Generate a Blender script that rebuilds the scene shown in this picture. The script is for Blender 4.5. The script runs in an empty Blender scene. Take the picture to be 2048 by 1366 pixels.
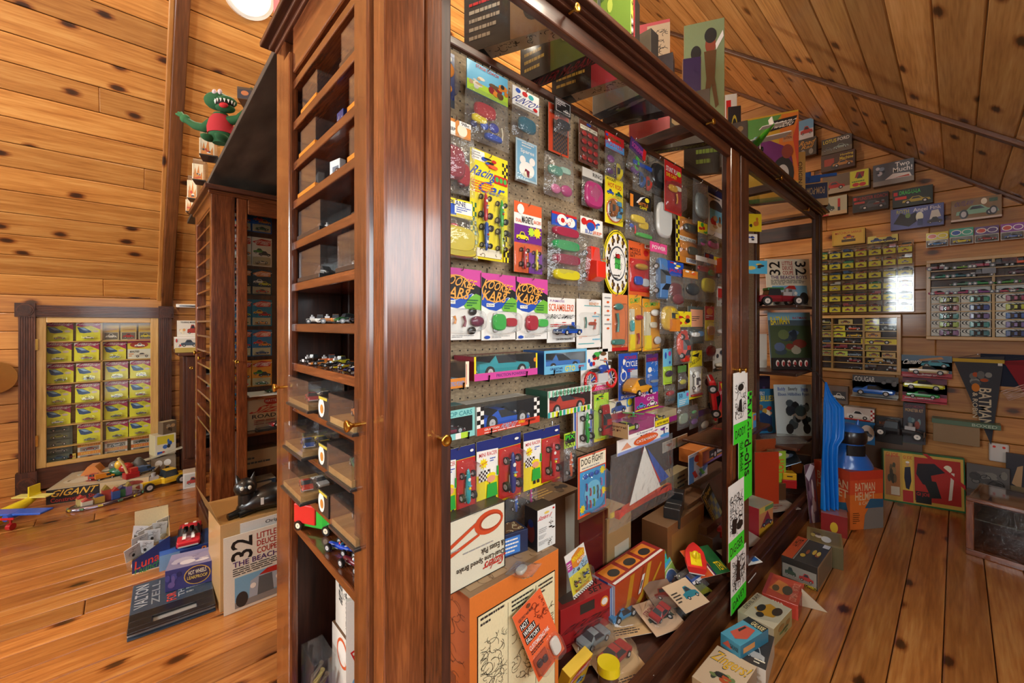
import bpy, math, random
from mathutils import Matrix, Vector
RN = random.Random(11)
sc = bpy.context.scene
COL = sc.collection
# ---------------- camera, light, exposure ----------------
FP, HX, HY, H = 832.0, 1024.0, 650.0, 1.20          # focal length in px, principal column, horizon row, eye height
AL = math.atan2(890.0, 832.0); CA, SA = math.cos(AL), math.sin(AL)
cam = bpy.data.objects.new('camera', bpy.data.cameras.new('camera')); COL.objects.link(cam)
cam.data.sensor_width = 36.0; cam.data.lens = FP / 2048 * 36.0; cam.data.shift_y = -(683 - HY) / 2048
cam.data.clip_start = 0.02
cam.location = (0, 0, H); cam.rotation_euler = (math.pi / 2, 0, AL - math.pi / 2)
sc.camera = cam
w = bpy.data.worlds.new('sky'); sc.world = w; w.use_nodes = True
w.node_tree.nodes['Background'].inputs[0].default_value = (.72, .84, 1, 1)
w.node_tree.nodes['Background'].inputs[1].default_value = 1.0
def area(name, loc, direction, sx, sy, e, c):
    l = bpy.data.lights.new(name, 'AREA'); l.shape = 'RECTANGLE'; l.size = sx; l.size_y = sy; l.energy = e; l.color = c
    o = bpy.data.objects.new(name, l); COL.objects.link(o); o.location = loc
    o.rotation_euler = Vector(direction).to_track_quat('-Z', 'Z').to_euler(); return o
area('daylight_roof_window', (.55, -1.02, 1.52), (.12, .9, -.25), 2.1, .62, 46, (.93, .97, 1))
area('daylight_gable_window', (-2.52, .9, 1.65), (1, -.05, .2), .95, 1.25, 160, (.94, .97, 1))
area('daylight_gable_window_left', (-2.52, 2.9, 1.65), (1, 0, .02), 1.1, 1.25, 105, (1, .97, .92))
vs = sc.view_settings; vs.view_transform = 'Standard'; vs.look = 'None'; vs.gamma = 1.0; vs.use_curve_mapping = False
vs.exposure = -0.2
cy = sc.cycles; cy.max_bounces = 6; cy.diffuse_bounces = 3; cy.glossy_bounces = 3; cy.transmission_bounces = 2; cy.transparent_max_bounces = 40
cy.caustics_reflective = False; cy.caustics_refractive = False; cy.sample_clamp_indirect = 6; cy.adaptive_threshold = .06; cy.adaptive_min_samples = 12
# ---------------- pixel rays onto real planes ----------------
def ray(px, py):
    a = (px - HX) / FP; b = (HY - py) / FP
    return Vector((CA + a * SA, SA - a * CA, b))
def onY(px, py, Y): d = ray(px, py); t = Y / d.y; return Vector((d.x * t, Y, H + d.z * t))
def onX(px, py, X): d = ray(px, py); t = X / d.x; return Vector((X, d.y * t, H + d.z * t))
def onZ(px, py, z): d = ray(px, py); t = (z - H) / d.z; return Vector((d.x * t, d.y * t, z))
# ---------------- colour ----------------
PAL = dict(W='f2efe6', w='d9d5c8', K='141414', k='2b2b2b', R='c81e1e', r='8f1620', O='e0602a', o='e88a2a', Y='f2dc1e', y='e0c35a', G='2fa83c', g='1d6a3a',
           B='1f4fb4', b='4f9ad6', N='182a66', P='d0489c', p='7a3a9a', T='3aa6a8', t='c9a574', n='6b4a2c', S='9a9a9a', s='c4c4c4', C='f0e6c8', c='e6d6a8',
           L='b8e03a', M='7c1c34', V='4a2a6a', F='e8a07a', E='d8842a', D='3a4048', Z='e24b8a', A='6fc0e0', J='45b04a', X='46e02a')
_cc = {}
def col(c):
    if isinstance(c, tuple): return c
    if c not in _cc:
        h = PAL.get(c, c); v = []
        for i in (0, 2, 4):
            q = int(h[i:i + 2], 16) / 255; v.append(q / 12.92 if q <= .04045 else ((q + .055) / 1.055) ** 2.4)
        _cc[c] = (v[0], v[1], v[2], 1.0)
    return _cc[c]
# ---------------- materials ----------------
MAT = {}
def nm(name):
    m = bpy.data.materials.new(name); m.use_nodes = True; MAT[name] = m
    nt = m.node_tree; b = nt.nodes['Principled BSDF']; return m, nt, b
def node(nt, kind, **kw):
    n = nt.nodes.new(kind)
    for k, v in kw.items():
        if k in n.inputs: n.inputs[k].default_value = v
        else: setattr(n, k, v)
    return n
def paintmat(name, rough, coat=0.0, noise=0.06, metal=0.0, scale=60, bump=0.0):
    m, nt, b = nm(name)
    a = node(nt, 'ShaderNodeAttribute'); a.attribute_name = 'Col'
    t = node(nt, 'ShaderNodeTexNoise', Scale=scale)
    mx = node(nt, 'ShaderNodeMix', data_type='RGBA', blend_type='MULTIPLY'); mx.inputs[0].default_value = 1.0
    mr = node(nt, 'ShaderNodeMapRange'); mr.inputs[3].default_value = 1 - noise * 2; mr.inputs[4].default_value = 1 + noise
    nt.links.new(t.outputs[0], mr.inputs[0]); nt.links.new(a.outputs[0], mx.inputs[6]); nt.links.new(mr.outputs[0], mx.inputs[7])
    nt.links.new(mx.outputs[2], b.inputs['Base Color'])
    b.inputs['Roughness'].default_value = rough; b.inputs['Coat Weight'].default_value = coat; b.inputs['Metallic'].default_value = metal
    b.inputs['Coat Roughness'].default_value = .08
    if bump:
        bp = node(nt, 'ShaderNodeBump', Strength=bump, Distance=.003); nt.links.new(t.outputs[0], bp.inputs['Height']); nt.links.new(bp.outputs[0], b.inputs['Normal'])
    return m
paintmat('paper', .5, .25, .05); paintmat('board', .75, 0, .1, 0, 25); paintmat('plastic', .28, .3, .03); paintmat('paint', .34, .3, .02)
paintmat('metal', .25, 0, .05, 1.0); paintmat('cloth', .85, 0, .18, 0, 160, .4); paintmat('rubber', .55, 0, .05); paintmat('vinyl', .3, .2, .06, 0, 8, .3)
def clearmat(name, tint, lo, milky, bump=0.0, scale=40, ior=1.35):
    m, nt, b = nm(name); nt.nodes.remove(b); out = nt.nodes['Material Output']
    tr = node(nt, 'ShaderNodeBsdfTransparent', Color=tint); gl = node(nt, 'ShaderNodeBsdfGlossy', Roughness=.06); df = node(nt, 'ShaderNodeBsdfDiffuse', Color=(.85, .87, .86, 1))
    f0 = ((ior - 1) / (ior + 1)) ** 2; fr = node(nt, 'ShaderNodeLayerWeight', Blend=.5)      # Facing is 1-|cos|, the same from both sides of a pane
    pw = node(nt, 'ShaderNodeMath', operation='POWER'); pw.inputs[1].default_value = 5.0; nt.links.new(fr.outputs['Facing'], pw.inputs[0])
    ad = node(nt, 'ShaderNodeMath', operation='MULTIPLY_ADD', use_clamp=True); ad.inputs[1].default_value = 1 - f0 - lo; ad.inputs[2].default_value = f0 + lo
    nt.links.new(pw.outputs[0], ad.inputs[0])
    m1 = node(nt, 'ShaderNodeMixShader'); m1.inputs[0].default_value = milky; nt.links.new(tr.outputs[0], m1.inputs[1]); nt.links.new(df.outputs[0], m1.inputs[2])
    m2 = node(nt, 'ShaderNodeMixShader'); nt.links.new(ad.outputs[0], m2.inputs[0]); nt.links.new(m1.outputs[0], m2.inputs[1]); nt.links.new(gl.outputs[0], m2.inputs[2])
    nt.links.new(m2.outputs[0], out.inputs[0])
    if bump:
        tc = node(nt, 'ShaderNodeTexCoord'); t = node(nt, 'ShaderNodeTexNoise', Scale=scale, Detail=3.0); bp = node(nt, 'ShaderNodeBump', Strength=bump, Distance=.01)
        nt.links.new(tc.outputs['Object'], t.inputs[0]); nt.links.new(t.outputs[0], bp.inputs['Height']); nt.links.new(bp.outputs[0], gl.inputs['Normal']); nt.links.new(bp.outputs[0], fr.inputs['Normal'])
    return m
clearmat('glass', (.97, .985, .98, 1), 0.0, .0, 0, 1, 1.25)
clearmat('acrylic', (.985, .988, .988, 1), 0.035, .022, 0, 6, 1.4)  # slight white and extra gloss stand in for haze and window reflections
clearmat('bubble', (.96, .97, .97, 1), 0.02, .03, .15, 30)
clearmat('bag', (.96, .97, .96, 1), 0.035, .06, .9, 38)
def woodmat(name, light, mid, dark, axis, rough, coat, knots, gscale=1.0, world=False):
    """axis = long axis of the grain in object space"""
    m, nt, b = nm(name); L = nt.links.new
    tc = node(nt, 'ShaderNodeTexCoord'); oi = node(nt, 'ShaderNodeObjectInfo')
    sc3 = node(nt, 'ShaderNodeVectorMath', operation='MULTIPLY'); 
    s = [14 * gscale] * 3; s[axis] = .9 * gscale; sc3.inputs[1].default_value = s
    off = node(nt, 'ShaderNodeMath', operation='MULTIPLY'); off.inputs[1].default_value = 37.0; L(oi.outputs['Random'], off.inputs[0])
    ad = node(nt, 'ShaderNodeVectorMath', operation='ADD'); L(tc.outputs['Object'], ad.inputs[0]); L(off.outputs[0], ad.inputs[1])
    L(ad.outputs[0], sc3.inputs[0])
    n1 = node(nt, 'ShaderNodeTexNoise', Scale=1.0, Detail=4.0, Distortion=.6); L(sc3.outputs[0], n1.inputs[0])
    n2 = node(nt, 'ShaderNodeTexNoise', Scale=6.0, Detail=3.0); L(sc3.outputs[0], n2.inputs[0])
    r1 = node(nt, 'ShaderNodeValToRGB'); e = r1.color_ramp.elements
    e[0].position = .28; e[0].color = dark; e[1].position = .72; e[1].color = light; q = e.new(.5); q.color = mid
    mxn = node(nt, 'ShaderNodeMath', operation='MULTIPLY_ADD'); mxn.inputs[1].default_value = .45; L(n2.outputs[0], mxn.inputs[0])
    t2 = node(nt, 'ShaderNodeMath', operation='MULTIPLY'); t2.inputs[1].default_value = .55; L(n1.outputs[0], t2.inputs[0]); L(t2.outputs[0], mxn.inputs[2])
    L(mxn.outputs[0], r1.inputs[0]); c = r1.outputs[0]
    br = node(nt, 'ShaderNodeMapRange'); br.inputs[3].default_value = .68; br.inputs[4].default_value = 1.14; L(oi.outputs['Random'], br.inputs[0])
    mm = node(nt, 'ShaderNodeMix', data_type='RGBA', blend_type='MULTIPLY'); mm.inputs[0].default_value = 1; L(c, mm.inputs[6]); L(br.outputs[0], mm.inputs[7]); c = mm.outputs[2]
    if knots:
        v = node(nt, 'ShaderNodeTexVoronoi', Scale=1.0, voronoi_dimensions='2D'); v.inputs['Randomness'].default_value = .95; few = node(nt, 'ShaderNodeMath', operation='GREATER_THAN'); few.inputs[1].default_value = .42; sx = node(nt, 'ShaderNodeSeparateColor'); L(v.outputs['Color'], sx.inputs[0]); L(sx.outputs[0], few.inputs[0]); dd = node(nt, 'ShaderNodeMath', operation='ADD'); L(v.outputs['Distance'], dd.inputs[0]); L(few.outputs[0], dd.inputs[1])
        k3 = node(nt, 'ShaderNodeVectorMath', operation='MULTIPLY'); ks = [6.0] * 3; ks[axis] = 3.2; k3.inputs[1].default_value = ks
        L(ad.outputs[0], k3.inputs[0]); L(k3.outputs[0], v.inputs[0])
        wob = node(nt, 'ShaderNodeMath', operation='MULTIPLY_ADD'); wob.inputs[1].default_value = .12; L(n2.outputs[0], wob.inputs[0]); L(dd.outputs[0], wob.inputs[2])
        kr = node(nt, 'ShaderNodeValToRGB'); ke = kr.color_ramp.elements
        ke[0].position = .10; ke[0].color = (.035, .014, .006, 1); ke[1].position = .24; ke[1].color = (1, 1, 1, 1)
        q = ke.new(.14); q.color = (.12, .05, .02, 1); q = ke.new(.17); q.color = (.55, .38, .25, 1)
        L(wob.outputs[0], kr.inputs[0])
        km = node(nt, 'ShaderNodeMix', data_type='RGBA', blend_type='MULTIPLY'); km.inputs[0].default_value = knots; L(c, km.inputs[6]); L(kr.outputs[0], km.inputs[7]); c = km.outputs[2]
    L(c, b.inputs['Base Color']); b.inputs['Roughness'].default_value = rough; b.inputs['Coat Weight'].default_value = coat; b.inputs['Coat Roughness'].default_value = .12
    bp = node(nt, 'ShaderNodeBump', Strength=.12, Distance=.002); L(mxn.outputs[0], bp.inputs['Height']); L(bp.outputs[0], b.inputs['Normal'])
    return m
def lin(h): return col(h)
woodmat('pine_floor', lin('cc9250'), lin('ae6c32'), lin('80441a'), 0, .3, .45, .9, 1.2)
woodmat('pine_ceiling', lin('d8a35c'), lin('c0833f'), lin('96591f'), 0, .5, .15, .95, 1.2)
woodmat('pine_roof', lin('e0b87c'), lin('c99a5c'), lin('9a6a36'), 0, .5, .15, .95, 1.2)
woodmat('pine_wall', lin('d2994f'), lin('b87a36'), lin('8f541e'), 0, .5, .15, .9, .9)
woodmat('batten', lin('7e4c26'), lin('5c3416'), lin('3a200e'), 0, .45, .3, .6, 1.2)
for ax, nme in enumerate('xyz'):
    woodmat('oak_' + nme, lin('98582e'), lin('6c381c'), lin('34180c'), ax, .26, .7, 0, 3.2)
    woodmat('walnut_' + nme, lin('6a3c24'), lin('4c2818'), lin('2a140c'), ax, .4, .3, 0, 2.2)
    woodmat('dark_' + nme, lin('5a3020'), lin('3c1e12'), lin('20100a'), ax, .5, .1, 0, 2.0)
    woodmat('maple_' + nme, lin('d8b474'), lin('c49a56'), lin('a57c3c'), ax, .4, .3, 0, 2.0)
m, nt, b = nm('pegboard'); t = node(nt, 'ShaderNodeTexNoise', Scale=180.0, Detail=4.0); r = node(nt, 'ShaderNodeValToRGB')
r.color_ramp.elements[0].position = .3; r.color_ramp.elements[0].color = lin('7c6850'); r.color_ramp.elements[1].position = .7; r.color_ramp.elements[1].color = lin('a48e6e')
nt.links.new(t.outputs[0], r.inputs[0]); nt.links.new(r.outputs[0], b.inputs['Base Color']); b.inputs['Roughness'].default_value = .75
m, nt, b = nm('slab'); t = node(nt, 'ShaderNodeTexNoise', Scale=9.0, Detail=6.0); r = node(nt, 'ShaderNodeValToRGB')
r.color_ramp.elements[0].position = .3; r.color_ramp.elements[0].color = lin('2e2a26'); r.color_ramp.elements[1].position = .75; r.color_ramp.elements[1].color = lin('5c554c')
nt.links.new(t.outputs[0], r.inputs[0]); nt.links.new(r.outputs[0], b.inputs['Base Color']); b.inputs['Roughness'].default_value = .5
m, nt, b = nm('lamp_glow'); t = node(nt, 'ShaderNodeTexNoise', Scale=20.0); b.inputs['Base Color'].default_value = (.9, .9, .88, 1); b.inputs['Roughness'].default_value = .4
b.inputs['Emission Color'].default_value = (1, .93, .82, 1); b.inputs['Emission Strength'].default_value = 1.2
# ---------------- mesh builder ----------------
def T(x=0, y=0, z=0): return Matrix.Translation((x, y, z))
def RX(a): return Matrix.Rotation(math.radians(a), 4, 'X')
def RY(a): return Matrix.Rotation(math.radians(a), 4, 'Y')
def RZ(a): return Matrix.Rotation(math.radians(a), 4, 'Z')
class MB:
    def __init__(s): s.v = []; s.f = []; s.c = []; s.s = []
    def add(s, vs, fs, c, sm=False, M=None):
        o = len(s.v)
        if M is not None: vs = [M @ Vector(q) for q in vs]
        s.v += [tuple(q) for q in vs]
        multi = isinstance(c, list)
        for i, f in enumerate(fs):
            s.f.append([o + k for k in f]); s.c.append(col(c[i] if multi else c)); s.s.append(sm)
        return s
    def box(s, a, b, c, M=None):
        x0, y0, z0 = a; x1, y1, z1 = b
        return s.add([(x0, y0, z0), (x1, y0, z0), (x1, y1, z0), (x0, y1, z0), (x0, y0, z1), (x1, y0, z1), (x1, y1, z1), (x0, y1, z1)],
              [(0, 1, 5, 4), (1, 2, 6, 5), (2, 3, 7, 6), (3, 0, 4, 7), (4, 5, 6, 7), (3, 2, 1, 0)], c, False, M)   # colour order front,right,back,left,top,bottom
    def cyl(s, p0, p1, r0, c, r1=None, n=12, M=None, cap=None):
        r1 = r0 if r1 is None else r1; p0 = Vector(p0); p1 = Vector(p1); d = (p1 - p0).normalized()
        u = d.orthogonal().normalized(); w_ = d.cross(u)
        A = [p0 + (u * math.cos(2 * math.pi * i / n) + w_ * math.sin(2 * math.pi * i / n)) * r0 for i in range(n)]
        B = [p1 + (u * math.cos(2 * math.pi * i / n) + w_ * math.sin(2 * math.pi * i / n)) * r1 for i in range(n)]
        s.add(A + B, [(i, (i + 1) % n, n + (i + 1) % n, n + i) for i in range(n)], c, True, M)
        s.add(A, [tuple(range(n))[::-1]], cap or c, False, M); s.add(B, [tuple(range(n))], cap or c, False, M); return s
    def tube(s, pts, r, c, n=8, M=None):
        rings = []
        for i, p in enumerate(pts):
            p = Vector(p); d = (Vector(pts[min(i + 1, len(pts) - 1)]) - Vector(pts[max(i - 1, 0)])).normalized()
            ref = Vector((0, 0, 1)) if abs(d.z) < .9 else Vector((1, 0, 0)); u = d.cross(ref).normalized(); w_ = d.cross(u)
            rr = r[i] if isinstance(r, (list, tuple)) else r
            rings.append([p + (u * math.cos(2 * math.pi * k / n) + w_ * math.sin(2 * math.pi * k / n)) * rr for k in range(n)])
        return s.loft(rings, c, True, M)
    def loft(s, rings, c, sm=True, M=None, caps=True):
        n = len(rings[0]); vs = [q for r in rings for q in r]; fs = []
        for i in range(len(rings) - 1):
            for k in range(n): fs.append((i * n + k, i * n + (k + 1) % n, (i + 1) * n + (k + 1) % n, (i + 1) * n + k))
        s.add(vs, fs, c, sm, M)
        if caps and not isinstance(c, list):
            s.add(rings[0], [tuple(range(n))[::-1]], c, sm, M); s.add(rings[-1], [tuple(range(n))], c, sm, M)
        return s
    def ell(s, ctr, rx, ry, rz, c, nu=12, nv=8, M=None):
        vs = []; fs = []
        for j in range(nv + 1):
            t = math.pi * j / nv
            for i in range(nu):
                a = 2 * math.pi * i / nu; vs.append((ctr[0] + rx * math.sin(t) * math.cos(a), ctr[1] + ry * math.sin(t) * math.sin(a), ctr[2] + rz * math.cos(t)))
        for j in range(nv):
            for i in range(nu): fs.append((j * nu + i, (j + 1) * nu + i, (j + 1) * nu + (i + 1) % nu, j * nu + (i + 1) % nu))
        return s.add(vs, fs, c, True, M)
    def prism(s, pts, y0, y1, c, M=None):
        n = len(pts); vs = [(p[0], y0, p[1]) for p in pts] + [(p[0], y1, p[1]) for p in pts]
        fs = [tuple(range(n)), tuple(range(n, 2 * n))[::-1]] + [(i, n + i, n + (i + 1) % n, (i + 1) % n) for i in range(n)]
        return s.add(vs, fs, c, False, M)
    def mesh(s, name):
        me = bpy.data.meshes.new(name); me.from_pydata(s.v, [], s.f)
        a = me.attributes.new('Col', 'FLOAT_COLOR', 'CORNER'); buf = []
        for f, c in zip(s.f, s.c): buf += list(c) * len(f)
        a.data.foreach_set('color', buf); me.polygons.foreach_set('use_smooth', s.s); me.update(); return me
    def build(s, name, mat, parent=None, loc=(0, 0, 0), rot=(0, 0, 0), bevel=0):
        return link(name, s.mesh(name), mat, parent, loc, rot, bevel)
def link(name, me, mat=None, parent=None, loc=(0, 0, 0), rot=(0, 0, 0), bevel=0, M=None):
    if mat and not me.materials: me.materials.append(MAT[mat])
    o = bpy.data.objects.new(name, me); COL.objects.link(o); o.parent = parent
    if M is not None: o.matrix_local = M
    else: o.location = loc; o.rotation_euler = rot
    if bevel:
        bv = o.modifiers.new('Bevel', 'BEVEL'); bv.width = bevel; bv.segments = 2; bv.limit_method = 'ANGLE'
    return o
def tag(o, label=None, cat=None, group=None, kind=None):
    for k, v in (('label', label), ('category', cat), ('group', group), ('kind', kind)):
        if v: o[k] = v
    return o
def thing(name, label, cat, loc=(0, 0, 0), rot=(0, 0, 0), group=None):
    o = bpy.data.objects.new(name, None); COL.objects.link(o); o.location = loc
    o.rotation_euler = [math.radians(a) for a in rot] if isinstance(rot, (tuple, list)) else (0, 0, math.radians(rot)); o.empty_display_size = .05
    return tag(o, label, cat, group)
_bc = {}
def boxpart(name, a, b, mat, parent=None, c='W', bevel=0, M=None):
    """a box as an object whose origin is its centre; alike boxes share one mesh"""
    ctr = [(p + q) / 2 for p, q in zip(a, b)]; hs = [abs(q - p) / 2 for p, q in zip(a, b)]
    key = (name, mat, str(c), tuple(round(h_, 5) for h_ in hs))
    if key not in _bc: _bc[key] = MB().box([-h_ for h_ in hs], hs, c).mesh(name)
    return link(name, _bc[key], mat, parent, ctr, bevel=bevel)
# ---------------- flat print ----------------
_tx = {}
def glyphs(t, bold=.012):
    if (t, bold) not in _tx:
        cu = bpy.data.curves.new('t', 'FONT'); cu.body = t; cu.resolution_u = 2; cu.offset = bold; cu.fill_mode = 'FRONT'; cu.dimensions = '2D'
        o = bpy.data.objects.new('t', cu); me = o.to_mesh()
        v = [(q.co.x, q.co.y) for q in me.vertices]; f = [tuple(p.vertices) for p in me.polygons]; o.to_mesh_clear()
        bpy.data.objects.remove(o); bpy.data.curves.remove(cu)
        if v:
            x0 = min(q[0] for q in v); x1 = max(q[0] for q in v); y0 = min(q[1] for q in v); y1 = max(q[1] for q in v)
            v = [((q[0] - x0) / max(1e-6, x1 - x0), (q[1] - y0) / max(1e-6, y1 - y0)) for q in v]
        _tx[(t, bold)] = (v, f)
    return _tx[(t, bold)]
EPS = .00022
def art(mb, items, wd, ht, M=None, k0=1, back=0.0):
    """print on the face x:0..wd, z:0..ht looking along +y; items in 0..1 face units"""
    rr = random.Random(len(items) * 7 + int(wd * 1e4)); k = k0
    def put(pts, fs, c):
        mb.add([(p[0] * wd, back - k * EPS, p[1] * ht) for p in pts], fs, c, False, M)
    def rect(x0, y0, x1, y1, c): put([(x0, y0), (x1, y0), (x1, y1), (x0, y1)], [(0, 1, 2, 3)], c)
    def ring(cx, cy, rx, ry, c, n=20): put([(cx + rx * math.cos(2 * math.pi * i / n), cy + ry * math.sin(2 * math.pi * i / n)) for i in range(n)], [tuple(range(n))], c)
    for it in items:
        o = it[0]; k += 1
        if o == 'r': rect(*it[1:6])
        elif o == 'p': put(it[2], [tuple(range(len(it[2])))], it[1])
        elif o == 'e': ring(*it[1:6])
        elif o == 't':
            t, x0, y0, x1, y1, c = it[1:7]; ang = it[7] if len(it) > 7 else 0; sh = it[8] if len(it) > 8 else 0
            v, f = glyphs(t); ww, hh = (x1 - x0), (y1 - y0)
            def tf(q):
                u, v_ = q[0] - .5, q[1] - .5
                u += sh * v_
                if ang == 180: u, v_ = -u, -v_
                elif ang == 90: u, v_ = -v_, u
                elif ang == 270: u, v_ = v_, -u
                elif ang:
                    a = math.radians(ang); X, Z = u * ww * wd, v_ * hh * ht
                    return ((x0 + x1) / 2 + (X * math.cos(a) - Z * math.sin(a)) / wd, (y0 + y1) / 2 + (X * math.sin(a) + Z * math.cos(a)) / ht)
                return ((x0 + x1) / 2 + u * ww, (y0 + y1) / 2 + v_ * hh)
            put([tf(q) for q in v], f, c)
        elif o == 'l':
            x0, y0, x1, y1, n, c = it[1:7]; h_ = (y1 - y0) / n
            for i in range(n):
                e = x0 + (x1 - x0) * (rr.uniform(.7, 1) if i < n - 1 or n == 1 else rr.uniform(.3, .7)); x = x0; yb = y1 - (i + 1) * h_ + h_ * .3
                while x < e:
                    w1 = rr.uniform(.03, .11) * (x1 - x0) * 1.6; rect(x, yb, min(e, x + w1), yb + h_ * .42, c); x += w1 + .02 * (x1 - x0)
        elif o == 'k':
            x0, y0, x1, y1, nx, ny, c1, c2 = it[1:9]; rect(x0, y0, x1, y1, c1); k += 1
            for i in range(nx):
                for j in range(ny):
                    if (i + j) % 2: rect(x0 + (x1 - x0) * i / nx, y0 + (y1 - y0) * j / ny, x0 + (x1 - x0) * (i + 1) / nx, y0 + (y1 - y0) * (j + 1) / ny, c2)
        elif o == 's':
            cx, cy, r_, n, c = it[1:6]; q = ht / wd
            put([(cx + r_ * q * (1 if i % 2 else .62) * math.cos(math.pi * i / n), cy + r_ * (1 if i % 2 else .62) * math.sin(math.pi * i / n)) for i in range(2 * n)], [tuple(range(2 * n))], c)
        elif o == 'c':
            x0, y0, x1, y1, c = it[1:6]; W_, H_ = x1 - x0, y1 - y0
            P_ = [(0, .2), (.02, .55), (.25, .62), (.36, 1), (.6, 1), (.74, .62), (.96, .52), (1, .2)]
            put([(x0 + a * W_, y0 + b_ * H_) for a, b_ in P_], [tuple(range(8))], c); k += 1
            put([(x0 + a * W_, y0 + b_ * H_) for a, b_ in [(.32, .64), (.39, .92), (.58, .92), (.68, .64)]], [(0, 1, 2, 3)], '30363c')
            for a in (.2, .8): ring(x0 + a * W_, y0 + .2 * H_, .1 * W_, .1 * W_ * wd / ht, 'K', 12)
            k += 1
            for a in (.2, .8): ring(x0 + a * W_, y0 + .2 * H_, .05 * W_, .05 * W_ * wd / ht, 's', 10)
        elif o == 'x':      # pen drawing: loose strokes
            x0, y0, x1, y1, n, c = it[1:7]; lw = (it[7] if len(it) > 7 else .0009)
            for i in range(n):
                cx, cz = rr.uniform(x0, x1), rr.uniform(y0, y1); a0 = rr.uniform(0, 6.28); rad = rr.uniform(.06, .28) * min((x1 - x0) * wd, (y1 - y0) * ht); sw = rr.uniform(1.5, 5)
                pts = []
                for q in range(9):
                    a = a0 + sw * q / 8
                    for s_ in (1, -1):
                        u = cx + (rad + s_ * lw) * math.cos(a) / wd; v_ = cz + (rad * .8 + s_ * lw) * math.sin(a) / ht
                        pts.append((min(max(u, x0), x1), min(max(v_, y0), y1)))
                put(pts, [(2 * q, 2 * q + 2, 2 * q + 3, 2 * q + 1) for q in range(8)], c)
        elif o == 'b':      # blots: loose painted picture
            x0, y0, x1, y1, n, cs = it[1:7]
            for i in range(n):
                k += .25; rx, ry = rr.uniform(.08, .22) * (x1 - x0), rr.uniform(.08, .22) * (y1 - y0)
                ring(rr.uniform(x0 + rx, x1 - rx), rr.uniform(y0 + ry, y1 - ry), rx, ry, cs[i % len(cs)], 9)
    return mb
# ---------------- the room ----------------
XB, XW, YR, YK = -2.4, 4.05, -1.25, 4.52          # rear gable, far gable, right eave, left knee wall
RS, RC = .816, 2.195                               # right roof slope: z = RC + RS*y
LS, KZ = 1.42, 1.42                                # left roof slope: z = KZ + LS*(YK - y)
ZB = 3.45; YBK = YK - (ZB - KZ) / LS; YRG = (ZB + RS * YBK - RC) / (2 * RS)
def struct(name, me=None, mat=None):
    o = link(name, me, mat) if me else bpy.data.objects.new(name, None)
    if not me: COL.objects.link(o)
    o['kind'] = 'structure'; return o
_pk = {}
def plank(name, parent, mat, L, W, Tk, M):
    key = (name, mat, round(L, 3), round(W, 4))
    if key not in _pk: _pk[key] = MB().box((-L / 2, -W / 2, -Tk / 2), (L / 2, W / 2, Tk / 2), 'W').mesh(name)
    o = link(name, _pk[key], mat, parent, M=M, bevel=.0045); return o
def split(x0, x1, n, r):
    cuts = sorted([x0, x1] + [x0 + (x1 - x0) * (i + r.uniform(-.3, .3) + .5) / n for i in range(n - 1)])
    return [(round(a, 2), round(b, 2)) for a, b in zip(cuts, cuts[1:])]
fl = struct('floor', MB().box((XB, YR, -.06), (XW, YK + .2, -.026), 'n').mesh('floor'), 'pine_floor')
BW = .1285; y = YR; i = 0
while y < YK + .1:
    for a, b in split(XB, XW, 2, RN):
        plank('floor_plank', fl, 'pine_floor', b - a - .002, BW - .0026, .025, T((a + b) / 2, y + BW / 2, -.0125))
    y += BW
ce = struct('ceiling')
SKY = (-.55, 1.65, YR + .1, -.5)                    # opening of the roof window x0,x1,y0,y1
def slope(y0, z0, y1, z1, mat, bw, hole=None):
    n = math.ceil(math.hypot(y1 - y0, z1 - z0) / bw); dy, dz = (y1 - y0), (z1 - z0); ln = math.hypot(dy, dz); dy /= ln; dz /= ln
    ang = math.degrees(math.atan2(dz, dy)); ny, nz = -dz, dy
    if nz < 0: ny, nz = -ny, -nz
    for k in range(n):
        s = (k + .5) * bw; cy_, cz_ = y0 + dy * s + ny * .011, z0 + dz * s + nz * .011
        segs = split(XB, XW + .02, 2, RN) if k % 3 == 0 else [(XB, XW + .02)]
        if hole and hole[2] - .06 < cy_ < hole[3] + .06: segs = [(XB, hole[0]), (hole[1], XW + .02)]
        for a, b in segs:
            plank('ceiling_plank', ce, mat, round(b - a - .002, 2), bw - .004, .022, T((a + b) / 2, cy_, cz_) @ RX(ang))
    bk = MB().add([(XB, y0 + ny * .03, z0 + nz * .03), (XW, y0 + ny * .03, z0 + nz * .03), (XW, y1 + ny * .03, z1 + nz * .03), (XB, y1 + ny * .03, z1 + nz * .03)], [(0, 1, 2, 3)], 'n')
    if not hole: bk.build('ceiling_backing', 'board', ce)
slope(YK, KZ, YBK, ZB, 'pine_ceiling', .1535)
slope(YBK, ZB, YRG, RC + RS * YRG, 'pine_ceiling', .15)
slope(YR, RC + RS * YR, YRG, RC + RS * YRG, 'pine_roof', .1535, SKY)
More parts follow.
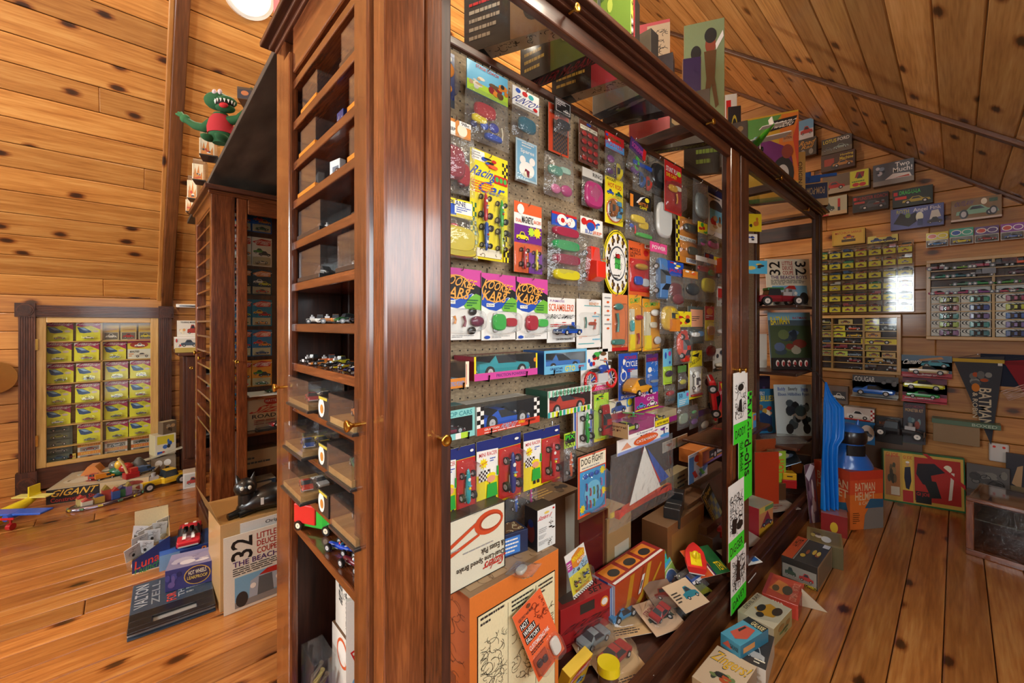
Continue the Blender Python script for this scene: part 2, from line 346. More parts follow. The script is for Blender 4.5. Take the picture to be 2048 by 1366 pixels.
# roof window: frame and pane in the gap
sk = tag(bpy.data.objects.new('window_1', None), kind='structure'); COL.objects.link(sk)
zz = lambda q: RC + RS * q
for (x0, x1, ya, yb) in ((SKY[0] - .05, SKY[0] + .03, SKY[2], SKY[3]), (SKY[1] - .03, SKY[1] + .05, SKY[2], SKY[3]), (SKY[0], SKY[1], SKY[3] - .03, SKY[3] + .05), (SKY[0], SKY[1], SKY[2] - .05, SKY[2] + .03), (.52, .58, SKY[2], SKY[3])):
    MB().add([(x, q, zz(q) + d) for d in (-.02, .05) for (x, q) in ((x0, ya), (x1, ya), (x1, yb), (x0, yb))], [(0, 1, 2, 3), (7, 6, 5, 4), (0, 4, 5, 1), (1, 5, 6, 2), (2, 6, 7, 3), (3, 7, 4, 0)], 'W').build('window_frame', 'board', sk)
MB().add([(x, q, zz(q) + .02) for (x, q) in ((SKY[0], SKY[2]), (SKY[1], SKY[2]), (SKY[1], SKY[3]), (SKY[0], SKY[3]))], [(0, 1, 2, 3)], 'W').build('window_pane', 'glass', sk)
# far gable wall, boards laid level
wf = struct('wall_far'); BH = .165
def ylim(z):
    hi = YK if z < KZ else YK - (z - KZ) / LS if z < ZB else YRG + max(0, (RC + RS * YRG - z)) / RS
    return max(YR, (z - RC) / RS), hi
for k in range(25):
    z = k * BH - .04; a, b = ylim(max(z, 0))
    if b - a < .1: continue
    for p, q in split(a, b, 2, RN) if b - a > 1 else [(a, b)]:
        plank('wall_board', wf, 'pine_wall', round(q - p - .002, 2), BH - .003, .024, T(XW + .012, (p + q) / 2, z + BH / 2) @ RZ(90) @ RX(90))
MB().box((XW + .03, YR, 0), (XW + .05, YK, 4.1), 'n').build('wall_backing', 'board', wf)
# left knee wall with the opening of the built-in cabinet
cl, cr, ct = onY(36, 640, YK).x + .04, onY(341, 640, YK).x - .04, 1.27
wl = struct('wall_left'); BK = .1285
for k in range(12):
    z = k * BK; zt = min(z + BK, KZ + .02)
    for p, q in ([(XB, cl), (cr, XW)] if z < ct else split(XB, XW, 2, RN)):
        plank('wall_board', wl, 'pine_wall', round(q - p, 2), zt - z - .003, .024, T((p + q) / 2, YK + .012, (z + zt) / 2) @ RX(90))
MB().box((XB, YK + .16, 0), (XW, YK + .2, 1.6), 'n').build('wall_backing', 'board', wl)
# right eave wall and rear gable (behind the camera), with two windows
wr = struct('wall_right', MB().box((XB, YR - .03, 0), (XW, YR, RC + RS * YR + .05), 'E').mesh('wall_right'), 'pine_wall')
wb = struct('wall_rear'); WIN = [(.42, 1.38), (2.35, 3.45)]; z0w, z1w = 1.0, 2.3
for (ya, yb, za, zb) in ((YR, WIN[0][0], 0, 2.3), (WIN[0][1], WIN[1][0], 0, 2.3), (WIN[1][1], YK, 0, 2.3), (WIN[0][0], WIN[0][1], 0, z0w), (WIN[1][0], WIN[1][1], 0, z0w), (YR, YK, 2.3, 4.15)):
    MB().box((XB - .03, ya, za), (XB, yb, zb), 'E').build('wall_board', 'pine_wall', wb)
for n_, (ya, yb) in enumerate(WIN):
    wn = tag(bpy.data.objects.new('window_%d' % (n_ + 2), None), kind='structure'); COL.objects.link(wn)
    for (a, b, c_, d) in ((ya, ya + .05, z0w, z1w), (yb - .05, yb, z0w, z1w), (ya, yb, z0w, z0w + .05), (ya, yb, z1w - .05, z1w), (ya, yb, 1.63, 1.67), ((ya + yb) / 2 - .015, (ya + yb) / 2 + .015, z0w, z1w)):
        MB().box((XB - .05, a, c_), (XB + .02, b, d), 'W').build('window_frame', 'board', wn)
    MB().box((XB - .02, ya, z0w), (XB - .015, yb, z1w), 'W').build('window_pane', 'glass', wn)
# battens: on the left slope, on the right slope, along the far rake, under the left slope
def batten(name, p0, p1, wd, th, mat):
    p0 = Vector(p0); p1 = Vector(p1); d = (p1 - p0); L = d.length; x = d.normalized(); y = Vector((1, 0, 0)); z = x.cross(y).normalized()
    M = Matrix((x, y, z)).transposed().to_4x4(); M.translation = (p0 + p1) / 2
    o = link(name, MB().box((-L / 2, -wd / 2, -th / 2), (L / 2, wd / 2, th / 2), 'n').mesh(name), mat, M=M, bevel=.006); o['kind'] = 'structure'; return o
lb = lambda z, d=0: (YK - (z - KZ) / LS - d * .82, z - d * .57)
a, b = lb(KZ - .05, .02), lb(ZB, .02); batten('trim_1', (.268, *a), (.268, *b), .075, .05, 'batten')
a, b = lb(KZ - .03, .006), lb(ZB, .006); batten('trim_2', (.218, *a), (.218, *b), .03, .014, 'pine_ceiling')
for n_, (x, wd) in enumerate(((2.98, .045), (XW - .02, .05))):
    batten('trim_%d' % (n_ + 3), (x, YR, zz(YR) - .012), (x, YRG, zz(YRG) - .012), wd, .024, 'batten')
# ---------------- the round ceiling lamp, and more like it added for light ----------------
def ceil_lamp(name, label, loc, nrm, r, e):
    t = thing(name, label, 'ceiling lamp', loc); q = Vector(nrm).to_track_quat('-Z', 'Y'); t.rotation_mode = 'QUATERNION'; t.rotation_quaternion = q
    MB().cyl((0, 0, 0), (0, 0, -.035), r, 'W', r * .96, 40).build('base_ring', 'plastic', t)
    rings = [[(math.cos(a) * r * .82 * k, math.sin(a) * r * .82 * k, -.03 - d) for a in [2 * math.pi * i / 36 for i in range(36)]] for k, d in ((1, 0), (.97, .02), (.8, .04), (.4, .055), (.05, .06))]
    MB().loft(rings, 'W').build('diffuser', 'lamp_glow', t)
    l = bpy.data.lights.new('lamp_light', 'AREA'); l.shape = 'DISK'; l.size = r * 1.7; l.energy = e; l.color = (1, .86, .68)
    lo = bpy.data.objects.new('lamp_light', l); COL.objects.link(lo); lo.parent = t; lo.location = (0, 0, -.1)
    return t
d = ray(497, -14); n_ = Vector((0, LS, 1)); tt = (KZ + LS * YK - H) / (n_.dot(d)); p = Vector((0, 0, H)) + d * tt
ceil_lamp('ceiling_lamp', 'white round lamp on sloping pine ceiling above the pink box', p, (0, -LS, -1), .15, 55)
ceil_lamp('ceiling_lamp', 'added unseen round lamp high on right roof slope above the long display case', (1.9, 1.9, zz(1.9)), (0, RS, -1), .15, 45)  # added out of frame to raise the overall light
ceil_lamp('ceiling_lamp', 'added round fill lamp on roof slope over the far end of the room', (2.9, 2.1, zz(2.1)), (0, RS, -1), .15, 36)  # added to brighten the far wall
ceil_lamp('ceiling_lamp', 'added unseen round lamp low on right roof slope near the pegboard', (.95, .2, zz(.2)), (0, RS, -1), .15, 7)  # added out of frame to light the pegboard front
ceil_lamp('ceiling_lamp', 'added unseen round lamp near rear gable windows', (-1.2, 2.0, zz(2.0)), (0, RS, -1), .15, 40)  # added behind the camera as fill light
# ---------------- display case A (near, long) ----------------
AX0, AX1, AY0, AY1, YP = .308, 3.50, .629, 1.277, .898
caseA = thing('display_case', 'long dark oak display case full of carded toys on pegboard', 'display case', (0, 0, 0))
def pa(name, a, b, mat, par=None, bevel=.004): return boxpart(name, a, b, mat, par or caseA, bevel=bevel)
TOPZ = 1.945
pa('corner_post', (AX0, AY0, 0), (AX0 + .074, AY0 + .045, TOPZ), 'oak_z')
pa('door_stile', (.388, AY0 + .008, .12), (.423, AY0 + .03, TOPZ - .01), 'oak_z')
pa('door_stile', (AX0 - .006, .677, .12), (AX0 + .016, .745, TOPZ - .06), 'oak_z', bevel=.009)
pa('corner_post', (AX0, AY1 - .075, 0), (AX0 + .05, AY1, TOPZ), 'oak_z')
pa('door_stile', (AX0 - .006, 1.135, .12), (AX0 + .016, 1.200, TOPZ - .06), 'oak_z', bevel=.006)
pa('corner_post', (3.43, AY0, 0), (AX1, AY0 + .045, TOPZ), 'dark_z')
pa('corner_post', (3.43, AY1 - .06, 0), (AX1, AY1, TOPZ), 'dark_z')
pa('door_stile', (3.33, AY0 + .006, .12), (3.425, AY0 + .028, TOPZ - .01), 'dark_z')
pa('door_stile', (1.835, AY0 + .006, .12), (1.925, AY0 + .028, TOPZ - .01), 'oak_z')
pa('door_stile', (1.950, AY0 + .006, .12), (2.045, AY0 + .028, TOPZ - .01), 'walnut_z')
pa('middle_post', (1.90, AY0 + .03, .1), (1.97, AY0 + .07, TOPZ), 'dark_z')
for x0, x1 in ((.423, 1.835), (2.045, 3.33)):
    pa('door_rail', (x0, AY0 + .008, 1.897), (x1, AY0 + .03, TOPZ - .006), 'walnut_x')
    pa('door_rail', (x0, AY0 + .006, .115), (x1, AY0 + .03, .155), 'walnut_x')
# cornice: three stepped mouldings along the front and the end
for k, (dz, dy, h_) in enumerate(((0, .004, .012), (.010, .016, .012), (.020, .034, .015))):
    pa('cornice', (AX0 - dy, AY0 - dy, TOPZ + dz), (AX1 + dy, AY0 + .05, TOPZ + dz + h_), 'walnut_x', bevel=.003)
    pa('cornice', (AX0 - dy, AY0 + .05, TOPZ + dz), (AX0 + .05, AY1 + dy, TOPZ + dz + h_), 'walnut_y', bevel=.003)
    pa('cornice', (AX1 - .05, AY0 + .05, TOPZ + dz), (AX1 + dy, AY1 + dy, TOPZ + dz + h_), 'dark_y', bevel=.003)
    pa('cornice', (AX0 + .05, AY1 - .05, TOPZ + dz), (AX1 - .05, AY1 + dy, TOPZ + dz + h_), 'dark_x', bevel=.003)
pa('end_rail', (AX0 + .002, .745, 1.83), (AX0 + .03, 1.135, TOPZ), 'oak_y')
pa('plinth', (AX0 + .02, AY0 - .004, 0), (AX1, AY0 + .016, .085), 'walnut_x'); pa('plinth', (AX0 + .01, AY0 - .012, .085), (AX1, AY0 + .05, .115), 'walnut_x')
pa('back_panel', (.52, AY1 - .03, .113), (3.43, AY1 - .018, .88), 'dark_x', bevel=0)  # dark board added to block light from behind and darken the lower case
pa('plinth', (AX0 + .02, AY1 - .02, 0), (AX1, AY1, .1), 'dark_x')
pa('case_floor', (.50, AY0 + .03, .095), (AX1, AY1, .113), 'dark_x')
pa('top_pane', (AX0 + .05, AY0 + .05, TOPZ + .008), (1.53, AY1 - .05, TOPZ + .014), 'glass', bevel=0); pa('top_pane', (1.58, AY0 + .05, TOPZ + .008), (AX1 - .05, AY1 - .05, TOPZ + .014), 'glass', bevel=0)
pa('cross_rail', (1.53, AY0 + .04, TOPZ - .03), (1.58, AY1, TOPZ + .012), 'walnut_y'); pa('cross_rail', (2.52, AY0 + .04, TOPZ - .03), (2.56, AY1, TOPZ + .012), 'dark_y')
# pegboard with its rail and end post
pa('pegboard', (.50, YP, .745), (2.985, YP + .006, 1.925), 'pegboard', bevel=0)
pa('pegboard_rail', (.47, YP - .012, 1.922), (3.08, YP + .03, 1.946), 'walnut_x'); pa('pegboard_post', (2.985, YP - .015, .12), (3.05, YP + .035, TOPZ), 'walnut_z')
pa('pegboard_post', (.47, YP - .005, .12), (.52, YP + .035, TOPZ), 'dark_z')
hb = MB(); r_ = .0025
for i in range(97):
    for j in range(46):
        x, z = .524 + i * .0254, .7764 + j * .0254; q = [(x + r_ * math.cos(k * math.pi / 3), YP - .0004, z + r_ * math.sin(k * math.pi / 3)) for k in range(6)]
        hb.add(q, [(0, 1, 2, 3, 4, 5)], '1a1510')
ho = hb.build('peg_hole', 'board', caseA); ho['kind'] = 'stuff'
# little ledge shelf on the pegboard, far end, and its bracket
lz = onY(1400, 888, .80).z
pa('ledge', (1.95, .70, lz - .014), (2.60, YP, lz), 'walnut_x')
# end shelves (left end of the case)
SHZ = [1.792, 1.689, 1.587, 1.491, 1.388, 1.284, 1.183, 1.085, .984, .885, .787, .687]
for z in SHZ: pa('end_shelf', (AX0 + .004, .70, z), (AX0 + .15, 1.20, z + .020), 'oak_y', bevel=.002)
pa('inner_panel', (AX0 + .02, 1.20, .1), (AX0 + .15, 1.215, TOPZ), 'dark_z'); pa('inner_panel', (AX0 + .05, .688, .1), (AX0 + .17, .70, TOPZ), 'dark_z')
pa('inner_post', (AX0 + .15, 1.16, .1), (AX0 + .19, 1.215, TOPZ), 'dark_z'); pa('inner_post', (AX0 + .19, .89, .1), (AX0 + .20, .93, TOPZ), 'dark_z')
pa('inner_back', (AX0 + .155, .70, 1.295), (AX0 + .163, 1.21, TOPZ), 'dark_z', bevel=0)
# far end shelves
for z in (1.325, .90, .44): pa('far_shelf', (3.02, .67, z - .018), (3.46, 1.24, z), 'walnut_y')
pa('far_rail', (3.44, .67, 1.80), (3.48, 1.22, 1.90), 'dark_y')
# brass knobs
def knob(par, loc, axis, s=1.0):
    prof = [(0, .0035), (.012, .0035), (.016, .004), (.022, .0095), (.025, .0105), (.027, .010), (.026, .006), (.0255, .002)]
    M = Matrix.Translation(loc) @ Vector(axis).to_track_quat('Z', 'Y').to_matrix().to_4x4() @ Matrix.Scale(s, 4)
    rings = [[(r * math.cos(2 * math.pi * i / 20), r * math.sin(2 * math.pi * i / 20), h_) for i in range(20)] for h_, r in prof]
    MB().loft(rings, 'd6a848', True, M).build('knob', 'metal', par)
for px, py in ((890, 880), (1145, 22), (1418, 246), (1556, 357), (1611, 420), (1477, 740), (1489, 740)):
    p = onY(px, py, AY0 - .012); knob(caseA, (p.x, AY0 + (.008 if py > 600 else -.002), p.z), (0, -1, 0), 1.0 if px < 1400 else 1.1)
for px, py, Y0 in ((704, 851, .70), (556, 775, 1.17)):
    p = onX(px, py, AX0 - .02); knob(caseA, (AX0 - .004, p.y, p.z), (-1, 0, 0), 1.0)
pa('handle', (2.00, AY0 - .006, .07), (2.1, AY0 - .002, .08), 'plastic', bevel=.001)
# ---------------- display case B (behind) ----------------
BX0, BX1, BY0, BY1 = .332, 3.4, 2.634, 3.28
caseB = thing('display_case', 'second oak display case standing behind the long one', 'display case', (0, 0, 0))
def pb(name, a, b, mat, bevel=.004): return boxpart(name, a, b, mat, caseB, bevel=bevel)
pb('corner_post', (BX0, BY0, 0), (BX0 + .105, BY0 + .05, 1.90), 'oak_z'); pb('corner_post', (BX0, BY1 - .05, 0), (BX0 + .05, BY1, 1.90), 'oak_z')
pb('corner_post', (3.32, BY0, 0), (3.4, BY0 + .05, 1.90), 'oak_z')
pb('door_stile', (.443, BY0 - .012, .12), (.492, BY0 + .012, 1.88), 'oak_z', .006); pb('door_stile', (1.25, BY0 - .012, .12), (1.30, BY0 + .012, 1.88), 'oak_z', .006)
pb('door_rail', (.492, BY0 - .012, 1.80), (1.25, BY0 + .012, 1.88), 'oak_x', .006); pb('door_rail', (.492, BY0 - .012, .08), (1.25, BY0 + .012, .14), 'oak_x', .006)
pb('door_pane', (.49, BY0 - .002, .14), (1.25, BY0 + .002, 1.80), 'glass', 0)
pb('cornice', (BX0 - .03, BY0 - .03, 1.90), (BX1 + .03, BY1 + .03, 1.925), 'walnut_x'); pb('cornice', (BX0 - .012, BY0 - .012, 1.88), (BX1 + .01, BY1 + .01, 1.90), 'oak_x')
pb('plinth', (BX0 + .01, BY0 + .01, 0), (BX1, BY1 - .01, .09), 'walnut_x'); pb('end_rail', (BX0, BY0 + .05, 1.82), (BX0 + .03, BY1 - .05, 1.90), 'oak_y')
pb('case_floor', (BX0 + .02, BY0 + .02, .09), (BX1, BY1 - .02, .11), 'dark_x')
pb('back_panel', (.50, BY0 + .22, .11), (3.3, BY0 + .23, 1.88), 'walnut_z', 0)
pb('inner_panel', (.485, BY0 + .05, .11), (.50, BY1 - .05, 1.88), 'dark_z', 0)
for z in (.60, .80): pb('shelf', (.50, BY0 + .03, z - .016), (1.8, BY0 + .22, z), 'oak_x', .002)
for k in range(15): pb('end_shelf', (BX0 + .004, BY0 + .05, .62 + k * .085), (BX0 + .13, BY1 - .05, .632 + k * .085), 'oak_y', .002)
p = onY(473, 723, BY0 - .02); knob(caseB, (p.x, BY0 - .012, p.z), (0, -1, 0)); 
for py in (705, 716): p = onX(403 if py < 710 else 412, py, BX0); knob(caseB, (BX0 - .004, p.y, p.z), (-1, 0, 0), 1.2)
# the dark board laid across both cases
sb = MB().box((0, 0, 0), (.62, 2.78, .022), 'k').build('bridge_board', 'slab', loc=(.318, 1.29, 1.985), rot=(0, 0, -math.radians(.9)), bevel=.002)
tag(sb, 'dark grey board bridging the tops of both display cases', 'board')
# ---------------- builders: toys ----------------
I4 = Matrix.Identity(4)
# stations: x (0 rear .. 1 front), bottom, belt, top, half width at belt, half width at top (fractions of H, H, H, W/2, W/2); cabin = stations between which the upper side is glass
CAR = dict(
 coupe=(.30, .40, [(0, .28, .52, .54, .86, .8), (.03, .2, .6, .64, 1, .9), (.22, .2, .63, .68, 1, .84), (.36, .2, .63, 1, 1, .66), (.56, .2, .63, 1, 1, .66), (.71, .2, .61, .65, 1, .86), (.95, .2, .54, .58, 1, .9), (1, .3, .48, .5, .84, .8)], (2, 5), .19, (.2, .8)),
 sports=(.25, .42, [(0, .3, .6, .66, .86, .8), (.04, .2, .62, .72, 1, .9), (.2, .2, .62, .76, 1, .82), (.38, .2, .6, 1, 1, .6), (.52, .2, .6, 1, 1, .6), (.7, .2, .58, .62, 1, .84), (.94, .2, .4, .44, 1, .85), (1, .24, .34, .36, .8, .7)], (2, 5), .24, (.19, .79)),
 sedan=(.36, .40, [(0, .28, .5, .52, .9, .85), (.03, .2, .58, .62, 1, .92), (.16, .2, .6, .64, 1, .86), (.25, .2, .6, 1, 1, .74), (.58, .2, .6, 1, 1, .74), (.7, .2, .58, .62, 1, .9), (.97, .2, .54, .58, 1, .92), (1, .28, .5, .52, .9, .85)], (2, 5), .17, (.19, .8)),
 van=(.46, .42, [(0, .2, .55, .9, .95, .85), (.03, .16, .55, 1, 1, .86), (.7, .16, .55, 1, 1, .86), (.82, .16, .52, .6, 1, .9), (.97, .16, .46, .5, 1, .9), (1, .22, .42, .44, .9, .8)], (1, 3), .17, (.2, .8)),
 vw=(.44, .46, [(0, .3, .42, .44, .6, .5), (.08, .2, .56, .66, .9, .7), (.25, .2, .6, .92, 1, .7), (.4, .2, .6, 1, 1, .68), (.58, .2, .6, .96, 1, .66), (.68, .2, .56, .64, .96, .7), (.92, .2, .46, .5, .84, .6), (1, .3, .38, .4, .55, .45)], (2, 5), .2, (.2, .8)),
 hotrod=(.42, .40, [(0, .24, .5, .52, .72, .6), (.02, .22, .56, .6, .8, .7), (.2, .22, .58, .62, .84, .7), (.24, .22, .58, 1, .84, .66), (.48, .22, .58, 1, .84, .66), (.52, .22, .56, .6, .8, .66), (.56, .24, .54, .58, .5, .4), (.93, .24, .5, .54, .42, .34), (.96, .2, .5, .52, .46, .36)], (2, 5), .23, (.15, .86)),
 jeep=(.5, .5, [(0, .25, .55, .57, .9, .86), (.02, .22, .6, .64, 1, .95), (.1, .22, .6, 1, 1, .9), (.55, .22, .6, 1, 1, .9), (.6, .22, .6, .64, .9, .8), (.97, .22, .56, .6, .8, .7), (1, .26, .52, .54, .76, .66)], (2, 4), .2, (.18, .82)),
 truck=(.46, .38, [(0, .3, .9, 1, 1, .95), (.01, .3, .9, 1, 1, .98), (.52, .3, .9, 1, 1, .98), (.53, .28, .55, .6, .9, .8), (.56, .28, .55, .92, .92, .8), (.74, .28, .55, .92, .92, .8), (.8, .28, .52, .58, .86, .76), (.97, .28, .5, .54, .8, .7), (1, .3, .46, .48, .7, .6)], (4, 6), .17, (.16, .84)))
_wm = {}
def wheelmesh(r, w_, hub):
    key = (round(r, 4), round(w_, 4), hub)
    if key not in _wm:
        m_ = MB().cyl((0, -w_ / 2, 0), (0, w_ / 2, 0), r, '191919', None, 16); m_.cyl((0, -w_ * .53, 0), (0, w_ * .53, 0), r * .58, hub, None, 12); m_.cyl((0, -w_ * .58, 0), (0, w_ * .58, 0), r * .16, 'S', None, 8)
        _wm[key] = m_.mesh('wheel')
    return _wm[key]
def toy(parent, kind, L, c, M=I4, sub=True, parts=True, glass='2a3238', hub='s', mat='paint', c2=None, name=None):
    """a vehicle standing on local z=0, nose along +x, centred on x and y"""
    mb = MB(); wl_ = []; c2 = c2 or c
    if kind in CAR:
        hr, wr_, st, cab, wrad, wx = CAR[kind]; Hh, Wd = hr * L, wr_ * L
        rings = []
        for (x, zb, zm, zt, wb_, wt) in st:
            X = (x - .5) * L; yb, yt = wb_ * Wd / 2, wt * Wd / 2
            rings.append([(X, -yb * .94, zb * Hh), (X, -yb, (zb * .5 + zm * .5) * Hh), (X, -yb * .97, zm * Hh), (X, -yt, (zt * .94 + zm * .06) * Hh), (X, -yt * .8, zt * Hh), (X, yt * .8, zt * Hh), (X, yt, (zt * .94 + zm * .06) * Hh), (X, yb * .97, zm * Hh), (X, yb, (zb * .5 + zm * .5) * Hh), (X, yb * .94, zb * Hh)])
        cs = []
        for i in range(len(rings) - 1):
            for k in range(10):
                q = c
                if cab[0] <= i < cab[1]:
                    ramp = abs(st[i][3] - st[i + 1][3]) > .2
                    if k in (2, 6) and not (ramp and i == cab[0] and kind in ('coupe', 'sports')): q = glass
                    if ramp and k in (3, 4, 5): q = glass
                if kind == 'truck' and i < 3: q = c2
                if k in (0, 8): q = c2
                cs.append(q)
        mb.loft(rings, cs, False); mb.add(rings[0], [tuple(range(10))[::-1]], c2 if kind == 'truck' else c); mb.add(rings[-1], [tuple(range(10))], 's' if kind in ('hotrod', 'truck') else c)
        if kind == 'jeep':
            for x in (-.2, -.02, .14): mb.box((x * L, -Wd * .51, .68 * Hh), (x * L + .02 * L, -Wd * .46, .92 * Hh), 'o')
        if kind == 'hotrod':
            mb.box((.1 * L, -.05 * L, .5 * Hh), (.3 * L, .05 * L, .78 * Hh), 's'); mb.cyl((.2 * L, 0, .75 * Hh), (.2 * L, 0, .98 * Hh), .05 * L, 'S', None, 10)
        if kind in ('coupe', 'sedan', 'sports'):
            for s_ in (-1, 1):
                mb.cyl((.475 * L, s_ * Wd * .36, .42 * Hh), (.498 * L, s_ * Wd * .36, .42 * Hh), .022 * L, 'W', None, 8)
            mb.box((-.505 * L, -Wd * .42, .26 * Hh), (-.495 * L, Wd * .42, .36 * Hh), 's'); mb.box((.485 * L, -Wd * .42, .24 * Hh), (.503 * L, Wd * .42, .33 * Hh), 's')
        rw = wrad * Hh * (1.15 if kind == 'hotrod' else 1.0) * (1 / hr) * .42
        rw = max(rw, .075 * L)
        for n_, x in enumerate(wx):
            for s_ in (-1, 1): wl_.append(((x - .5) * L, s_ * Wd * .47, rw, rw, .05 * L * (1.5 if kind == 'hotrod' and n_ == 0 else 1)))
    elif kind in ('racer', 'dragster'):
        lg = kind == 'dragster'; ry, rz_ = (.055, .05) if lg else (.085, .075)
        st = [(-.5, .35, .5), (-.44, .8, .9), (-.25, 1, 1), (0, 1.05, 1), (.2, .95, .85), (.38, .7, .65), (.47, .4, .4), (.5, .12, .15)]
        zc = .115 * L
        mb.loft([[(x * L, a * ry * L * math.cos(2 * math.pi * i / 12), zc + b_ * rz_ * L * math.sin(2 * math.pi * i / 12)) for i in range(12)] for x, a, b_ in st], c)
        mb.ell((-.05 * L, 0, zc + rz_ * L * 1.05), .045 * L, .04 * L, .05 * L, c2 if c2 != c else 'C', 10, 6)
        mb.box((.02 * L, -.05 * L, zc + rz_ * L * .7), (.035 * L, .05 * L, zc + rz_ * L * 1.7), 'A')
        mb.cyl((.2 * L, 0, zc + rz_ * L * .83), (.2 * L, 0, zc + rz_ * L * .92), .05 * L, 'W', None, 12)
        for s_ in (-1, 1):
            mb.cyl((-.3 * L, 0, zc), (-.3 * L, s_ * .22 * L, zc), .012 * L, 's', None, 6); mb.cyl((.32 * L, 0, zc), (.32 * L, s_ * .2 * L, zc), .01 * L, 's', None, 6)
            mb.cyl((-.05 * L, s_ * .09 * L, zc - .03 * L), (-.48 * L, s_ * .1 * L, zc - .02 * L), .012 * L, 'S', None, 6)
            wl_.append((-.3 * L, s_ * .21 * L, .115 * L, .115 * L, .085 * L)); wl_.append((.32 * L, s_ * .2 * L, .1 * L, .095 * L, .06 * L))
    elif kind == 'plane':
        mb.loft([[(x * L, a * L * math.cos(2 * math.pi * i / 10), .12 * L + b_ * L * math.sin(2 * math.pi * i / 10)) for i in range(10)] for x, a, b_ in ((-.5, .012, .015), (-.3, .03, .035), (0, .055, .06), (.25, .06, .06), (.42, .05, .05), (.48, .03, .03))], c)
        mb.box((-.02 * L, -.5 * L, .15 * L), (.16 * L, .5 * L, .165 * L), c2); mb.box((-.5 * L, -.16 * L, .12 * L), (-.4 * L, .16 * L, .13 * L), c2); mb.box((-.5 * L, -.006 * L, .12 * L), (-.4 * L, .006 * L, .24 * L), c2)
        mb.box((.48 * L, -.012 * L, .02 * L), (.49 * L, .012 * L, .22 * L), 'k'); mb.ell((.08 * L, 0, .18 * L), .09 * L, .035 * L, .04 * L, 'A')
        for s_ in (-1, 1): wl_.append((.15 * L, s_ * .1 * L, .04 * L, .04 * L, .025 * L))
    elif kind == 'moto':
        for x in (-.32, .32):
            for q in range(16):
                a, b_ = 2 * math.pi * q / 16, 2 * math.pi * (q + 1) / 16
                mb.cyl((x * L + .16 * L * math.cos(a), 0, .18 * L + .16 * L * math.sin(a)), (x * L + .16 * L * math.cos(b_), 0, .18 * L + .16 * L * math.sin(b_)), .028 * L, c2, None, 6)
            for q in range(4):
                a = math.pi * q / 4; mb.cyl((x * L - .14 * L * math.cos(a), 0, .18 * L - .14 * L * math.sin(a)), (x * L + .14 * L * math.cos(a), 0, .18 * L + .14 * L * math.sin(a)), .008 * L, 's', None, 5)
        mb.box((-.16 * L, -.05 * L, .14 * L), (.14 * L, .05 * L, .3 * L), 's'); mb.ell((.06 * L, 0, .38 * L), .14 * L, .05 * L, .07 * L, c); mb.ell((-.2 * L, 0, .36 * L), .16 * L, .05 * L, .04 * L, 'k')
        mb.cyl((.32 * L, 0, .18 * L), (.16 * L, 0, .5 * L), .016 * L, c, None, 6); mb.cyl((.14 * L, -.12 * L, .52 * L), (.14 * L, .12 * L, .52 * L), .014 * L, 's', None, 6); mb.cyl((-.32 * L, 0, .18 * L), (.1 * L, 0, .34 * L), .018 * L, c, None, 6)
        mb.cyl((-.46 * L, -.06 * L, .14 * L), (.05 * L, -.06 * L, .14 * L), .018 * L, 's', None, 6)
    elif kind == 'boat':
        mb.loft([[(x * L, -a * L, .02 * L), (x * L, -a * L * 1.3, .12 * L), (x * L, -a * L * 1.2, .17 * L), (x * L, a * L * 1.2, .17 * L), (x * L, a * L * 1.3, .12 * L), (x * L, a * L, .02 * L)] for x, a in ((-.5, .16), (-.2, .19), (.15, .17), (.36, .1), (.5, .015))], c, False)
        mb.box((-.42 * L, -.12 * L, .17 * L), (.05 * L, .12 * L, .19 * L), c2); mb.ell((-.1 * L, 0, .22 * L), .12 * L, .09 * L, .09 * L, c2); mb.cyl((-.3 * L, 0, .17 * L), (-.3 * L, 0, .42 * L), .02 * L, c2, None, 8)
        mb.box((-.5 * L, -.17 * L, 0), (.3 * L, .17 * L, .03 * L), 'W')
    if not parts:
        for (x, y_, z, r, w_) in wl_:
            mb.cyl((x, y_ - w_ / 2, z), (x, y_ + w_ / 2, z), r, '191919', None, 10, None, None); mb.cyl((x, y_ - w_ * .54, z), (x, y_ + w_ * .54, z), r * .5, hub, None, 8)
        return link(name or 'toy_car', mb.mesh(name or 'toy_car'), mat, parent, M=M)
    bo = link(name or ('car_body' if kind not in ('plane', 'boat', 'moto') else kind + '_body'), mb.mesh('car_body'), mat, parent, M=M)
    for (x, y_, z, r, w_) in wl_:
        if sub: link('wheel', wheelmesh(r, w_, hub), 'rubber', bo, (x, y_, z))
        else: link('wheel', wheelmesh(r, w_, hub), 'rubber', parent, M=M @ T(x, y_, z))
    return bo
def car_thing(name, label, kind, L, c, loc, rz, **kw):
    t = thing(name, label, kw.pop('cat', 'toy car'), loc, rz, kw.pop('group', None)); toy(t, kind, L, c, sub=False, **kw); return t
def small_car(name, label, kind, L, c, loc, rz, group=None, **kw):
    cat = kw.pop('cat', 'toy car'); o = toy(None, kind, L, c, parts=False, name=name, **kw); o.location = loc; o.rotation_euler = (0, 0, math.radians(rz)); return tag(o, label, cat, group)
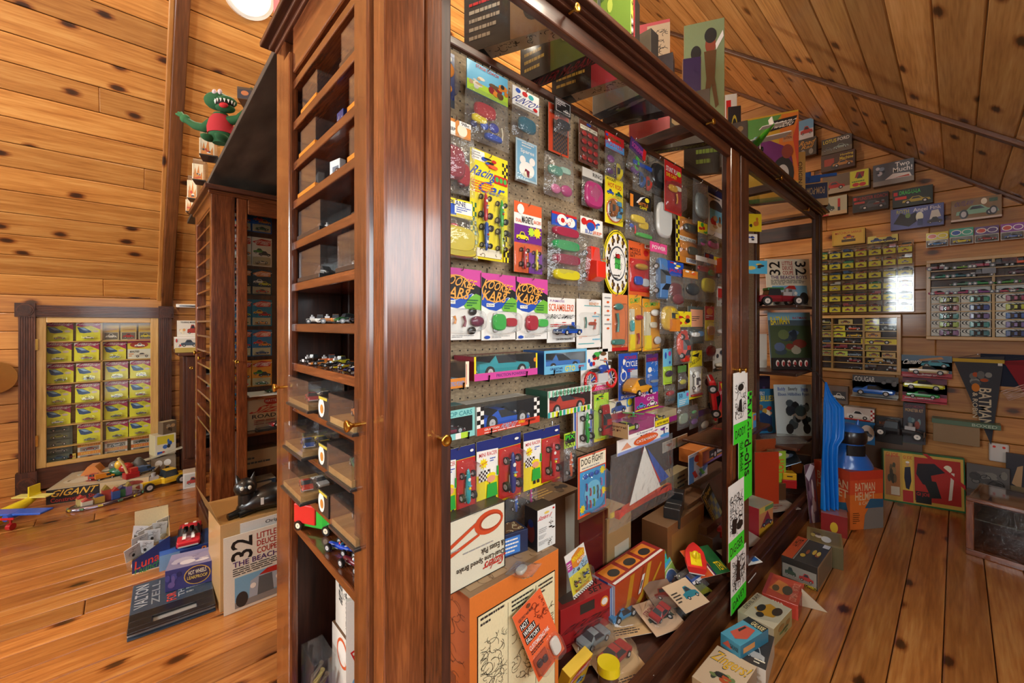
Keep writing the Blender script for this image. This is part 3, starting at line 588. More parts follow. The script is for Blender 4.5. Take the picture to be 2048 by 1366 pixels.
# ---------------- builders: packs ----------------
def sup(w_, h_, n=20, p=5.0):
    out = []
    for i in range(n):
        a = 2 * math.pi * (i + .5) / n; ca_, sa_ = math.cos(a), math.sin(a)
        out.append((w_ / 2 * math.copysign(abs(ca_) ** (2 / p), ca_), h_ / 2 * math.copysign(abs(sa_) ** (2 / p), sa_)))
    return out
def bubble(parent, cx, cz, w_, h_, d, p=5.0, name='bubble', mat='bubble'):
    rings = []
    for k, dd in ((1.06, 0), (1.0, .0008), (.98, d * .7), (.9, d)):
        rings.append([(cx + x, -dd - .0012, cz + z) for x, z in sup(w_ * k, h_ * k, 20, p)])
    mb = MB().loft(rings, 'W', True, None, False); mb.add(rings[-1], [tuple(range(20))], 'W', False)
    return mb.build(name, mat, parent)
def place_toys(root, toys, w_, h_, x0=0, z0=0, y0=0.0, vk=1.0):
    """toys: (kind, cx, cy, length as a fraction of w, colour, view, colour2) view s = side on, t = from above nose up, T = from above nose right, d = nose down"""
    for tt in toys:
        kind, cx, cz, ln, c, view = tt[:6]; c2 = tt[6] if len(tt) > 6 else None
        X, Z, L = x0 + (cx - .5) * w_, z0 + cz * h_, ln * w_ * (vk if view in ('t', 'd') else 1.0)
        if kind == 'blob':      # (cx, cz, w, colour, ratio)
            MB().ell((X, y0 - L * vk * .22 - .002, Z), L / 2, L * vk * .22, L / 2 * view * vk, c, 14, 8).build('toy', 'plastic', root); continue
        if kind == 'slab':
            q = MB(); pts = sup(L, L * view * vk, 16, 3.2); L *= vk; q.loft([[(X + x * k, y0 - d - .002, Z + z * k) for x, z in pts] for k, d in ((.9, 0), (1, L * .08), (1, L * .18), (.86, L * .26))], c); q.build('toy', 'plastic', root, bevel=0); continue
        if kind == 'rod':
            L *= vk
            MB().tube([(X, y0 - L * .12 - .004, Z - L * view * .5), (X + L * .12, y0 - L * .14 - .004, Z), (X - L * .05, y0 - L * .12 - .004, Z + L * view * .5)], [L * .13, L * .1, L * .13], c, 10).build('toy', 'plastic', root); continue
        wd = (CAR[kind][1] if kind in CAR else .44) * L
        if view == 's': M = T(X, y0 - wd * .5 - .002, Z)
        elif view == 't': M = T(X, y0 - .002, Z) @ RX(90) @ RZ(90)
        elif view == 'd': M = T(X, y0 - .002, Z) @ RX(90) @ RZ(-90)
        elif view == 'T': M = T(X, y0 - .002, Z) @ RX(90)
        else: M = T(X, y0 - wd * .5 - .002, Z) @ RY(view)
        toy(root, kind, L, c, M, True, L > .045, c2=c2, glass=c if kind == 'jeep' else '2a3238')
def carded(name, label, w_, h_, base, items, loc, rot=0, bub=None, toys=(), cat='toy pack', group=None, t=.0014, side=None, vk=1.0):
    root = thing(name, label, cat, loc, rot, group)
    MB().box((-w_ / 2, 0, 0), (w_ / 2, t, h_), [base, side or 'w', side or 'w', side or 'w', side or 'w', side or 'w']).build('card', 'paper', root)
    if items: art(MB(), items, w_, h_, T(-w_ / 2, 0, 0)).build('printed_art', 'paper', root)
    for b_ in (bub if isinstance(bub, list) else [bub] if bub else []):
        x0, y0, x1, y1, d = b_[:5]; bubble(root, ((x0 + x1) / 2 - .5) * w_, (y0 + y1) / 2 * h_, (x1 - x0) * w_, (y1 - y0) * h_, d, b_[5] if len(b_) > 5 else 5.0)
    place_toys(root, toys, w_, h_, vk=vk); return root
def pouch(w_, h_, d, seed, flare=.0):
    r = random.Random(seed); nx, nz = 9, 11; vs = []; fs = []
    for side in (-1, .35):
        for j in range(nz):
            v = j / (nz - 1)
            for i in range(nx):
                u = i / (nx - 1); e = (math.sin(math.pi * u) ** .55) * (math.sin(math.pi * min(1, v * 1.02)) ** .6 if v < .5 else math.sin(math.pi * v) ** .8)
                ww = w_ * (1 + flare * (1 - v)); jit = .05 * d if 0 < i < nx - 1 and 0 < j < nz - 1 else 0
                vs.append(((u - .5) * ww + r.uniform(-1, 1) * .012 * w_, side * (d * e * .75 + r.uniform(0, 1) * d * .22 * e) + r.uniform(-jit, jit), v * h_ + (r.uniform(-1, 1) * .012 * h_ if j == 0 else 0)))
    n = nx * nz
    for s_ in range(2):
        for j in range(nz - 1):
            for i in range(nx - 1):
                q = [s_ * n + j * nx + i, s_ * n + j * nx + i + 1, s_ * n + (j + 1) * nx + i + 1, s_ * n + (j + 1) * nx + i]; fs.append(q if s_ == 0 else q[::-1])
    return MB().add(vs, fs, 'W', True)
_seed = [0]
def bagged(name, label, w_, h_, hd, hbase, hitems, loc, rot=0, toys=(), d=.025, cat='bagged toy', flare=.06, group=None, hw=None, vk=1.0):
    """h_ total height, hd = height of the header card"""
    _seed[0] += 1; root = thing(name, label, cat, loc, rot, group); bh = h_ - hd * .8
    if hd > 0:
        hw = hw or w_; hc = MB().box((-hw / 2, -.002, h_ - hd), (hw / 2, .001, h_), hbase).build('header_card', 'paper', root)
        if hitems: art(MB(), hitems, hw, hd, T(-hw / 2, -.002, h_ - hd)).build('printed_art', 'paper', hc)
    pouch(w_, bh, d, _seed[0], flare).build('plastic_bag', 'bag', root)
    place_toys(root, toys, w_, bh, 0, 0, d * .2, vk); return root
def facesM(w_, d, h_):
    return dict(f=T(-w_ / 2, 0, 0), r=T(w_ / 2, 0, 0) @ RZ(90), l=T(-w_ / 2, d, 0) @ RZ(-90), t=T(-w_ / 2, 0, h_) @ RX(-90), b=T(w_ / 2, d, 0) @ RZ(180), u=T(-w_ / 2, d, 0) @ RX(90))
def carton(name, label, w_, d, h_, cols, arts, loc, rot=0, cat='box', group=None, mat='paper', bevel=.0012):
    """closed printed box, front face at local y=0, base centre of the front edge at loc; cols = one colour or [front,right,back,left,top,bottom]"""
    o = MB().box((-w_ / 2, 0, 0), (w_ / 2, d, h_), cols).build(name, mat, bevel=bevel); o.location = loc
    o.rotation_euler = [math.radians(a) for a in rot] if isinstance(rot, (tuple, list)) else (0, 0, math.radians(rot)); tag(o, label, cat, group)
    if arts:
        fm = facesM(w_, d, h_); mb = MB()
        for k, it in arts.items(): art(mb, it, d if k in 'rl' else w_, d if k in 'tu' else h_, fm[k])
        mb.build('printed_art', 'paper', o)
    return o
def window_box(name, label, w_, h_, d, cols, fr, items, loc, rot, kind, c, L, cat='boxed toy car', vw=90, sideitems=None, topitems=None, group=None):
    """carton with an open cellophane front; cols=(inside, outside, flap); fr=(bottom, side, top) flap widths"""
    root = thing(name, label, cat, loc, rot, group); bi, bo, bf = cols; t = .0012; fb, fs_, ft = fr
    mb = MB(); mb.box((-w_ / 2, d - t, 0), (w_ / 2, d, h_), bi); mb.box((-w_ / 2, 0, 0), (w_ / 2, d - t, t), [bo, bo, bi, bo, bi, bo]); mb.box((-w_ / 2, 0, t), (-w_ / 2 + t, d - t, h_), [bo, bi, bi, bo, bo, bo]); mb.box((w_ / 2 - t, 0, t), (w_ / 2, d - t, h_), [bo, bo, bi, bi, bo, bo])
    mb.box((-w_ / 2 + t, d * .55, h_ - t), (w_ / 2 - t, d - t, h_), bo); mb.build('carton', 'paper', root)
    f = MB(); f.box((-w_ / 2, -t, 0), (w_ / 2, 0, fb), bf)
    if fs_: f.box((-w_ / 2, -t, fb), (-w_ / 2 + fs_, 0, h_), bf); f.box((w_ / 2 - fs_, -t, fb), (w_ / 2, 0, h_), bf)
    if ft: f.box((-w_ / 2 + fs_, -t, h_ - ft), (w_ / 2 - fs_, 0, h_), bf)
    f.build('front_flap', 'paper', root)
    if items: art(MB(), items, w_, h_, T(-w_ / 2, -t, 0)).build('printed_art', 'paper', root)
    if sideitems: art(MB(), sideitems, d, h_, T(-w_ / 2, d, 0) @ RZ(-90)).build('printed_side', 'paper', root)
    MB().add([(-w_ / 2, -.0006, fb), (w_ / 2, -.0006, fb), (w_ / 2, -.0006, h_), (-w_ / 2, -.0006, h_), (-w_ / 2, d * .55, h_ + .0006), (w_ / 2, d * .55, h_ + .0006)], [(0, 1, 2, 3), (3, 2, 5, 4)], 'W').build('cellophane', 'bubble', root)
    toy(root, kind, L, c, T(0, d * .5, t + .002) @ RZ(0 if vw == 90 else vw), True, True); return root
def acrylic_case(name, label, w_, d, h_, base, loc, rot, bh=.012, cat='clear case', wood=None, group=None):
    root = thing(name, label, cat, loc, rot, group)
    MB().box((-w_ / 2, 0, 0), (w_ / 2, d, bh), base).build('base', 'plastic', root, bevel=.001)
    if wood: MB().box((-w_ * .45, d * .06, bh), (w_ * .45, d * .94, bh + .012), 'W').build('wood_plinth', wood, root)
    a, b_ = .003, .0015
    for p, q in (((-w_ / 2 + a, a, bh), (-w_ / 2 + a + b_, d - a, h_)), ((w_ / 2 - a - b_, a, bh), (w_ / 2 - a, d - a, h_)), ((-w_ / 2 + a + b_, a, bh), (w_ / 2 - a - b_, a + b_, h_)), ((-w_ / 2 + a + b_, d - a - b_, bh), (w_ / 2 - a - b_, d - a, h_)), ((-w_ / 2 + a, a, h_), (w_ / 2 - a, d - a, h_ + b_))):
        boxpart('cover_pane', p, q, 'acrylic', root)
    return root
# ---------------- placing helpers ----------------
def hang(x0, x1, yt, yb, off=.03):
    """pixel box on a plane in front of the pegboard: base centre, width, height"""
    Y = YP - off; a = onY(x0, yt, Y); b_ = onY(x0, yb, Y); c = onY(x1, yt, Y)
    return Vector(((a.x + c.x) / 2, Y, b_.z)), c.x - a.x, a.z - b_.z
_hook = None
def hook(loc_x, z, off):
    """chrome peg hook of the pegboard, out to the card it carries"""
    mb = MB().tube([(0, YP, 0), (0, YP - .004, 0), (0, YP - .008, .004), (0, YP - off + .002, .002), (0, YP - off - .006, .004), (0, YP - off - .010, .012)], .0016, 's', 6)
    mb.tube([(0, YP - .003, .0), (0, YP - .003, .028), (0, YP, .03)], .0016, 's', 6); mb.build('peg_hook', 'metal', caseA, (loc_x, 0, z))
def HC(name, label, px, base, items, off=.03, bub=None, toys=(), hk=True, rot=0, cat='toy pack', **kw):
    p, w_, h_ = hang(*px, off); o = carded(name, label, w_, h_, base, items, p, rot, bub, toys, cat, vk=(px[1] - px[0]) / (px[3] - px[2]) * h_ / w_, **kw)
    if hk: hook(p.x, p.z + h_ * .955, off)
    return o
def HB(name, label, px, hpx, hbase, hitems, off=.035, toys=(), d=.025, hk=True, cat='bagged toy', flare=.06, rot=0, hw=None):
    """px = whole pack, hpx = pixel height of the header"""
    p, w_, h_ = hang(*px, off); hd = h_ * hpx / (px[3] - px[2])
    o = bagged(name, label, w_, h_, hd, hbase, hitems, p, rot, toys, d, cat, flare, hw=hw and hw * w_, vk=(px[1] - px[0]) / (px[3] - px[2]) * h_ / w_)
    if hk: hook(p.x, p.z + h_ * .96, off)
    return o
def wallX(x0, x1, yt, yb, X):
    """pixel box on a plane facing the camera end of the room (normal -x): base centre, width, height"""
    a = onX(x0, yt, X); b_ = onX(x0, yb, X); c = onX(x1, yt, X); return Vector((X, (a.y + c.y) / 2, b_.z)), a.y - c.y, a.z - b_.z

def fwd(p): return p.x * CA + p.y * SA
def zat(p, py): return H + (HY - py) / FP * fwd(p)
def seg(p, q): return (p + q) / 2, math.hypot(q.x - p.x, q.y - p.y), math.degrees(math.atan2(q.y - p.y, q.x - p.x))
def stand(name, label, A, B, yt, z, d, cols, arts, cat='box', **kw):
    """box standing on level z, its lower front edge seen from pixel A to pixel B, top of the edge at A seen at row yt"""
    p, q = onZ(*A, z), onZ(*B, z); m_, w_, a = seg(p, q); h_ = zat(p, yt) - z
    return carton(name, label, w_, d, h_, cols, arts, m_, a, cat, **kw)
def boxY(name, label, x0, x1, yt, Y, zb, d, cols, arts, cat='box', **kw):
    a, c = onY(x0, yt, Y), onY(x1, yt, Y); return carton(name, label, c.x - a.x, d, a.z - zb, cols, arts, ((a.x + c.x) / 2, Y, zb), 0, cat, **kw)
def boxX(name, label, x0, x1, yt, yb, X, d, cols, arts, cat='box', **kw):
    p, w_, h_ = wallX(x0, x1, yt, yb, X); return carton(name, label, w_, d, h_, cols, arts, p, -90, cat, **kw)
def turned(x0, x1, Y0, yaw, z0):
    """upright rectangle turned by yaw whose left edge stands on pixel column x0 at depth Y0 and whose right edge is seen at column x1"""
    p = onY(x0, HY, Y0); p.z = z0; dx, dy = math.cos(math.radians(yaw)), math.sin(math.radians(yaw)); r = ray(x1, HY)
    t = (p.x * r.y - p.y * r.x) / (dy * r.x - dx * r.y); q = Vector((p.x + dx * t, p.y + dy * t, z0)); return p, q, t
def boxT(name, label, x0, x1, yt, Y0, yaw, z0, d, cols, arts, cat='box', **kw):
    p, q, w_ = turned(x0, x1, Y0, yaw, z0); return carton(name, label, w_, d, zat(p, yt) - z0, cols, arts, (p + q) / 2, yaw, cat, **kw)
def lying(name, label, P, Q, R, z, h, cols, arts, cat='box', **kw):
    """box lying with its printed top at level z: P near-left, Q far-left, R far-right corner pixels"""
    p, q, r = onZ(*P, z), onZ(*Q, z), onZ(*R, z); u = r - q; a = math.degrees(math.atan2(u.y, u.x)); n = Vector((-u.y, u.x, 0)).normalized(); d = abs((q - p).dot(n))
    m_ = (q + r) / 2 - n * d; m_.z = z - h; return carton(name, label, u.length, d, h, cols, arts, m_, a, cat, **kw)
# ---------------- toys hanging on the pegboard ----------------
HC('toy_card', 'dark blue card with glossy orange domed toy at pegboard upper left corner', (868, 909, 88, 200), 'N', [('e', .55, .88, .3, .1, 'C'), ('t', 'D', .5, .85, .62, .91, 'N'), ('r', .0, .0, 1, .14, 'D')], .03, (.1, .14, .95, .8, .03), [('blob', .5, .62, .75, 'o', 1.1), ('slab', .5, .3, .6, 'E', .6)])
HB('toy_bag', 'bag of stagecoach parts under header painted with a stagecoach', (931, 1016, 115, 273), 60, 'A', [('r', 0, 0, 1, .35, 'L'), ('b', 0, .1, .45, .6, 9, ['C', 't', 'w']), ('b', .4, .1, 1, .7, 10, ['E', 'n', 'o', 'r']), ('t', 'STAGE COACH', .2, .84, .75, .95, 'R'), ('e', .85, .6, .05, .08, 'k')],
   .045, [('slab', .42, .6, .5, 'c0303a', .7), ('slab', .3, .42, .34, 'Y', .6), ('blob', .42, .34, .2, 'B', 1.0), ('blob', .64, .36, .24, '2a3aa8', 1.0), ('rod', .84, .3, .2, 'C', 1.6), ('blob', .18, .3, .16, 'N', 1), ('slab', .62, .16, .42, 'B', .4)], .03, hw=.96)
HB('toy_bag', 'small bag with teal rounded toy, white header with coloured dots', (1024, 1077, 169, 268), 38, 'W', [('t', 'FUNTOY', .08, .2, .95, .6, '20368c', 0, .3), ('e', .2, .82, .09, .12, 'B'), ('e', .45, .8, .1, .13, 'R'), ('e', .68, .78, .1, .13, 'T'), ('e', .85, .2, .08, .1, 'R'), ('l', .1, .05, .8, .15, 1, 'S')], .04, [('slab', .52, .42, .66, '2f7488', .86)], .024)
HC('toy_card', 'orange card printed with a grid of black squares', (1097, 1137, 203, 300), 'e2502c', [('r', .2, .04, .95, .7, '6a4a3a'), ('k', .24, .06, .92, .68, 9, 14, 'D', '7a5a46'), ('t', 'HOMERUN', .05, .8, .5, .87, 'W')], .03)
HB('toy_bag', 'little bag of black pieces with black header over orange grid card', (1109, 1141, 192, 262), 30, 'K', [('r', .06, .1, .94, .9, 'W'), ('r', .08, .13, .92, .87, 'K'), ('l', .12, .5, .7, .85, 3, 'W'), ('c', .5, .15, .92, .42, 'w')], .05, [('slab', .5, .42, .8, '30343a', .7)], .018, hk=False)
HC('toy_card', 'brown card with twelve red disc caps behind clear bubbles', (1158, 1196, 237, 322), '6a3a28', [('e', .5, .96, .12, .03, 'B'), ('r', .06, .8, .95, .9, 'C'), ('t', 'POCKET JET CAPS', .1, .82, .9, .88, 'k')], .03, (.03, .02, .97, .78, .012),
   [('blob', .2 + .3 * i, .12 + .19 * j, .27, 'b0221e', 1.0) for i in range(3) for j in range(4)])
HB('toy_bag', 'pale blue printed bag with a small red white part', (1031, 1073, 274, 361), 82, 'b8d0d8', [('r', .05, .05, .95, .95, '7ab0cc'), ('e', .5, .28, .36, .2, 'W'), ('t', 'Spares', .2, .66, .85, .78, 'W'), ('e', .3, .5, .14, .1, 'W'), ('e', .75, .52, .14, .1, 'W'), ('l', .25, .82, .9, .95, 2, 'W'), ('p', 'M', [(.35, .14), (.6, .1), (.62, .26), (.42, .3)]), ('p', 'C', [(.36, .12), (.5, .1), (.46, .24), (.36, .22)])], .035, [], .01)
HB('toy_bag', 'cloudy green bag holding pink and magenta pieces', (1089, 1146, 300, 388), 0, 'W', None, .05, [('slab', .35, .62, .5, '4a8a7a', .7), ('rod', .5, .58, .4, 'C', 1.0), ('blob', .36, .2, .34, 'c86a96', 1), ('blob', .72, .22, .42, 'b03a78', 1), ('slab', .7, .7, .4, '9ac4b4', .6)], .03)
HB('toy_bag', 'bag with white pistol grip toy over magenta card', (1164, 1204, 333, 410), 18, 'w', [('t', 'RING', .5, .3, .95, .75, 'k')], .035, [('slab', .5, .42, .9, 'b03a72', 1.5), ('slab', .4, .62, .55, 'W', .45), ('rod', .45, .4, .3, 'w', 1.2), ('blob', .3, .14, .16, 'N', 1)], .02)
HB('toy_bag', 'large crimson plastic vehicle in bag with orange ninety-eight cent header', (868, 948, 222, 376), 34, 'E', [('r', 0, 0, .5, .8, 'W'), ('e', .72, .45, .16, .38, 'C'), ('r', .62, .72, 1, 1, 'W'), ('t', '98c', .68, .76, .95, .96, 'K'), ('t', 'JEEP', .28, .2, .5, .45, 'K')], .07,
   [('slab', .38, .5, .72, '8c2238', 1.25), ('slab', .74, .36, .34, 'a01c30', 1.8), ('blob', .7, .2, .2, '501020', 1)], .045, hw=.8)
HC('toy_card', 'tall yellow checkered card with four bubbled racers', (938, 1017, 293, 515), 'Y', [('k', .84, .74, 1, .96, 3, 6, 'Y', 'K'), ('r', .04, .9, .36, .99, 'W'), ('l', .06, .91, .3, .98, 3, 'S'), ('t', 'Racing', .03, .73, .68, .85, 'B', 0, .3), ('t', 'Car', .22, .62, .9, .73, 'B', 0, .2), ('r', .62, .74, .98, .82, 'R'), ('e', .69, .78, .045, .025, 'J'), ('e', .8, .78, .045, .025, 'J'), ('e', .91, .78, .045, .025, 'J'), ('l', .02, .6, .6, .72, 5, 'O'), ('b', .2, .86, .75, .96, 9, ['R', 'B', 'O', 'K']), ('k', 0, .12, .14, .5, 3, 9, 'g', 'Y'), ('k', .86, .0, 1, .3, 3, 6, 'Y', 'K'), ('r', .14, .02, .8, .1, 'C'), ('x', .14, .02, .8, .1, 8, 'n')],
   .055, (.12, .08, .97, .62, .035, 4), [('racer', .33, .48, .74, 'c0242c', 't', 'W'), ('racer', .76, .46, .72, '35a83c', 't', 'R'), ('racer', .35, .21, .74, '2450a8', 'd', 'R'), ('racer', .77, .20, .72, 'b8c82a', 'd', 'K')], rot=(0, 0, 3))
HB('toy_bag', 'bagged yellow plastic aeroplane with a red nose at pegboard left edge', (866, 953, 386, 510), 38, 'Y', [('r', 0, .1, .5, .7, 'B'), ('r', .45, .2, 1, .9, 'W'), ('t', 'PLANE', .3, .62, .8, .9, 'N'), ('l', .5, .25, .95, .6, 3, 'B')], .085, [('slab', .5, .42, .86, 'd8c230', .74), ('blob', .62, .5, .38, 'e8d860', 1), ('blob', .48, .66, .26, 'c42a4a', 1), ('slab', .56, .14, .8, 'c8b428', .3)], .05, hw=.75)
HC('toy_card', 'orange and purple card with red and yellow racers', (1028, 1083, 400, 543), 'W', [('r', 0, .84, 1, 1, 'O'), ('r', 0, .42, 1, .68, '6a1f86'), ('r', 0, 0, 1, .42, 'O'), ('t', 'DUAL', .06, .71, .26, .76, 'O'), ('t', 'MAGNETIC', .27, .71, .68, .81, 'K'), ('t', 'RACERS', .7, .73, .97, .78, 'O'), ('e', .22, .9, .12, .07, 'W'), ('s', .6, .6, .08, 9, 'L'), ('s', .82, .6, .09, 9, 'Y'), ('c', .06, .45, .5, .58, 'Y'), ('r', .5, 0, 1, .3, 'p')], .035, (.05, .02, .97, .41, .03), [('racer', .3, .21, .85, 'b8242a', 't', 'C'), ('racer', .74, .2, .8, 'd8c41e', 't', 'B')])
HB('toy_bag', 'bag of stacked soft car shells in crimson, green and yellow', (1096, 1158, 419, 566), 28, 'B', [('r', 0, .82, 1, 1, 'R'), ('e', .4, .5, .2, .42, 'W'), ('e', .75, .45, .18, .36, 'W'), ('e', .42, .48, .08, .18, 'R'), ('x', .1, .1, .95, .8, 8, 'R')], .05, [('slab', .5, .86, .84, 'a03048', .4), ('slab', .5, .64, .86, '2a9a58', .42), ('slab', .52, .41, .88, '8c2a44', .42), ('slab', .52, .16, .86, 'd0c42a', .44), ('blob', .4, .86, .3, 'a83850', .5), ('blob', .4, .64, .3, '34a860', .5), ('blob', .42, .41, .3, '963048', .5)], .03, hw=.8)
HB('toy_bag', 'bagged bright red jeep under white header', (1157, 1207, 430, 580), 35, 'W', [('e', .45, .62, .22, .3, 'R'), ('e', .45, .5, .18, .25, 'B'), ('t', 'BUD', .2, .06, .5, .3, 'B'), ('t', 'JEEP', .52, .06, .95, .28, 'O'), ('e', .14, .72, .12, .2, 'R'), ('b', .6, .4, 1, .9, 4, ['B', 'W', 'b'])], .05, [('jeep', .40, .44, 1.4, 'e0301e', 't')], .04, hw=.88)
# oval display card of watches
p, w_, h_ = hang(1206, 1261, 452, 592, .04)
t = thing('toy_card', 'oval white card with ring of little gold watches', 'toy pack', p)
el = [(w_ / 2 * math.cos(2 * math.pi * i / 32), h_ / 2 + h_ / 2 * math.sin(2 * math.pi * i / 32)) for i in range(32)]
MB().prism(el, 0, .0014, 'Y').build('card', 'paper', t); mb = MB()
art(mb, [('e', .5, .5, .485, .485, 'K'), ('e', .5, .5, .47, .472, 'Y'), ('e', .5, .5, .43, .44, 'W'), ('e', .5, .5, .3, .26, 'D'), ('e', .5, .5, .27, .235, 'W'), ('r', .4, .42, .6, .6, 'J'), ('r', .42, .58, .58, .64, 'R'), ('x', .3, .3, .7, .7, 14, 'K'), ('l', .34, .26, .66, .34, 2, 'K')], w_, h_, T(-w_ / 2, 0, 0)); mb.build('printed_art', 'paper', t)
for k in range(12):
    a = 2 * math.pi * k / 12; x, z = w_ * .36 * math.cos(a), h_ / 2 + h_ * .37 * math.sin(a)
    wt = MB().cyl((x, -.001, z), (x, -.006, z), .0085, 'd8b860', None, 14, None, 'W'); wt.box((x - .004, -.003, z - .018), (x + .004, -.001, z + .018), '7a5a28'); wt.build('watch', 'metal', t)
hook(p.x, p.z + h_ * .96, .04)
HB('toy_bag', 'bagged yellow and purple buggy under red and blue header', (1210, 1247, 261, 352), 32, 'R', [('r', 0, 0, 1, .45, 'b'), ('t', 'HUSTLER', .05, .2, .95, .5, 'R'), ('t', 'SCREAMIN', .1, .6, .8, .8, 'g'), ('b', 0, .4, .3, .9, 3, ['B', 'W'])], .04, [('vw', .62, .28, .9, 'd8c83a', 't', 'p'), ('blob', .28, .6, .4, '8a3a8a', 1), ('blob', .25, .22, .36, '5a2a6a', 1)], .03)
HB('toy_bag', 'tilted bag with lime green car and purple header', (1252, 1284, 272, 342), 26, 'V', [('t', 'SCREAMER', .1, .3, .95, .7, 'P'), ('r', .8, 0, 1, 1, 'R')], .06, [('coupe', .5, .5, .95, '4ac82e', 't'), ('slab', .6, .15, .7, 'p', .5)], .03, rot=(0, 14, 0))
HB('toy_bag', 'bagged blue and red car next to the pegboard centre top', (1266, 1303, 318, 378), 8, 'B', None, .07, [('vw', .35, .45, .85, '2a5a9a', 't', 'k'), ('vw', .72, .42, .8, 'c83a2a', 't', 'k')], .03)
HB('toy_bag', 'dark bag with white cloud shaped label', (1299, 1333, 309, 384), 0, 'K', None, .05, [('slab', .5, .5, .95, '26282a', 1.6), ('blob', .66, .5, .5, 'w', .7)], .02)
HC('toy_card', 'yellow card with brown and blue toy car', (1210, 1246, 349, 444), 'Y', [('t', 'HOT ROD', .15, .78, .9, .88, 'R'), ('t', 'POCKET', .1, .92, .6, .97, 'K'), ('c', .1, .62, .48, .74, 'B'), ('c', .55, .62, .95, .74, 'g'), ('e', .5, .3, .44, .26, 'O'), ('e', .5, .3, .4, .235, 'W')], .04, (.08, .05, .95, .58, .03, 3), [('vw', .3, .32, .95, '9a5a22', 't'), ('coupe', .66, .32, .95, '3a8ab8', 't')])
HB('toy_bag', 'clear bag of yellow parts below black header', (1252, 1306, 377, 476), 34, 'K', [('p', 'W', [(.3, .4), (.5, .8), (.75, .95), (.6, .8), (.4, .4)]), ('t', 'BATTLE', .4, .32, .85, .52, 'o'), ('t', 'GAME', .45, .1, .8, .28, 'Y'), ('e', .8, .75, .1, .14, 'Y'), ('r', .02, .05, .16, .8, 'o')], .06, [('slab', .4, .62, .5, 'e0c020', .6), ('slab', .62, .5, .36, 'd8b41a', .9), ('rod', .3, .3, .3, 'R', 1), ('slab', .6, .18, .6, 'J', .3), ('blob', .2, .4, .16, 'B', 1)], .03, hw=.8)
HB('toy_bag', 'white surfboard shaped pack hanging near pegboard centre', (1308, 1341, 389, 482), 0, 'W', None, .06, [('slab', .5, .5, .92, 'c9cbc6', 2.4), ('rod', .6, .5, .2, 'R', 4)], .016)
HC('toy_card', 'red card holding golden toy figures', (1329, 1363, 318, 420), 'R', [('t', 'STUNT PLANE', .08, .8, .92, .9, 'W'), ('t', 'DIE CAST', .1, .7, .7, .77, 'Y'), ('e', .84, .84, .12, .05, 'L'), ('r', .06, .04, .94, .6, 'a01818')], .08, (.06, .04, .96, .6, .03), [('slab', .4, .48, .5, 'd8a02a', .8), ('rod', .6, .3, .5, 'c88a20', 1.2), ('slab', .7, .52, .4, 'C', .7)])
HC('toy_card', 'orange pack with gold and blue launcher', (1257, 1299, 480, 590), 'O', [('r', 0, .72, 1, 1, 'O'), ('t', 'MISSILE', .06, .82, .55, .88, 'K'), ('t', 'LAUNCH', .06, .76, .55, .81, 'K'), ('t', 'SET', .06, .71, .3, .75, 'K'), ('e', .82, .83, .12, .06, 'R'), ('r', .74, .92, 1, 1, 'W'), ('t', '49', .78, .93, .96, .99, 'R'), ('r', .06, .08, .94, .68, 'R')], .05, (.06, .1, .94, .68, .03), [('blob', .48, .54, .62, 'b88a2a', .5), ('slab', .4, .28, .4, 'B', 1.1), ('slab', .74, .26, .34, 's', 1.2)])
HB('toy_bag', 'bagged blue and white striped racing car with round number', (1300, 1333, 482, 604), 20, 'Z', [('t', 'POWER', .1, .3, .9, .7, 'W')], .085, [('coupe', .5, .46, 2.5, '4a7ab0', 't'), ('blob', .5, .32, .4, 'W', 1)], .035)
HC('toy_card', 'yellow striped card of black construction pieces', (1352, 1394, 428, 522), 'E', [('k', 0, .02, .16, .98, 2, 10, 'Y', 'K'), ('r', .15, .48, .95, .58, 'W'), ('t', 'ROAD WORK', .18, .5, .92, .56, 'K'), ('r', .45, .02, .98, .13, 'W'), ('t', 'DANGER', .5, .04, .94, .11, 'B')], .05, [(.15, .6, .95, .95, .03), (.15, .14, .95, .46, .03)], [('slab', .6, .78, .66, '2a3230', .6), ('slab', .72, .3, .44, '3a4030', .9), ('slab', .3, .34, .3, 'E', .8)])
HB('toy_bag', 'grey bag with black outlined toy pistol', (1386, 1416, 355, 446), 0, 'S', None, .09, [('slab', .5, .45, .85, '8a9490', 2.0), ('rod', .4, .5, .34, 'D', 3.2)], .02)
HC('toy_card', 'dark scalloped card picturing blue sky and desert riders', (1416, 1446, 371, 468), 'W', [('r', 0, .86, 1, 1, 'N'), ('l', .05, .78, .8, .84, 1, 'k'), ('e', .5, .62, .42, .14, 'D'), ('r', .1, .1, .9, .56, 'A'), ('r', .1, .1, .9, .3, 'C'), ('b', .1, .15, .9, .5, 8, ['n', 't', 'R'])], .09)
HB('toy_bag', 'small pink blister bag with green yellow header near right stile', (1396, 1414, 442, 490), 22, 'Y', [('b', 0, 0, 1, 1, 5, ['G', 'R', 'Y'])], .10, [('blob', .5, .35, .8, 'D', .7), ('blob', .5, .2, .5, 'P', 1)], .02)
HB('toy_bag', 'magenta card with silver dark toy in tiny bag', (1414, 1436, 466, 500), 0, 'P', None, .09, [('slab', .5, .4, .9, 'P', .8), ('blob', .45, .6, .7, 'k', .6)], .02)
HB('toy_bag', 'hot pink toy in bag with yellow header beside door stile', (1450, 1466, 398, 462), 26, 'Y', None, .08, [('blob', .5, .5, .9, 'Z', 1.2)], .02)
HB('toy_bag', 'blue plastic toy bag just under the hot pink one', (1451, 1466, 466, 510), 0, 'B', None, .07, [('blob', .5, .6, .8, 'b', 1.2), ('slab', .5, .25, .7, 'W', .5)], .02)
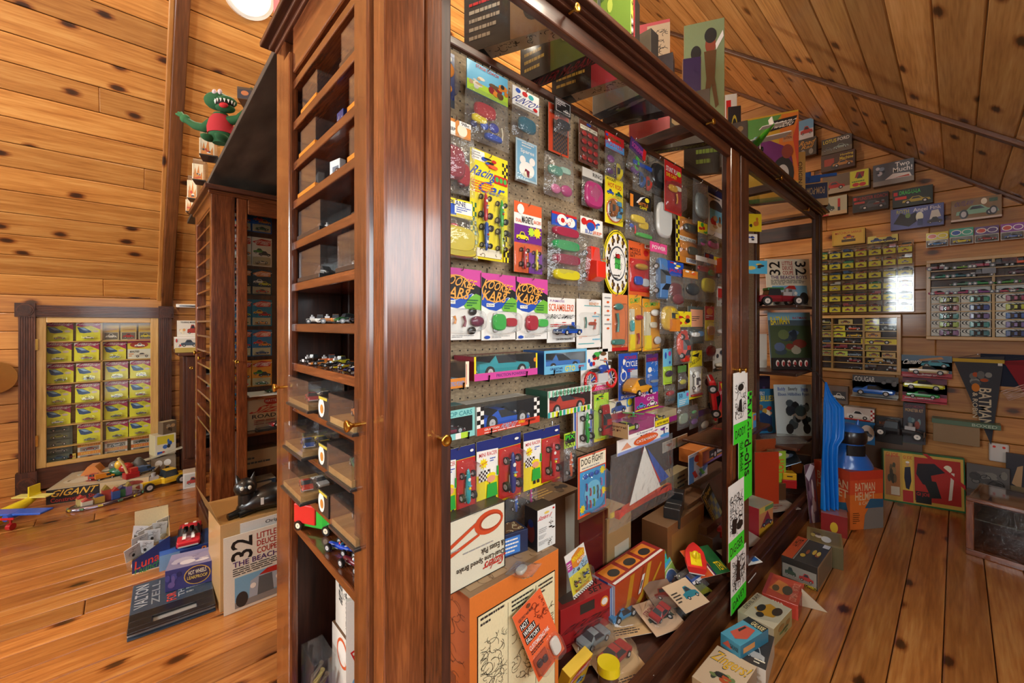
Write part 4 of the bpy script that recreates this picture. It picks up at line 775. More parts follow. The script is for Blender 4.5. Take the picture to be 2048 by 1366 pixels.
HB('toy_bag', 'dark red bag of marbles with blue header', (1334, 1366, 520, 612), 30, 'B', [('t', 'JACKS', .1, .2, .9, .5, 'R'), ('b', .1, .5, .9, .95, 4, ['W', 'R', 'Y'])], .09, [('slab', .5, .5, .7, '6a1820', 1.3), ('blob', .6, .22, .7, '7a2430', 1)], .03)
HB('toy_bag', 'bagged dark wheel toy with blue centre right of the marble bag', (1366, 1395, 538, 598), 16, 'E', [('b', 0, 0, 1, 1, 4, ['W', 'O'])], .1, [('blob', .5, .45, .9, '3a3e40', 1), ('blob', .5, .45, .4, 'b', 1)], .02)
HB('toy_bag', 'bagged yellow dump truck bed with red cab', (1392, 1433, 510, 603), 10, 'W', None, .09, [('slab', .55, .42, .62, 'e4d42a', 1.2), ('slab', .3, .8, .5, 'a01c1c', .6), ('slab', .75, .75, .3, '4ab06a', 1)], .03)
HB('toy_bag', 'bag of orange and green vehicles with yellow circus header', (1428, 1461, 513, 566), 22, 'Y', [('t', 'TRAIN', .1, .55, .8, .9, 'R'), ('b', 0, 0, 1, .5, 6, ['R', 'G', 'K'])], .08, [('jeep', .5, .3, .9, 'd8502a', 's'), ('slab', .5, .75, .8, '7ac86a', .3)], .025)
HC('toy_card', 'little blue and white header card above yellow dump truck', (1409, 1427, 505, 530), 'V', [('b', 0, 0, 1, 1, 6, ['W', 'R', 'b'])], .06)
HC('toy_card', 'narrow dark card with red sticker left of right door stile', (1434, 1451, 572, 612), 'w', [('r', .1, .3, .9, .9, 'R'), ('b', .1, 0, .9, .4, 4, ['k', 'W'])], .07)
# middle row
def kookee(label, px, cols, bug, lbl, off):
    HC('toy_card', label, px, 'W', [('p', 'P', [(0, .86), (.2, .8), (.36, .72), (.55, .78), (.75, .74), (1, .66), (1, 1), (0, 1)]), ('p', '1a1a1a', [(0, .94), (.2, .88), (.38, .79), (.6, .84), (.8, .8), (1, .74), (1, .6), (.75, .66), (.55, .6), (.35, .56), (.15, .64), (0, .74)]),
        ('p', 'B', [(0, .74), (.15, .64), (.35, .55), (.55, .6), (.78, .66), (.6, .5), (.4, .44), (.2, .46), (0, .52)]), ('p', '6fb83a', [(1, .62), (.85, .66), (.7, .6), (.55, .48), (.6, .44), (1, .42)]),
        ('e', .36, .74, .36, .17, 'f0a848'), ('e', .36, .74, .33, .15, '1c1410'), ('t', 'KOOKEE', .06, .745, .84, .88, 'f0a848', -7, .1), ('t', 'KARS', .04, .58, .68, .735, 'f0a848', -4, .1), ('r', .12, .50, .34, .55, 'W'), ('t', lbl, .14, .515, .32, .54, 'K'), ('l', .62, .47, .96, .58, 3, 'g'), ('e', .14, .045, .08, .025, 'B'), ('l', .26, .03, .9, .07, 2, 'S')], off, (.12, .1, .96, .44, .035, 3), bug)
kookee('swirly pink black card with purple and orange car', (880, 963, 532, 681), None, [('blob', .84, .26, .34, '6a2440', .8), ('rod', .52, .26, .3, '7a2a3a', .9), ('rod', .3, .28, .24, 'E', .8), ('blob', .74, .4, .2, 'K', 1), ('blob', .72, .13, .2, 'K', 1)], 'Flintcoupe', .05)
kookee('swirly pink black card with green and red buggy', (963, 1033, 545, 681), None, [('slab', .45, .27, .38, '3ab04a', 1.3), ('slab', .8, .27, .34, 'b02838', .8), ('blob', .36, .38, .14, 's', 1), ('blob', .36, .15, .14, 's', 1)], 'Bucket', .055)
kookee('swirly pink black card with crimson and green buggy', (1031, 1095, 553, 680), None, [('slab', .45, .27, .38, 'b02438', 1.3), ('slab', .8, .27, .34, '42b84e', .8), ('blob', .38, .38, .12, 's', 1), ('blob', .38, .15, .12, 's', 1)], 'Van Bug', .055)
HC('toy_card', 'white card with small blue drag coupe', (1094, 1150, 594, 686), 'W', [('t', 'FUNMATES', .1, .9, .6, .95, '8a4a9a'), ('t', 'SCRAMBLERS!', .06, .7, .95, .86, 'O'), ('t', 'DRAG CAMARO', .05, .53, .97, .63, 'K', 0, .25), ('b', .1, .38, .7, .5, 5, ['R', 'W', 'R']), ('l', .1, .34, .9, .42, 2, 'R'), ('r', .86, .3, .97, .46, 'B'), ('t', 'CAR WITH TRACK PIECE', .3, .05, .9, .09, 'K')], .055, (.1, .1, .96, .4, .03), [('coupe', .54, .17, .74, '1d4a8c', 's', 'B')])
HC('toy_card', 'white card with teal bendy figure and red horse toy', (1153, 1202, 597, 697), 'W', [('t', 'BENDY', .5, .88, .9, .94, 'E'), ('r', .3, .86, .98, .875, 'T'), ('r', .96, .12, .98, .87, 'T'), ('r', .06, .08, .7, .095, 'T'), ('e', .74, .72, .04, .025, 'O'), ('e', .74, .57, .04, .025, 'O'), ('l', .62, .62, .95, .68, 1, 'A'), ('l', .08, .2, .4, .25, 2, 'F'), ('l', .62, .14, .95, .2, 1, 'A')], .045, (.08, .25, .9, .72, .02), [('rod', .3, .52, .3, '2f7466', 1.5), ('rod', .66, .46, .32, 'b04a34', 1.0), ('slab', .6, .5, .3, 'b04a34', .5)])
HC('toy_card', 'orange and white card with tall teal bendy figure', (1205, 1255, 586, 704), 'W', [('r', .36, 0, 1, 1, 'e07a44'), ('r', .36, 0, 1, .06, 'R'), ('e', .2, .85, .05, .02, 'O'), ('e', .2, .7, .05, .02, 'O'), ('e', .2, .55, .05, .02, 'O'), ('e', .2, .4, .05, .02, 'O'), ('l', .06, .75, .34, .8, 1, 'S'), ('l', .06, .6, .34, .65, 1, 'S'), ('l', .06, .45, .34, .5, 1, 'S'), ('l', .06, .9, .34, .95, 1, 'S'), ('l', .72, .06, .96, .12, 3, 'W')], .05, (.3, .08, .9, .85, .03, 3), [('rod', .5, .5, .5, '3f7f74', 1.55), ('slab', .55, .16, .5, '3f7f74', .5), ('blob', .56, .78, .36, '3f7f74', .8)])
def bendy(label, px, toys):
    HC('toy_card', label, px, 'e8a02a', [('t', 'GUMBY', .1, .86, .9, .95, 'J', 6), ('r', .1, .02, .5, .3, 'Y'), ('r', .05, .3, .45, .75, 'd8d0b0')], .055, (.05, .04, .97, .82, .025), toys)
bendy('yellow orange card with red helmet and fire hydrant', (1257, 1283, 589, 703), [('blob', .7, .6, .6, 'b02430', .7), ('rod', .62, .22, .7, '9a1c28', 1.2), ('slab', .22, .45, .36, 'T', 2.4)])
bendy('yellow orange card with white pieces', (1285, 1320, 597, 703), [('blob', .6, .74, .5, 'W', .8), ('slab', .55, .5, .4, 'd8d0b8', .9), ('blob', .75, .2, .4, 's', 1.2)])
HB('toy_pack', 'yellow clamshell with black wheeled yellow truck', (1320, 1355, 604, 668), 0, 'Y', None, .09, [('truck', .5, .45, 1.35, 'd8b414', 't', 'E'), ('slab', .5, .5, .9, 'd0aa20', 1.6)], .03, cat='toy pack')
HB('toy_bag', 'bagged red plastic rocket car with yellow header', (1348, 1382, 622, 730), 32, 'Y', [('b', 0, 0, 1, 1, 7, ['O', 'R', 'K', 'Y'])], .1, [('sports', .5, .45, 1.9, 'c8321e', 't'), ('slab', .5, .5, .7, 'd84a26', 2)], .035)
HC('toy_card', 'charcoal card with salmon panel and white blue toys', (1376, 1407, 612, 688), '4a5450', [('r', .15, .45, .95, .92, 'F'), ('l', .25, .6, .85, .75, 3, 'k')], .09, (.1, .04, .95, .42, .025), [('slab', .4, .24, .5, 'W', .6), ('slab', .75, .26, .36, 'b', 1)])
HC('toy_card', 'narrow red and yellow card with gold bubble', (1410, 1428, 612, 682), 'Y', [('r', 0, .6, 1, 1, 'R'), ('e', .5, .85, .35, .1, 'o'), ('l', .1, .65, .9, .75, 2, 'W')], .09, (.1, .02, .95, .55, .025), [('slab', .5, .3, .8, 'b8782a', 1.3)])
HB('toy_bag', 'crimson toy in small white pack below the narrow red yellow card', (1408, 1429, 682, 724), 0, 'W', None, .08, [('blob', .5, .5, .9, '8c2030', 1.3)], .02)
HB('toy_pack', 'clear clamshell with black curved toy on white card', (1432, 1459, 594, 672), 0, 'S', None, .09, [('rod', .55, .5, .6, '3a4244', 2.2), ('slab', .5, .12, .9, 'W', .4)], .03, cat='toy pack')
HC('toy_card', 'grey tent-like card behind cream and brown toy wagon', (1426, 1461, 698, 744), 'w', [('b', .1, .5, .9, 1, 5, ['S', 'D']), ('r', 0, 0, 1, .14, 'k')], .06, None, [('slab', .5, .3, .9, 'C', .3), ('slab', .5, .14, .9, 'n', .2)])
# motor toys right of the boxes
HC('toy_card', 'white card printed with trees and riders behind blue motorcycle', (1173, 1216, 700, 748), 'W', [('b', .3, .5, 1, 1, 6, ['g', 'J', 'n']), ('b', 0, .2, .5, .8, 6, ['B', 'R', 'k']), ('e', .8, .2, .2, .12, 'L'), ('e', .85, .5, .08, .1, 'O')], .05)
p, w_, h_ = hang(1158, 1224, 735, 788, .07)
t = carded('toy_card', 'red and blue plastic motorcycle on white and pink card', w_ * .9, h_ * .95, 'W', [('r', 0, 0, 1, .2, 'Z'), ('b', .05, .2, .95, .95, 7, ['w', 'R', 'b']), ('t', 'SWIFT CYCLES', .2, .05, .9, .14, 'W')], p); toy(t, 'moto', w_ * .98, '2a4aa0', T(0, -.02, h_ * .08), c2='d02a2a', mat='plastic')
HC('toy_card', 'blue card with yellow beetle buggy in bubble', (1237, 1275, 708, 802), 'B', [('r', .6, .4, 1, .62, 's'), ('t', 'POWER', .3, .86, .95, .94, 'R'), ('t', 'CYCLE', .36, .7, .98, .82, 'W'), ('e', .25, .52, .16, .12, 'W'), ('e', .25, .52, .12, .09, 'B'), ('b', .1, .55, .4, .95, 4, ['W', 'w', 'S']), ('l', .45, .58, .95, .66, 2, 'R'), ('t', 'SPORTSTERS', .1, .03, .9, .09, 'W')], .06, (.02, .1, 1.1, .5, .05, 3), [('vw', .55, .12, 1.05, 'd8962a', 's'), ('blob', .6, .42, .5, '3aa04a', .4)])
HC('toy_card', 'blue card with red top and grey helicopter', (1292, 1316, 709, 788), '2a6ac0', [('r', 0, .8, 1, 1, 'V'), ('t', 'COUNTRY', .1, .82, .9, .9, 'R'), ('e', .3, .6, .16, .07, 'W'), ('x', .4, .5, .95, .8, 10, 'W', .0006), ('l', .1, .4, .5, .5, 3, 'W'), ('r', .1, .04, .35, .14, 'W')], .065, (.2, .16, .98, .42, .025), [('slab', .6, .3, .6, '8a98a0', .4)])
HC('toy_card', 'white and blue striped card with green racer number nine', (1147, 1184, 820, 899), 'W', [('r', .04, 0, .12, 1, 'B'), ('r', .16, 0, .2, 1, 'R'), ('r', .9, 0, .97, 1, 'B')], .075, (.1, .03, .98, .97, .04, 4), [('racer', .56, .5, 1.7, '1fa038', 't', 'K')])
HC('toy_card', 'lime card with dark red racing car seen from above', (1188, 1217, 790, 885), 'L', [('b', .1, .86, .9, .98, 5, ['k', 'G', 'R']), ('r', 0, 0, 1, .06, 'Y')], .07, (.04, .06, .98, .86, .04, 4), [('coupe', .52, .45, 2.1, '9c1c24', 't', 'M'), ('blob', .52, .46, .4, 'W', 1)])
def mini(label, px, c, num, off):
    o = HC('toy_card', label, px, 'Y', [('r', 0, .82, 1, 1, '1a2a72'), ('p', 'W', [(0, .86), (.46, .84), (.46, .42), (.1, .5), (0, .5)]), ('t', 'MINI RACER', .05, .76, .44, .82, 'R'), ('s', .14, .66, .09, 10, 'Y'), ('t', 'NEW', .06, .645, .23, .675, 'R', 12), ('l', .28, .66, .44, .73, 2, 'B'), ('k', .04, .4, .26, .56, 6, 5, 'W', 'K'), ('r', .265, .3, .28, .56, 'n'), ('e', .3, .46, .1, .045, 'Y'), ('e', .3, .41, .09, .05, 'F'), ('p', 'G', [(.22, .34), (.42, .34), (.44, .14), (.2, .14)]), ('r', .24, .08, .3, .14, 'k'), ('r', .34, .08, .4, .14, 'k'), ('r', .42, .44, .48, .58, 'G'), ('r', .46, .04, .98, .82, 'c02a26'), ('e', .88, .92, .05, .02, 'W'), ('t', 'MINI RACER SERIES', .5, .008, .95, .03, 'K')],
           off, (.48, .06, .97, .8, .045, 4), [('racer', .725, .43, .98, c, 't', 'Y')]); return o
mini('yellow flagman card with turquoise number eight racer', (876, 950, 905, 1049), '2aa0a8', '8', .10)
mini('yellow flagman card with dark blue number eleven racer', (953, 1041, 885, 1022), '1c2c7a', '11', .10)
mini('yellow flagman card with red racer, rightmost of the three', (1047, 1119, 867, 984), 'b81f28', '8', .10)
HB('toy_bag', 'slim bag with orange racer and green header', (1128, 1150, 868, 964), 30, 'L', [('r', .05, .3, .95, .9, 'k'), ('t', 'PIX', .1, .55, .9, .85, 'X'), ('t', 'RAT', .1, .1, .9, .4, 'K')], .075, [('racer', .5, .45, 2.2, 'd85a24', 't')], .025)
HC('toy_card', 'orange edged card of tangled tiny aeroplanes on blue', (1156, 1212, 916, 1040), 'd8502a', [('r', .06, .04, .96, .74, '3a9ad0'), ('r', .06, .76, .98, .98, 'C'), ('t', 'DOG FIGHT', .1, .84, .88, .95, 'K'), ('l', .12, .77, .9, .82, 1, 'S'), ('s', .85, .66, .08, 8, 'Y'), ('s', .14, .14, .08, 8, 'Y'), ('s', .88, .3, .08, 8, 'Y'), ('e', .5, .35, .3, .2, 'A')], .11, (.1, .06, .95, .74, .03, 4),
   [('blob', .22 + .2 * i, .66, .16, '1f58b0', 1.1) for i in range(3)] + [('rod', .25 + .13 * (i % 5), .18 + .1 * (i // 3), .2, ['8a3a8a', 'c83a3a', '6aa83a', '5a5a66', 'c86a9a'][i % 5], 1.4) for i in range(11)])
HB('toy_bag', 'bagged toy catamaran with white, red and blue sails', (1222, 1345, 886, 1066), 32, 'W', [('r', 0, 0, 1, .2, '8a9ad0'), ('e', .52, .48, .24, .34, 'O'), ('t', 'CATAMARAN', .33, .38, .72, .58, 'W'), ('p', 'F', [(.06, .3), (.16, .7), (.24, .3)]), ('r', .88, .3, .9, .8, 'V'), ('b', .78, .6, 1, 1, 5, ['V', 'p']), ('e', .9, .3, .1, .12, 'b'), ('t', 'FUN SHIP', .45, .8, .75, .92, 'P')], .12, [], .04, hw=.84)
cat_ = [o for o in COL.objects if o.get('label', '').startswith('bagged toy catamaran')][0]
p, w_, h_ = hang(1222, 1345, 886, 1066, .12)
sv = lambda pts, c, y: MB().prism([(x * w_, z * h_) for x, z in pts], y, y + .0015, c)
sv([(-.28, .22), (.22, .25), (-.05, .84)], 'W', -.012).build('sail', 'cloth', cat_); sv([(-.02, .8), (.1, .5), (.22, .28), (.26, .3)], 'R', -.004).build('sail', 'cloth', cat_); sv([(.05, .78), (.25, .26), (.44, .28)], 'B', .002).build('sail', 'cloth', cat_)
MB().loft([[(x * w_, y * .01 - .01, .12 * h_), (x * w_, y * .02 - .01, .2 * h_), (x * w_, -y * .02 + .01, .2 * h_), (x * w_, -y * .01 + .01, .12 * h_)] for x, y in ((-.42, .1), (-.3, 1), (.2, 1), (.44, .1))], 'd83a26', False).build('hull', 'plastic', cat_)
MB().box((-.46 * w_, .01, .13 * h_), (.46 * w_, .016, .18 * h_), 'Y').build('deck', 'plastic', cat_); MB().cyl((-.04 * w_, 0, .18 * h_), (-.04 * w_, 0, .86 * h_), .0025, 'R', None, 8).build('mast', 'plastic', cat_)
HB('toy_bag', 'bag with blue and pink racers behind flagman cards', (1012, 1074, 972, 1052), 0, 'B', None, .06, [('racer', .3, .5, .62, '2a62c0', 't'), ('racer', .78, .5, .6, 'd03a8a', 't')], .03, hk=False)
# far right of the first bay
HC('toy_card', 'blue and green card with purple dark motorcycle', (1326, 1344, 698, 770), 'A', [('r', 0, 0, 1, .5, 'L'), ('b', .1, .5, .9, .95, 5, ['P', 'B', 'k'])], .07, (.1, .05, .95, .5, .02), [('blob', .5, .3, .8, '3a2a44', .9)])
HB('toy_bag', 'olive bag with yellow star shaped piece', (1356, 1372, 732, 780), 14, '5a8a3a', None, .08, [('blob', .5, .4, .8, 'c8c03a', .8)], .02)
HC('toy_card', 'yellow card with white racers', (1377, 1404, 703, 800), 'Y', [('t', 'STAGE LIGHT', .08, .74, .92, .83, 'K', 14), ('p', 'K', [(.2, .9), (.8, .96), (.7, .86)]), ('r', .06, .05, .94, .66, 'w')], .09, (.06, .05, .96, .68, .03), [('coupe', .38, .36, 1.5, 'W', 't', 's'), ('rod', .75, .34, .4, 'C', 3), ('slab', .5, .08, .8, 'b02020', .2)])
p, w_, h_ = hang(1411, 1446, 755, 842, .13)
t = thing('toy_car', 'large red plastic car hanging nose down by right door stile', 'toy car', p); toy(t, 'sports', h_ * 1.02, 'c41f26', T(-.075, 0, h_ * .5) @ RY(72) @ RX(60), sub=False, mat='plastic'); hook(p.x, p.z + h_ * .9, .13)
HC('toy_card', 'red card with yellow bolt near the drawings', (1438, 1461, 764, 836), 'c41c24', [('p', 'Y', [(.1, .95), (.4, .5), (.25, .5), (.6, .05), (.5, .45), (.7, .45), (.45, .95)]), ('t', 'LIGHTNING', .05, .64, .95, .74, 'W'), ('e', .5, .42, .25, .09, 'b')], .08)
HB('toy_bag', 'clear bag of greenish bits with blue fifty piece header', (1355, 1377, 786, 862), 29, 'A', [('t', '50', .08, .6, .4, .9, 'N'), ('l', .1, .1, .9, .5, 3, 'W'), ('e', .85, .75, .1, .14, 'P')], .09, [('slab', .5, .4, .8, '8a9a86', 1.2)], .03)
HB('toy_bag', 'purple and green bag next to the fifty piece bag', (1379, 1395, 812, 860), 0, 'p', None, .09, [('blob', .5, .3, .8, '7a4a8a', .9), ('blob', .5, .7, .6, '5ab06a', .7)], .02)
HB('toy_bag', 'shiny bag with purple header and red white pieces above ledge', (1397, 1434, 822, 868), 12, 'V', None, .08, [('blob', .3, .4, .4, 'w', 1), ('blob', .6, .35, .4, 'k', 1), ('rod', .8, .4, .2, 'R', 1.6)], .03)
HB('toy_bag', 'grey dark bagged toy beside the pink box', (1330, 1350, 772, 812), 0, 'D', None, .07, [('blob', .4, .6, .8, 'a01c24', .7), ('slab', .6, .25, .7, 'D', .5)], .02)
carton('toy_box', 'small yellow and blue box standing on the pegboard ledge', .085, .05, .075, ['b', 'Y', 'w', 'Y', 'Y', 'w'], dict(f=[('r', 0, 0, .4, 1, 'Y'), ('t', 'MOTOR', .08, .1, .3, .95, 'B', 90), ('e', .7, .7, .2, .2, 'O')]), (2.42, .73, lz), 0)
pl = small_car('toy_plane', 'red glider with folded wings lying on pegboard ledge', 'plane', .16, 'b8201e', (2.2, .77, lz), 200, c2='c83a2a', mat='plastic', cat='toy plane')
# ---------------- boxed cars on pegboard brackets ----------------
def WB(label, px, d, cols, fr, items, kind, c, lf=.86, side=None, name='boxed_car', rot=0):
    p, w_, h_ = hang(*px, d + .012); o = window_box(name, label, w_, h_, d, cols, [f * h_ for f in fr], items, p, rot, kind, c, min(w_ * lf, d / .40 * .95), sideitems=side)
    for s_ in (-.3, .3):
        MB().tube([(p.x + s_ * w_, YP, p.z - .004), (p.x + s_ * w_, p.y - .004, p.z - .0025), (p.x + s_ * w_, p.y - .006, p.z + .012)], .002, 'k', 6).build('box_bracket', 'metal', caseA)
    return o
WB('boxed light blue gyro car at pegboard left edge', (876, 937, 727, 781), .085, ('n', 't', 'C'), (.38, 0, 0), [('r', 0, 0, .9, .38, 'E'), ('t', 'GYRO POWER', .35, .08, .85, .26, 'b'), ('r', .88, 0, 1, 1, 'C'), ('r', .9, .1, .92, .9, 'R')], 'sedan', '6ab0d8')
WB('window box, pink flap and yellow ends, turquoise coupe', (948, 1074, 714, 763), .085, ('3a3a40', '7a1428', 'Y'), (.3, .09, 0), [('r', 0, 0, 1, .3, 'd0489c'), ('t', 'FRICTION POWERED', .32, .08, .8, .21, 'V'), ('e', .955, .7, .025, .1, 'o')], 'coupe', '2a9aa6', .84, [('t', 'HOT', .3, .6, .8, .75, 'E'), ('t', 'CAR', .3, .4, .8, .55, 'E')])
WB('light blue window box with blue car', (1088, 1173, 702, 750), .085, ('c8d0d0', '1f4a80', '6ab4d8'), (.34, .09, .12), [('t', 'GTO', .46, .04, .7, .28, 'Y'), ('t', 'GRASSTAN', .12, .16, .4, .26, 'N'), ('t', 'PONTIAC', .2, .04, .4, .13, 'N'), ('t', 'gyro', .78, .12, .92, .26, 'R')], 'coupe', '3a78c0')
WB('turquoise window box with maroon car at left edge', (876, 949, 826, 887), .085, ('1c1c20', '2a7a80', '8ad0c8'), (.2, .1, .26), [('t', 'TOP CARS', .2, .78, .92, .94, '3a8a90'), ('r', .45, 0, .6, .2, 'W'), ('r', .6, 0, .8, .2, 'L')], 'sports', '7c2038')
WB('checkered window box with blue sports car', (953, 1078, 815, 872), .09, ('30363c', 'w', 'W'), (.22, .1, 0), [('k', 0, .22, .1, 1, 2, 5, 'W', 'K'), ('k', .9, .22, 1, 1, 2, 5, 'W', 'K'), ('r', 0, 0, 1, .25, 'd0402a'), ('t', 'FORD GT', .36, .08, .6, .24, 'A', 0, .2), ('t', 'GRASSTAN', .1, .12, .32, .2, 'W'), ('t', 'GYRO', .63, .12, .73, .22, 'Y'), ('t', 'POWERED', .75, .12, .92, .21, 'K'), ('l', .1, .02, .9, .08, 1, 'W')], 'sports', '1f5ac0', .8)
WB('green striped window box with red coupe', (1095, 1183, 783, 837), .09, ('4a2a24', '2a5a48', 'W'), (.2, .08, .24), [('r', .08 * i, 0, .08 * i + .05, .2, ['T', 'L', 'Y', 'G'][i % 4]) for i in range(12)] + [('r', .08 * i, .76, .08 * i + .04, 1, '8ad0b0') for i in range(12)] + [('t', '65 FRICTION MOTOR CARS', .1, .82, .95, .95, 'g')], 'coupe', 'c8402e')
# Chaparral and Sports Car boxes stand on each other in front of the board
p, w_, h_ = hang(1256, 1309, 850, 879, .16)
o = window_box('boxed_car', 'pink and tan window box with lime racing car', w_, h_, .13, ('d05aa0', 'b8202c', 'W'), (.28 * h_, .06 * h_, 0), [('r', 0, 0, 1, .28, 'W'), ('t', 'Chaparral', .3, .05, .9, .24, 'N')], p, 0, 'sports', 'b8d02a', .12, sideitems=[('r', 0, .35, .7, 1, 'a82838'), ('r', .55, 0, 1, 1, 't'), ('t', 'Chaparral', .3, .62, .95, .85, '4a1a10'), ('t', '2F', .5, .4, .8, .55, '4a1a10')])
q = hang(1218, 1266, 800, 836, .04)
HC('display_card', 'cream card printed with a blue racer above the pink box', (1218, 1266, 800, 838), 'C', [('c', .08, .15, .7, .8, '3a5a9a'), ('r', .72, .4, .98, .95, 'b'), ('e', .85, .65, .1, .2, 'Y')], .03, hk=False, cat='card')
p2, w2, h2 = hang(1310, 1353, 829, 854, .12)
o = window_box('boxed_car', 'yellow and magenta open window box', w2, h2, .09, ('d8c8a0', 'P', 'Y'), (.45 * h2, .0, 0), [('r', .62, 0, 1, .45, '8a1f6a'), ('t', 'BATTERY OPERATED', .08, .1, .58, .28, 'K')], p2, 0, 'sports', 'd8c01e', .1)
HC('display_card', 'magenta header card with printed cars', (1270, 1316, 782, 824), 'b02a86', [('t', 'Sports', .25, .6, .9, .9, 'W'), ('t', 'CAR', .5, .4, .82, .56, 'W'), ('c', .06, .08, .45, .36, 'b'), ('c', .5, .08, .95, .36, 'W'), ('r', 0, 0, 1, .06, 'Y')], .06, hk=False, cat='card')
for s_ in (p, p2): MB().tube([(s_.x, YP, s_.z - .004), (s_.x, s_.y, s_.z - .003)], .002, 'k', 6).build('box_bracket', 'metal', caseA)
small_car('toy_plane', 'little green aeroplane lying on the pink box', 'plane', .075, '2a9a3a', (p.x + .03, p.y + .05, p.z + h_ + .001), 30, c2='J', mat='plastic', cat='toy plane')
# ---------------- lower part of the long case ----------------
FZ = .113
zB2 = onY(939, 1197, .72).z
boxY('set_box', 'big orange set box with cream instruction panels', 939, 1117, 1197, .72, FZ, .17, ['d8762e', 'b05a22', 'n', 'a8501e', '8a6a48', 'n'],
     dict(f=[('r', .07, .06, .95, .9, 'K'), ('r', .08, .066, .945, .894, 'e8ddb0'), ('r', .38, .1, .384, .88, 'K'), ('r', .7, .3, .704, .88, 'K'), ('l', .1, .84, .36, .89, 2, 'k'), ('x', .1, .45, .37, .78, 60, 'K', .0005), ('x', .1, .1, .36, .42, 34, 'K', .0005), ('l', .42, .82, .68, .88, 3, 'k'), ('x', .42, .45, .68, .74, 44, 'K', .0005), ('l', .73, .82, .93, .88, 3, 'k'), ('x', .72, .6, .93, .76, 10, 'K', .0007), ('e', .24, .18, .09, .05, 'd8c890'), ('x', .16, .1, .34, .28, 14, 'K', .0008)],
          l=[('x', .1, .2, .9, .95, 40, '7a3a18', .001), ('r', .3, .55, .7, .6, '7a3a18')], t=[('r', .05, .1, .95, .9, 'a58560'), ('x', .1, .1, .9, .9, 16, 'n')]))
boxY('set_box', 'cream box with red track print, upside down', 884, 1010, 1050, .757, zB2 + .001, .09, ['ded9c0', 'k', 'k', 'k', '4a3a2e', 'k'],
     dict(f=[('r', 0, 0, 1, .012, 'K'), ('r', 0, .988, 1, 1, 'K'), ('r', .985, 0, 1, 1, 'K'), ('e', .72, .78, .24, .17, 'c84a24'), ('e', .74, .78, .19, .12, 'a83a1c'), ('e', .75, .78, .165, .095, 'ded9c0'), ('p', 'c84a24', [(0, .52), (.56, .68), (.56, .64), (0, .46)]), ('p', 'c84a24', [(0, .62), (.52, .86), (.56, .83), (0, .56)]), ('t', 'Sizzlers', .62, .08, .97, .22, 'c0241e', 180, .25), ('t', 'Dual-Lane Speed Brake', .2, .22, .97, .32, 'K', 180), ('t', '& Esses Pak', .58, .34, .97, .43, 'K', 180), ('l', .3, .46, .9, .5, 1, 'S'), ('l', .05, .56, .3, .59, 1, 'S'), ('p', 'b8782a', [(0, .05), (.08, .1), (.07, .3), (0, .34)]), ('e', .05, .38, .05, .08, 'd8c890')]))
stand('toy_box', 'white and black box standing on the orange set box', (1075, 1105), (1111, 1087), 1022, zB2, .05, ['e0e2dc', 'k', 'k', '1c1c24', '3a302a', 'k'], dict(f=[('t', 'Sizzlers II', .06, .74, .75, .84, 'R', 0, .2), ('e', .5, .88, .14, .03, 'y'), ('e', .88, .93, .06, .025, 'R'), ('l', .06, .42, .6, .55, 3, 'S'), ('l', .06, .28, .5, .38, 3, 'S'), ('l', .06, .14, .6, .24, 3, 'S'), ('x', .62, .55, .95, .72, 9, 'k', .0005), ('e', .7, .5, .1, .02, 'K'), ('e', .85, .46, .08, .02, 'K'), ('x', .55, .06, .9, .24, 9, 'k', .0005)], l=[('e', .5, .4, .3, .25, '6a2a24'), ('e', .5, .62, .2, .1, 'N')]))
stand('toy_box', 'navy box with blue text label behind the cream track box', (1008, 1118), (1056, 1101), 1072, zB2, .06, '1c2a4c', dict(f=[('r', 0, .1, .66, .85, '3a7ac8'), ('l', .05, .15, .6, .8, 4, 'W')], t=[('r', .1, .1, .9, .9, 'n'), ('x', .1, .1, .9, .9, 10, 'c')]))
bagged('plastic_cup', 'crushed clear cup lying on the orange set box', .06, .07, 0, 'W', None, onZ(1022, 1135, zB2 + .003), (80, 0, 20), [('slab', .5, .4, .6, 'c8c4b8', .6)], .02, cat='cup')
boxY('storage_box', 'plain brown box with grey tape under the pegboard', 1080, 1158, 1010, .93, FZ, .11, ['4a3424', '3a281c', 'n', '3a281c', '7a6448', 'n'], dict(f=[('p', '8c8c80', [(.55, 0), (.85, .12), (.88, .98), (.62, .98), (.66, .3), (.4, .2)])], t=[('l', .1, .2, .6, .8, 4, 'd0b060'), ('b', .5, .1, 1, .9, 6, ['k', '8a7a60', '5a4a3a'])]))
boxY('toy_box', 'dark box with black and white picture behind brown box', 1094, 1126, 962, 1.10, FZ, .08, '1a1614', dict(f=[('b', 0, .7, 1, 1, 8, ['8a8a8a', 'O', 'k']), ('x', .05, .7, .6, 1, 10, 'w', .0006)]))
boxY('storage_box', 'dark red wooden crate behind the tiny aeroplane card', 1160, 1216, 1046, .96, FZ, .14, ['5a1014', '7a4a2a', 'n', '6a1416', '6a4a34', 'n'], dict(f=[('r', .8, 0, .86, 1, '7a4a2a'), ('r', .95, 0, 1, 1, '8a5a34')]))
boxY('storage_box', 'tan cardboard box behind the catamaran bag', 1214, 1262, 1040, .95, FZ, .12, ['a88a5c', '8a6a44', 'n', '8a6a44', 'b8a078', 'n'], dict(f=[('r', .3, .3, .9, .6, 'c8c0a8')]))
boxY('toy_box', 'cream sheet-like box low behind the white racer card', 1205, 1255, 1098, .98, FZ, .1, ['c0bca0', '9a9680', 'n', '9a9680', '5a4a38', 'n'], dict(f=[('l', .1, .4, .9, .7, 3, 'S')]))
p, q = onZ(1121, 1313, FZ), onZ(1224, 1258, FZ); m_, w_, a = seg(p, q)
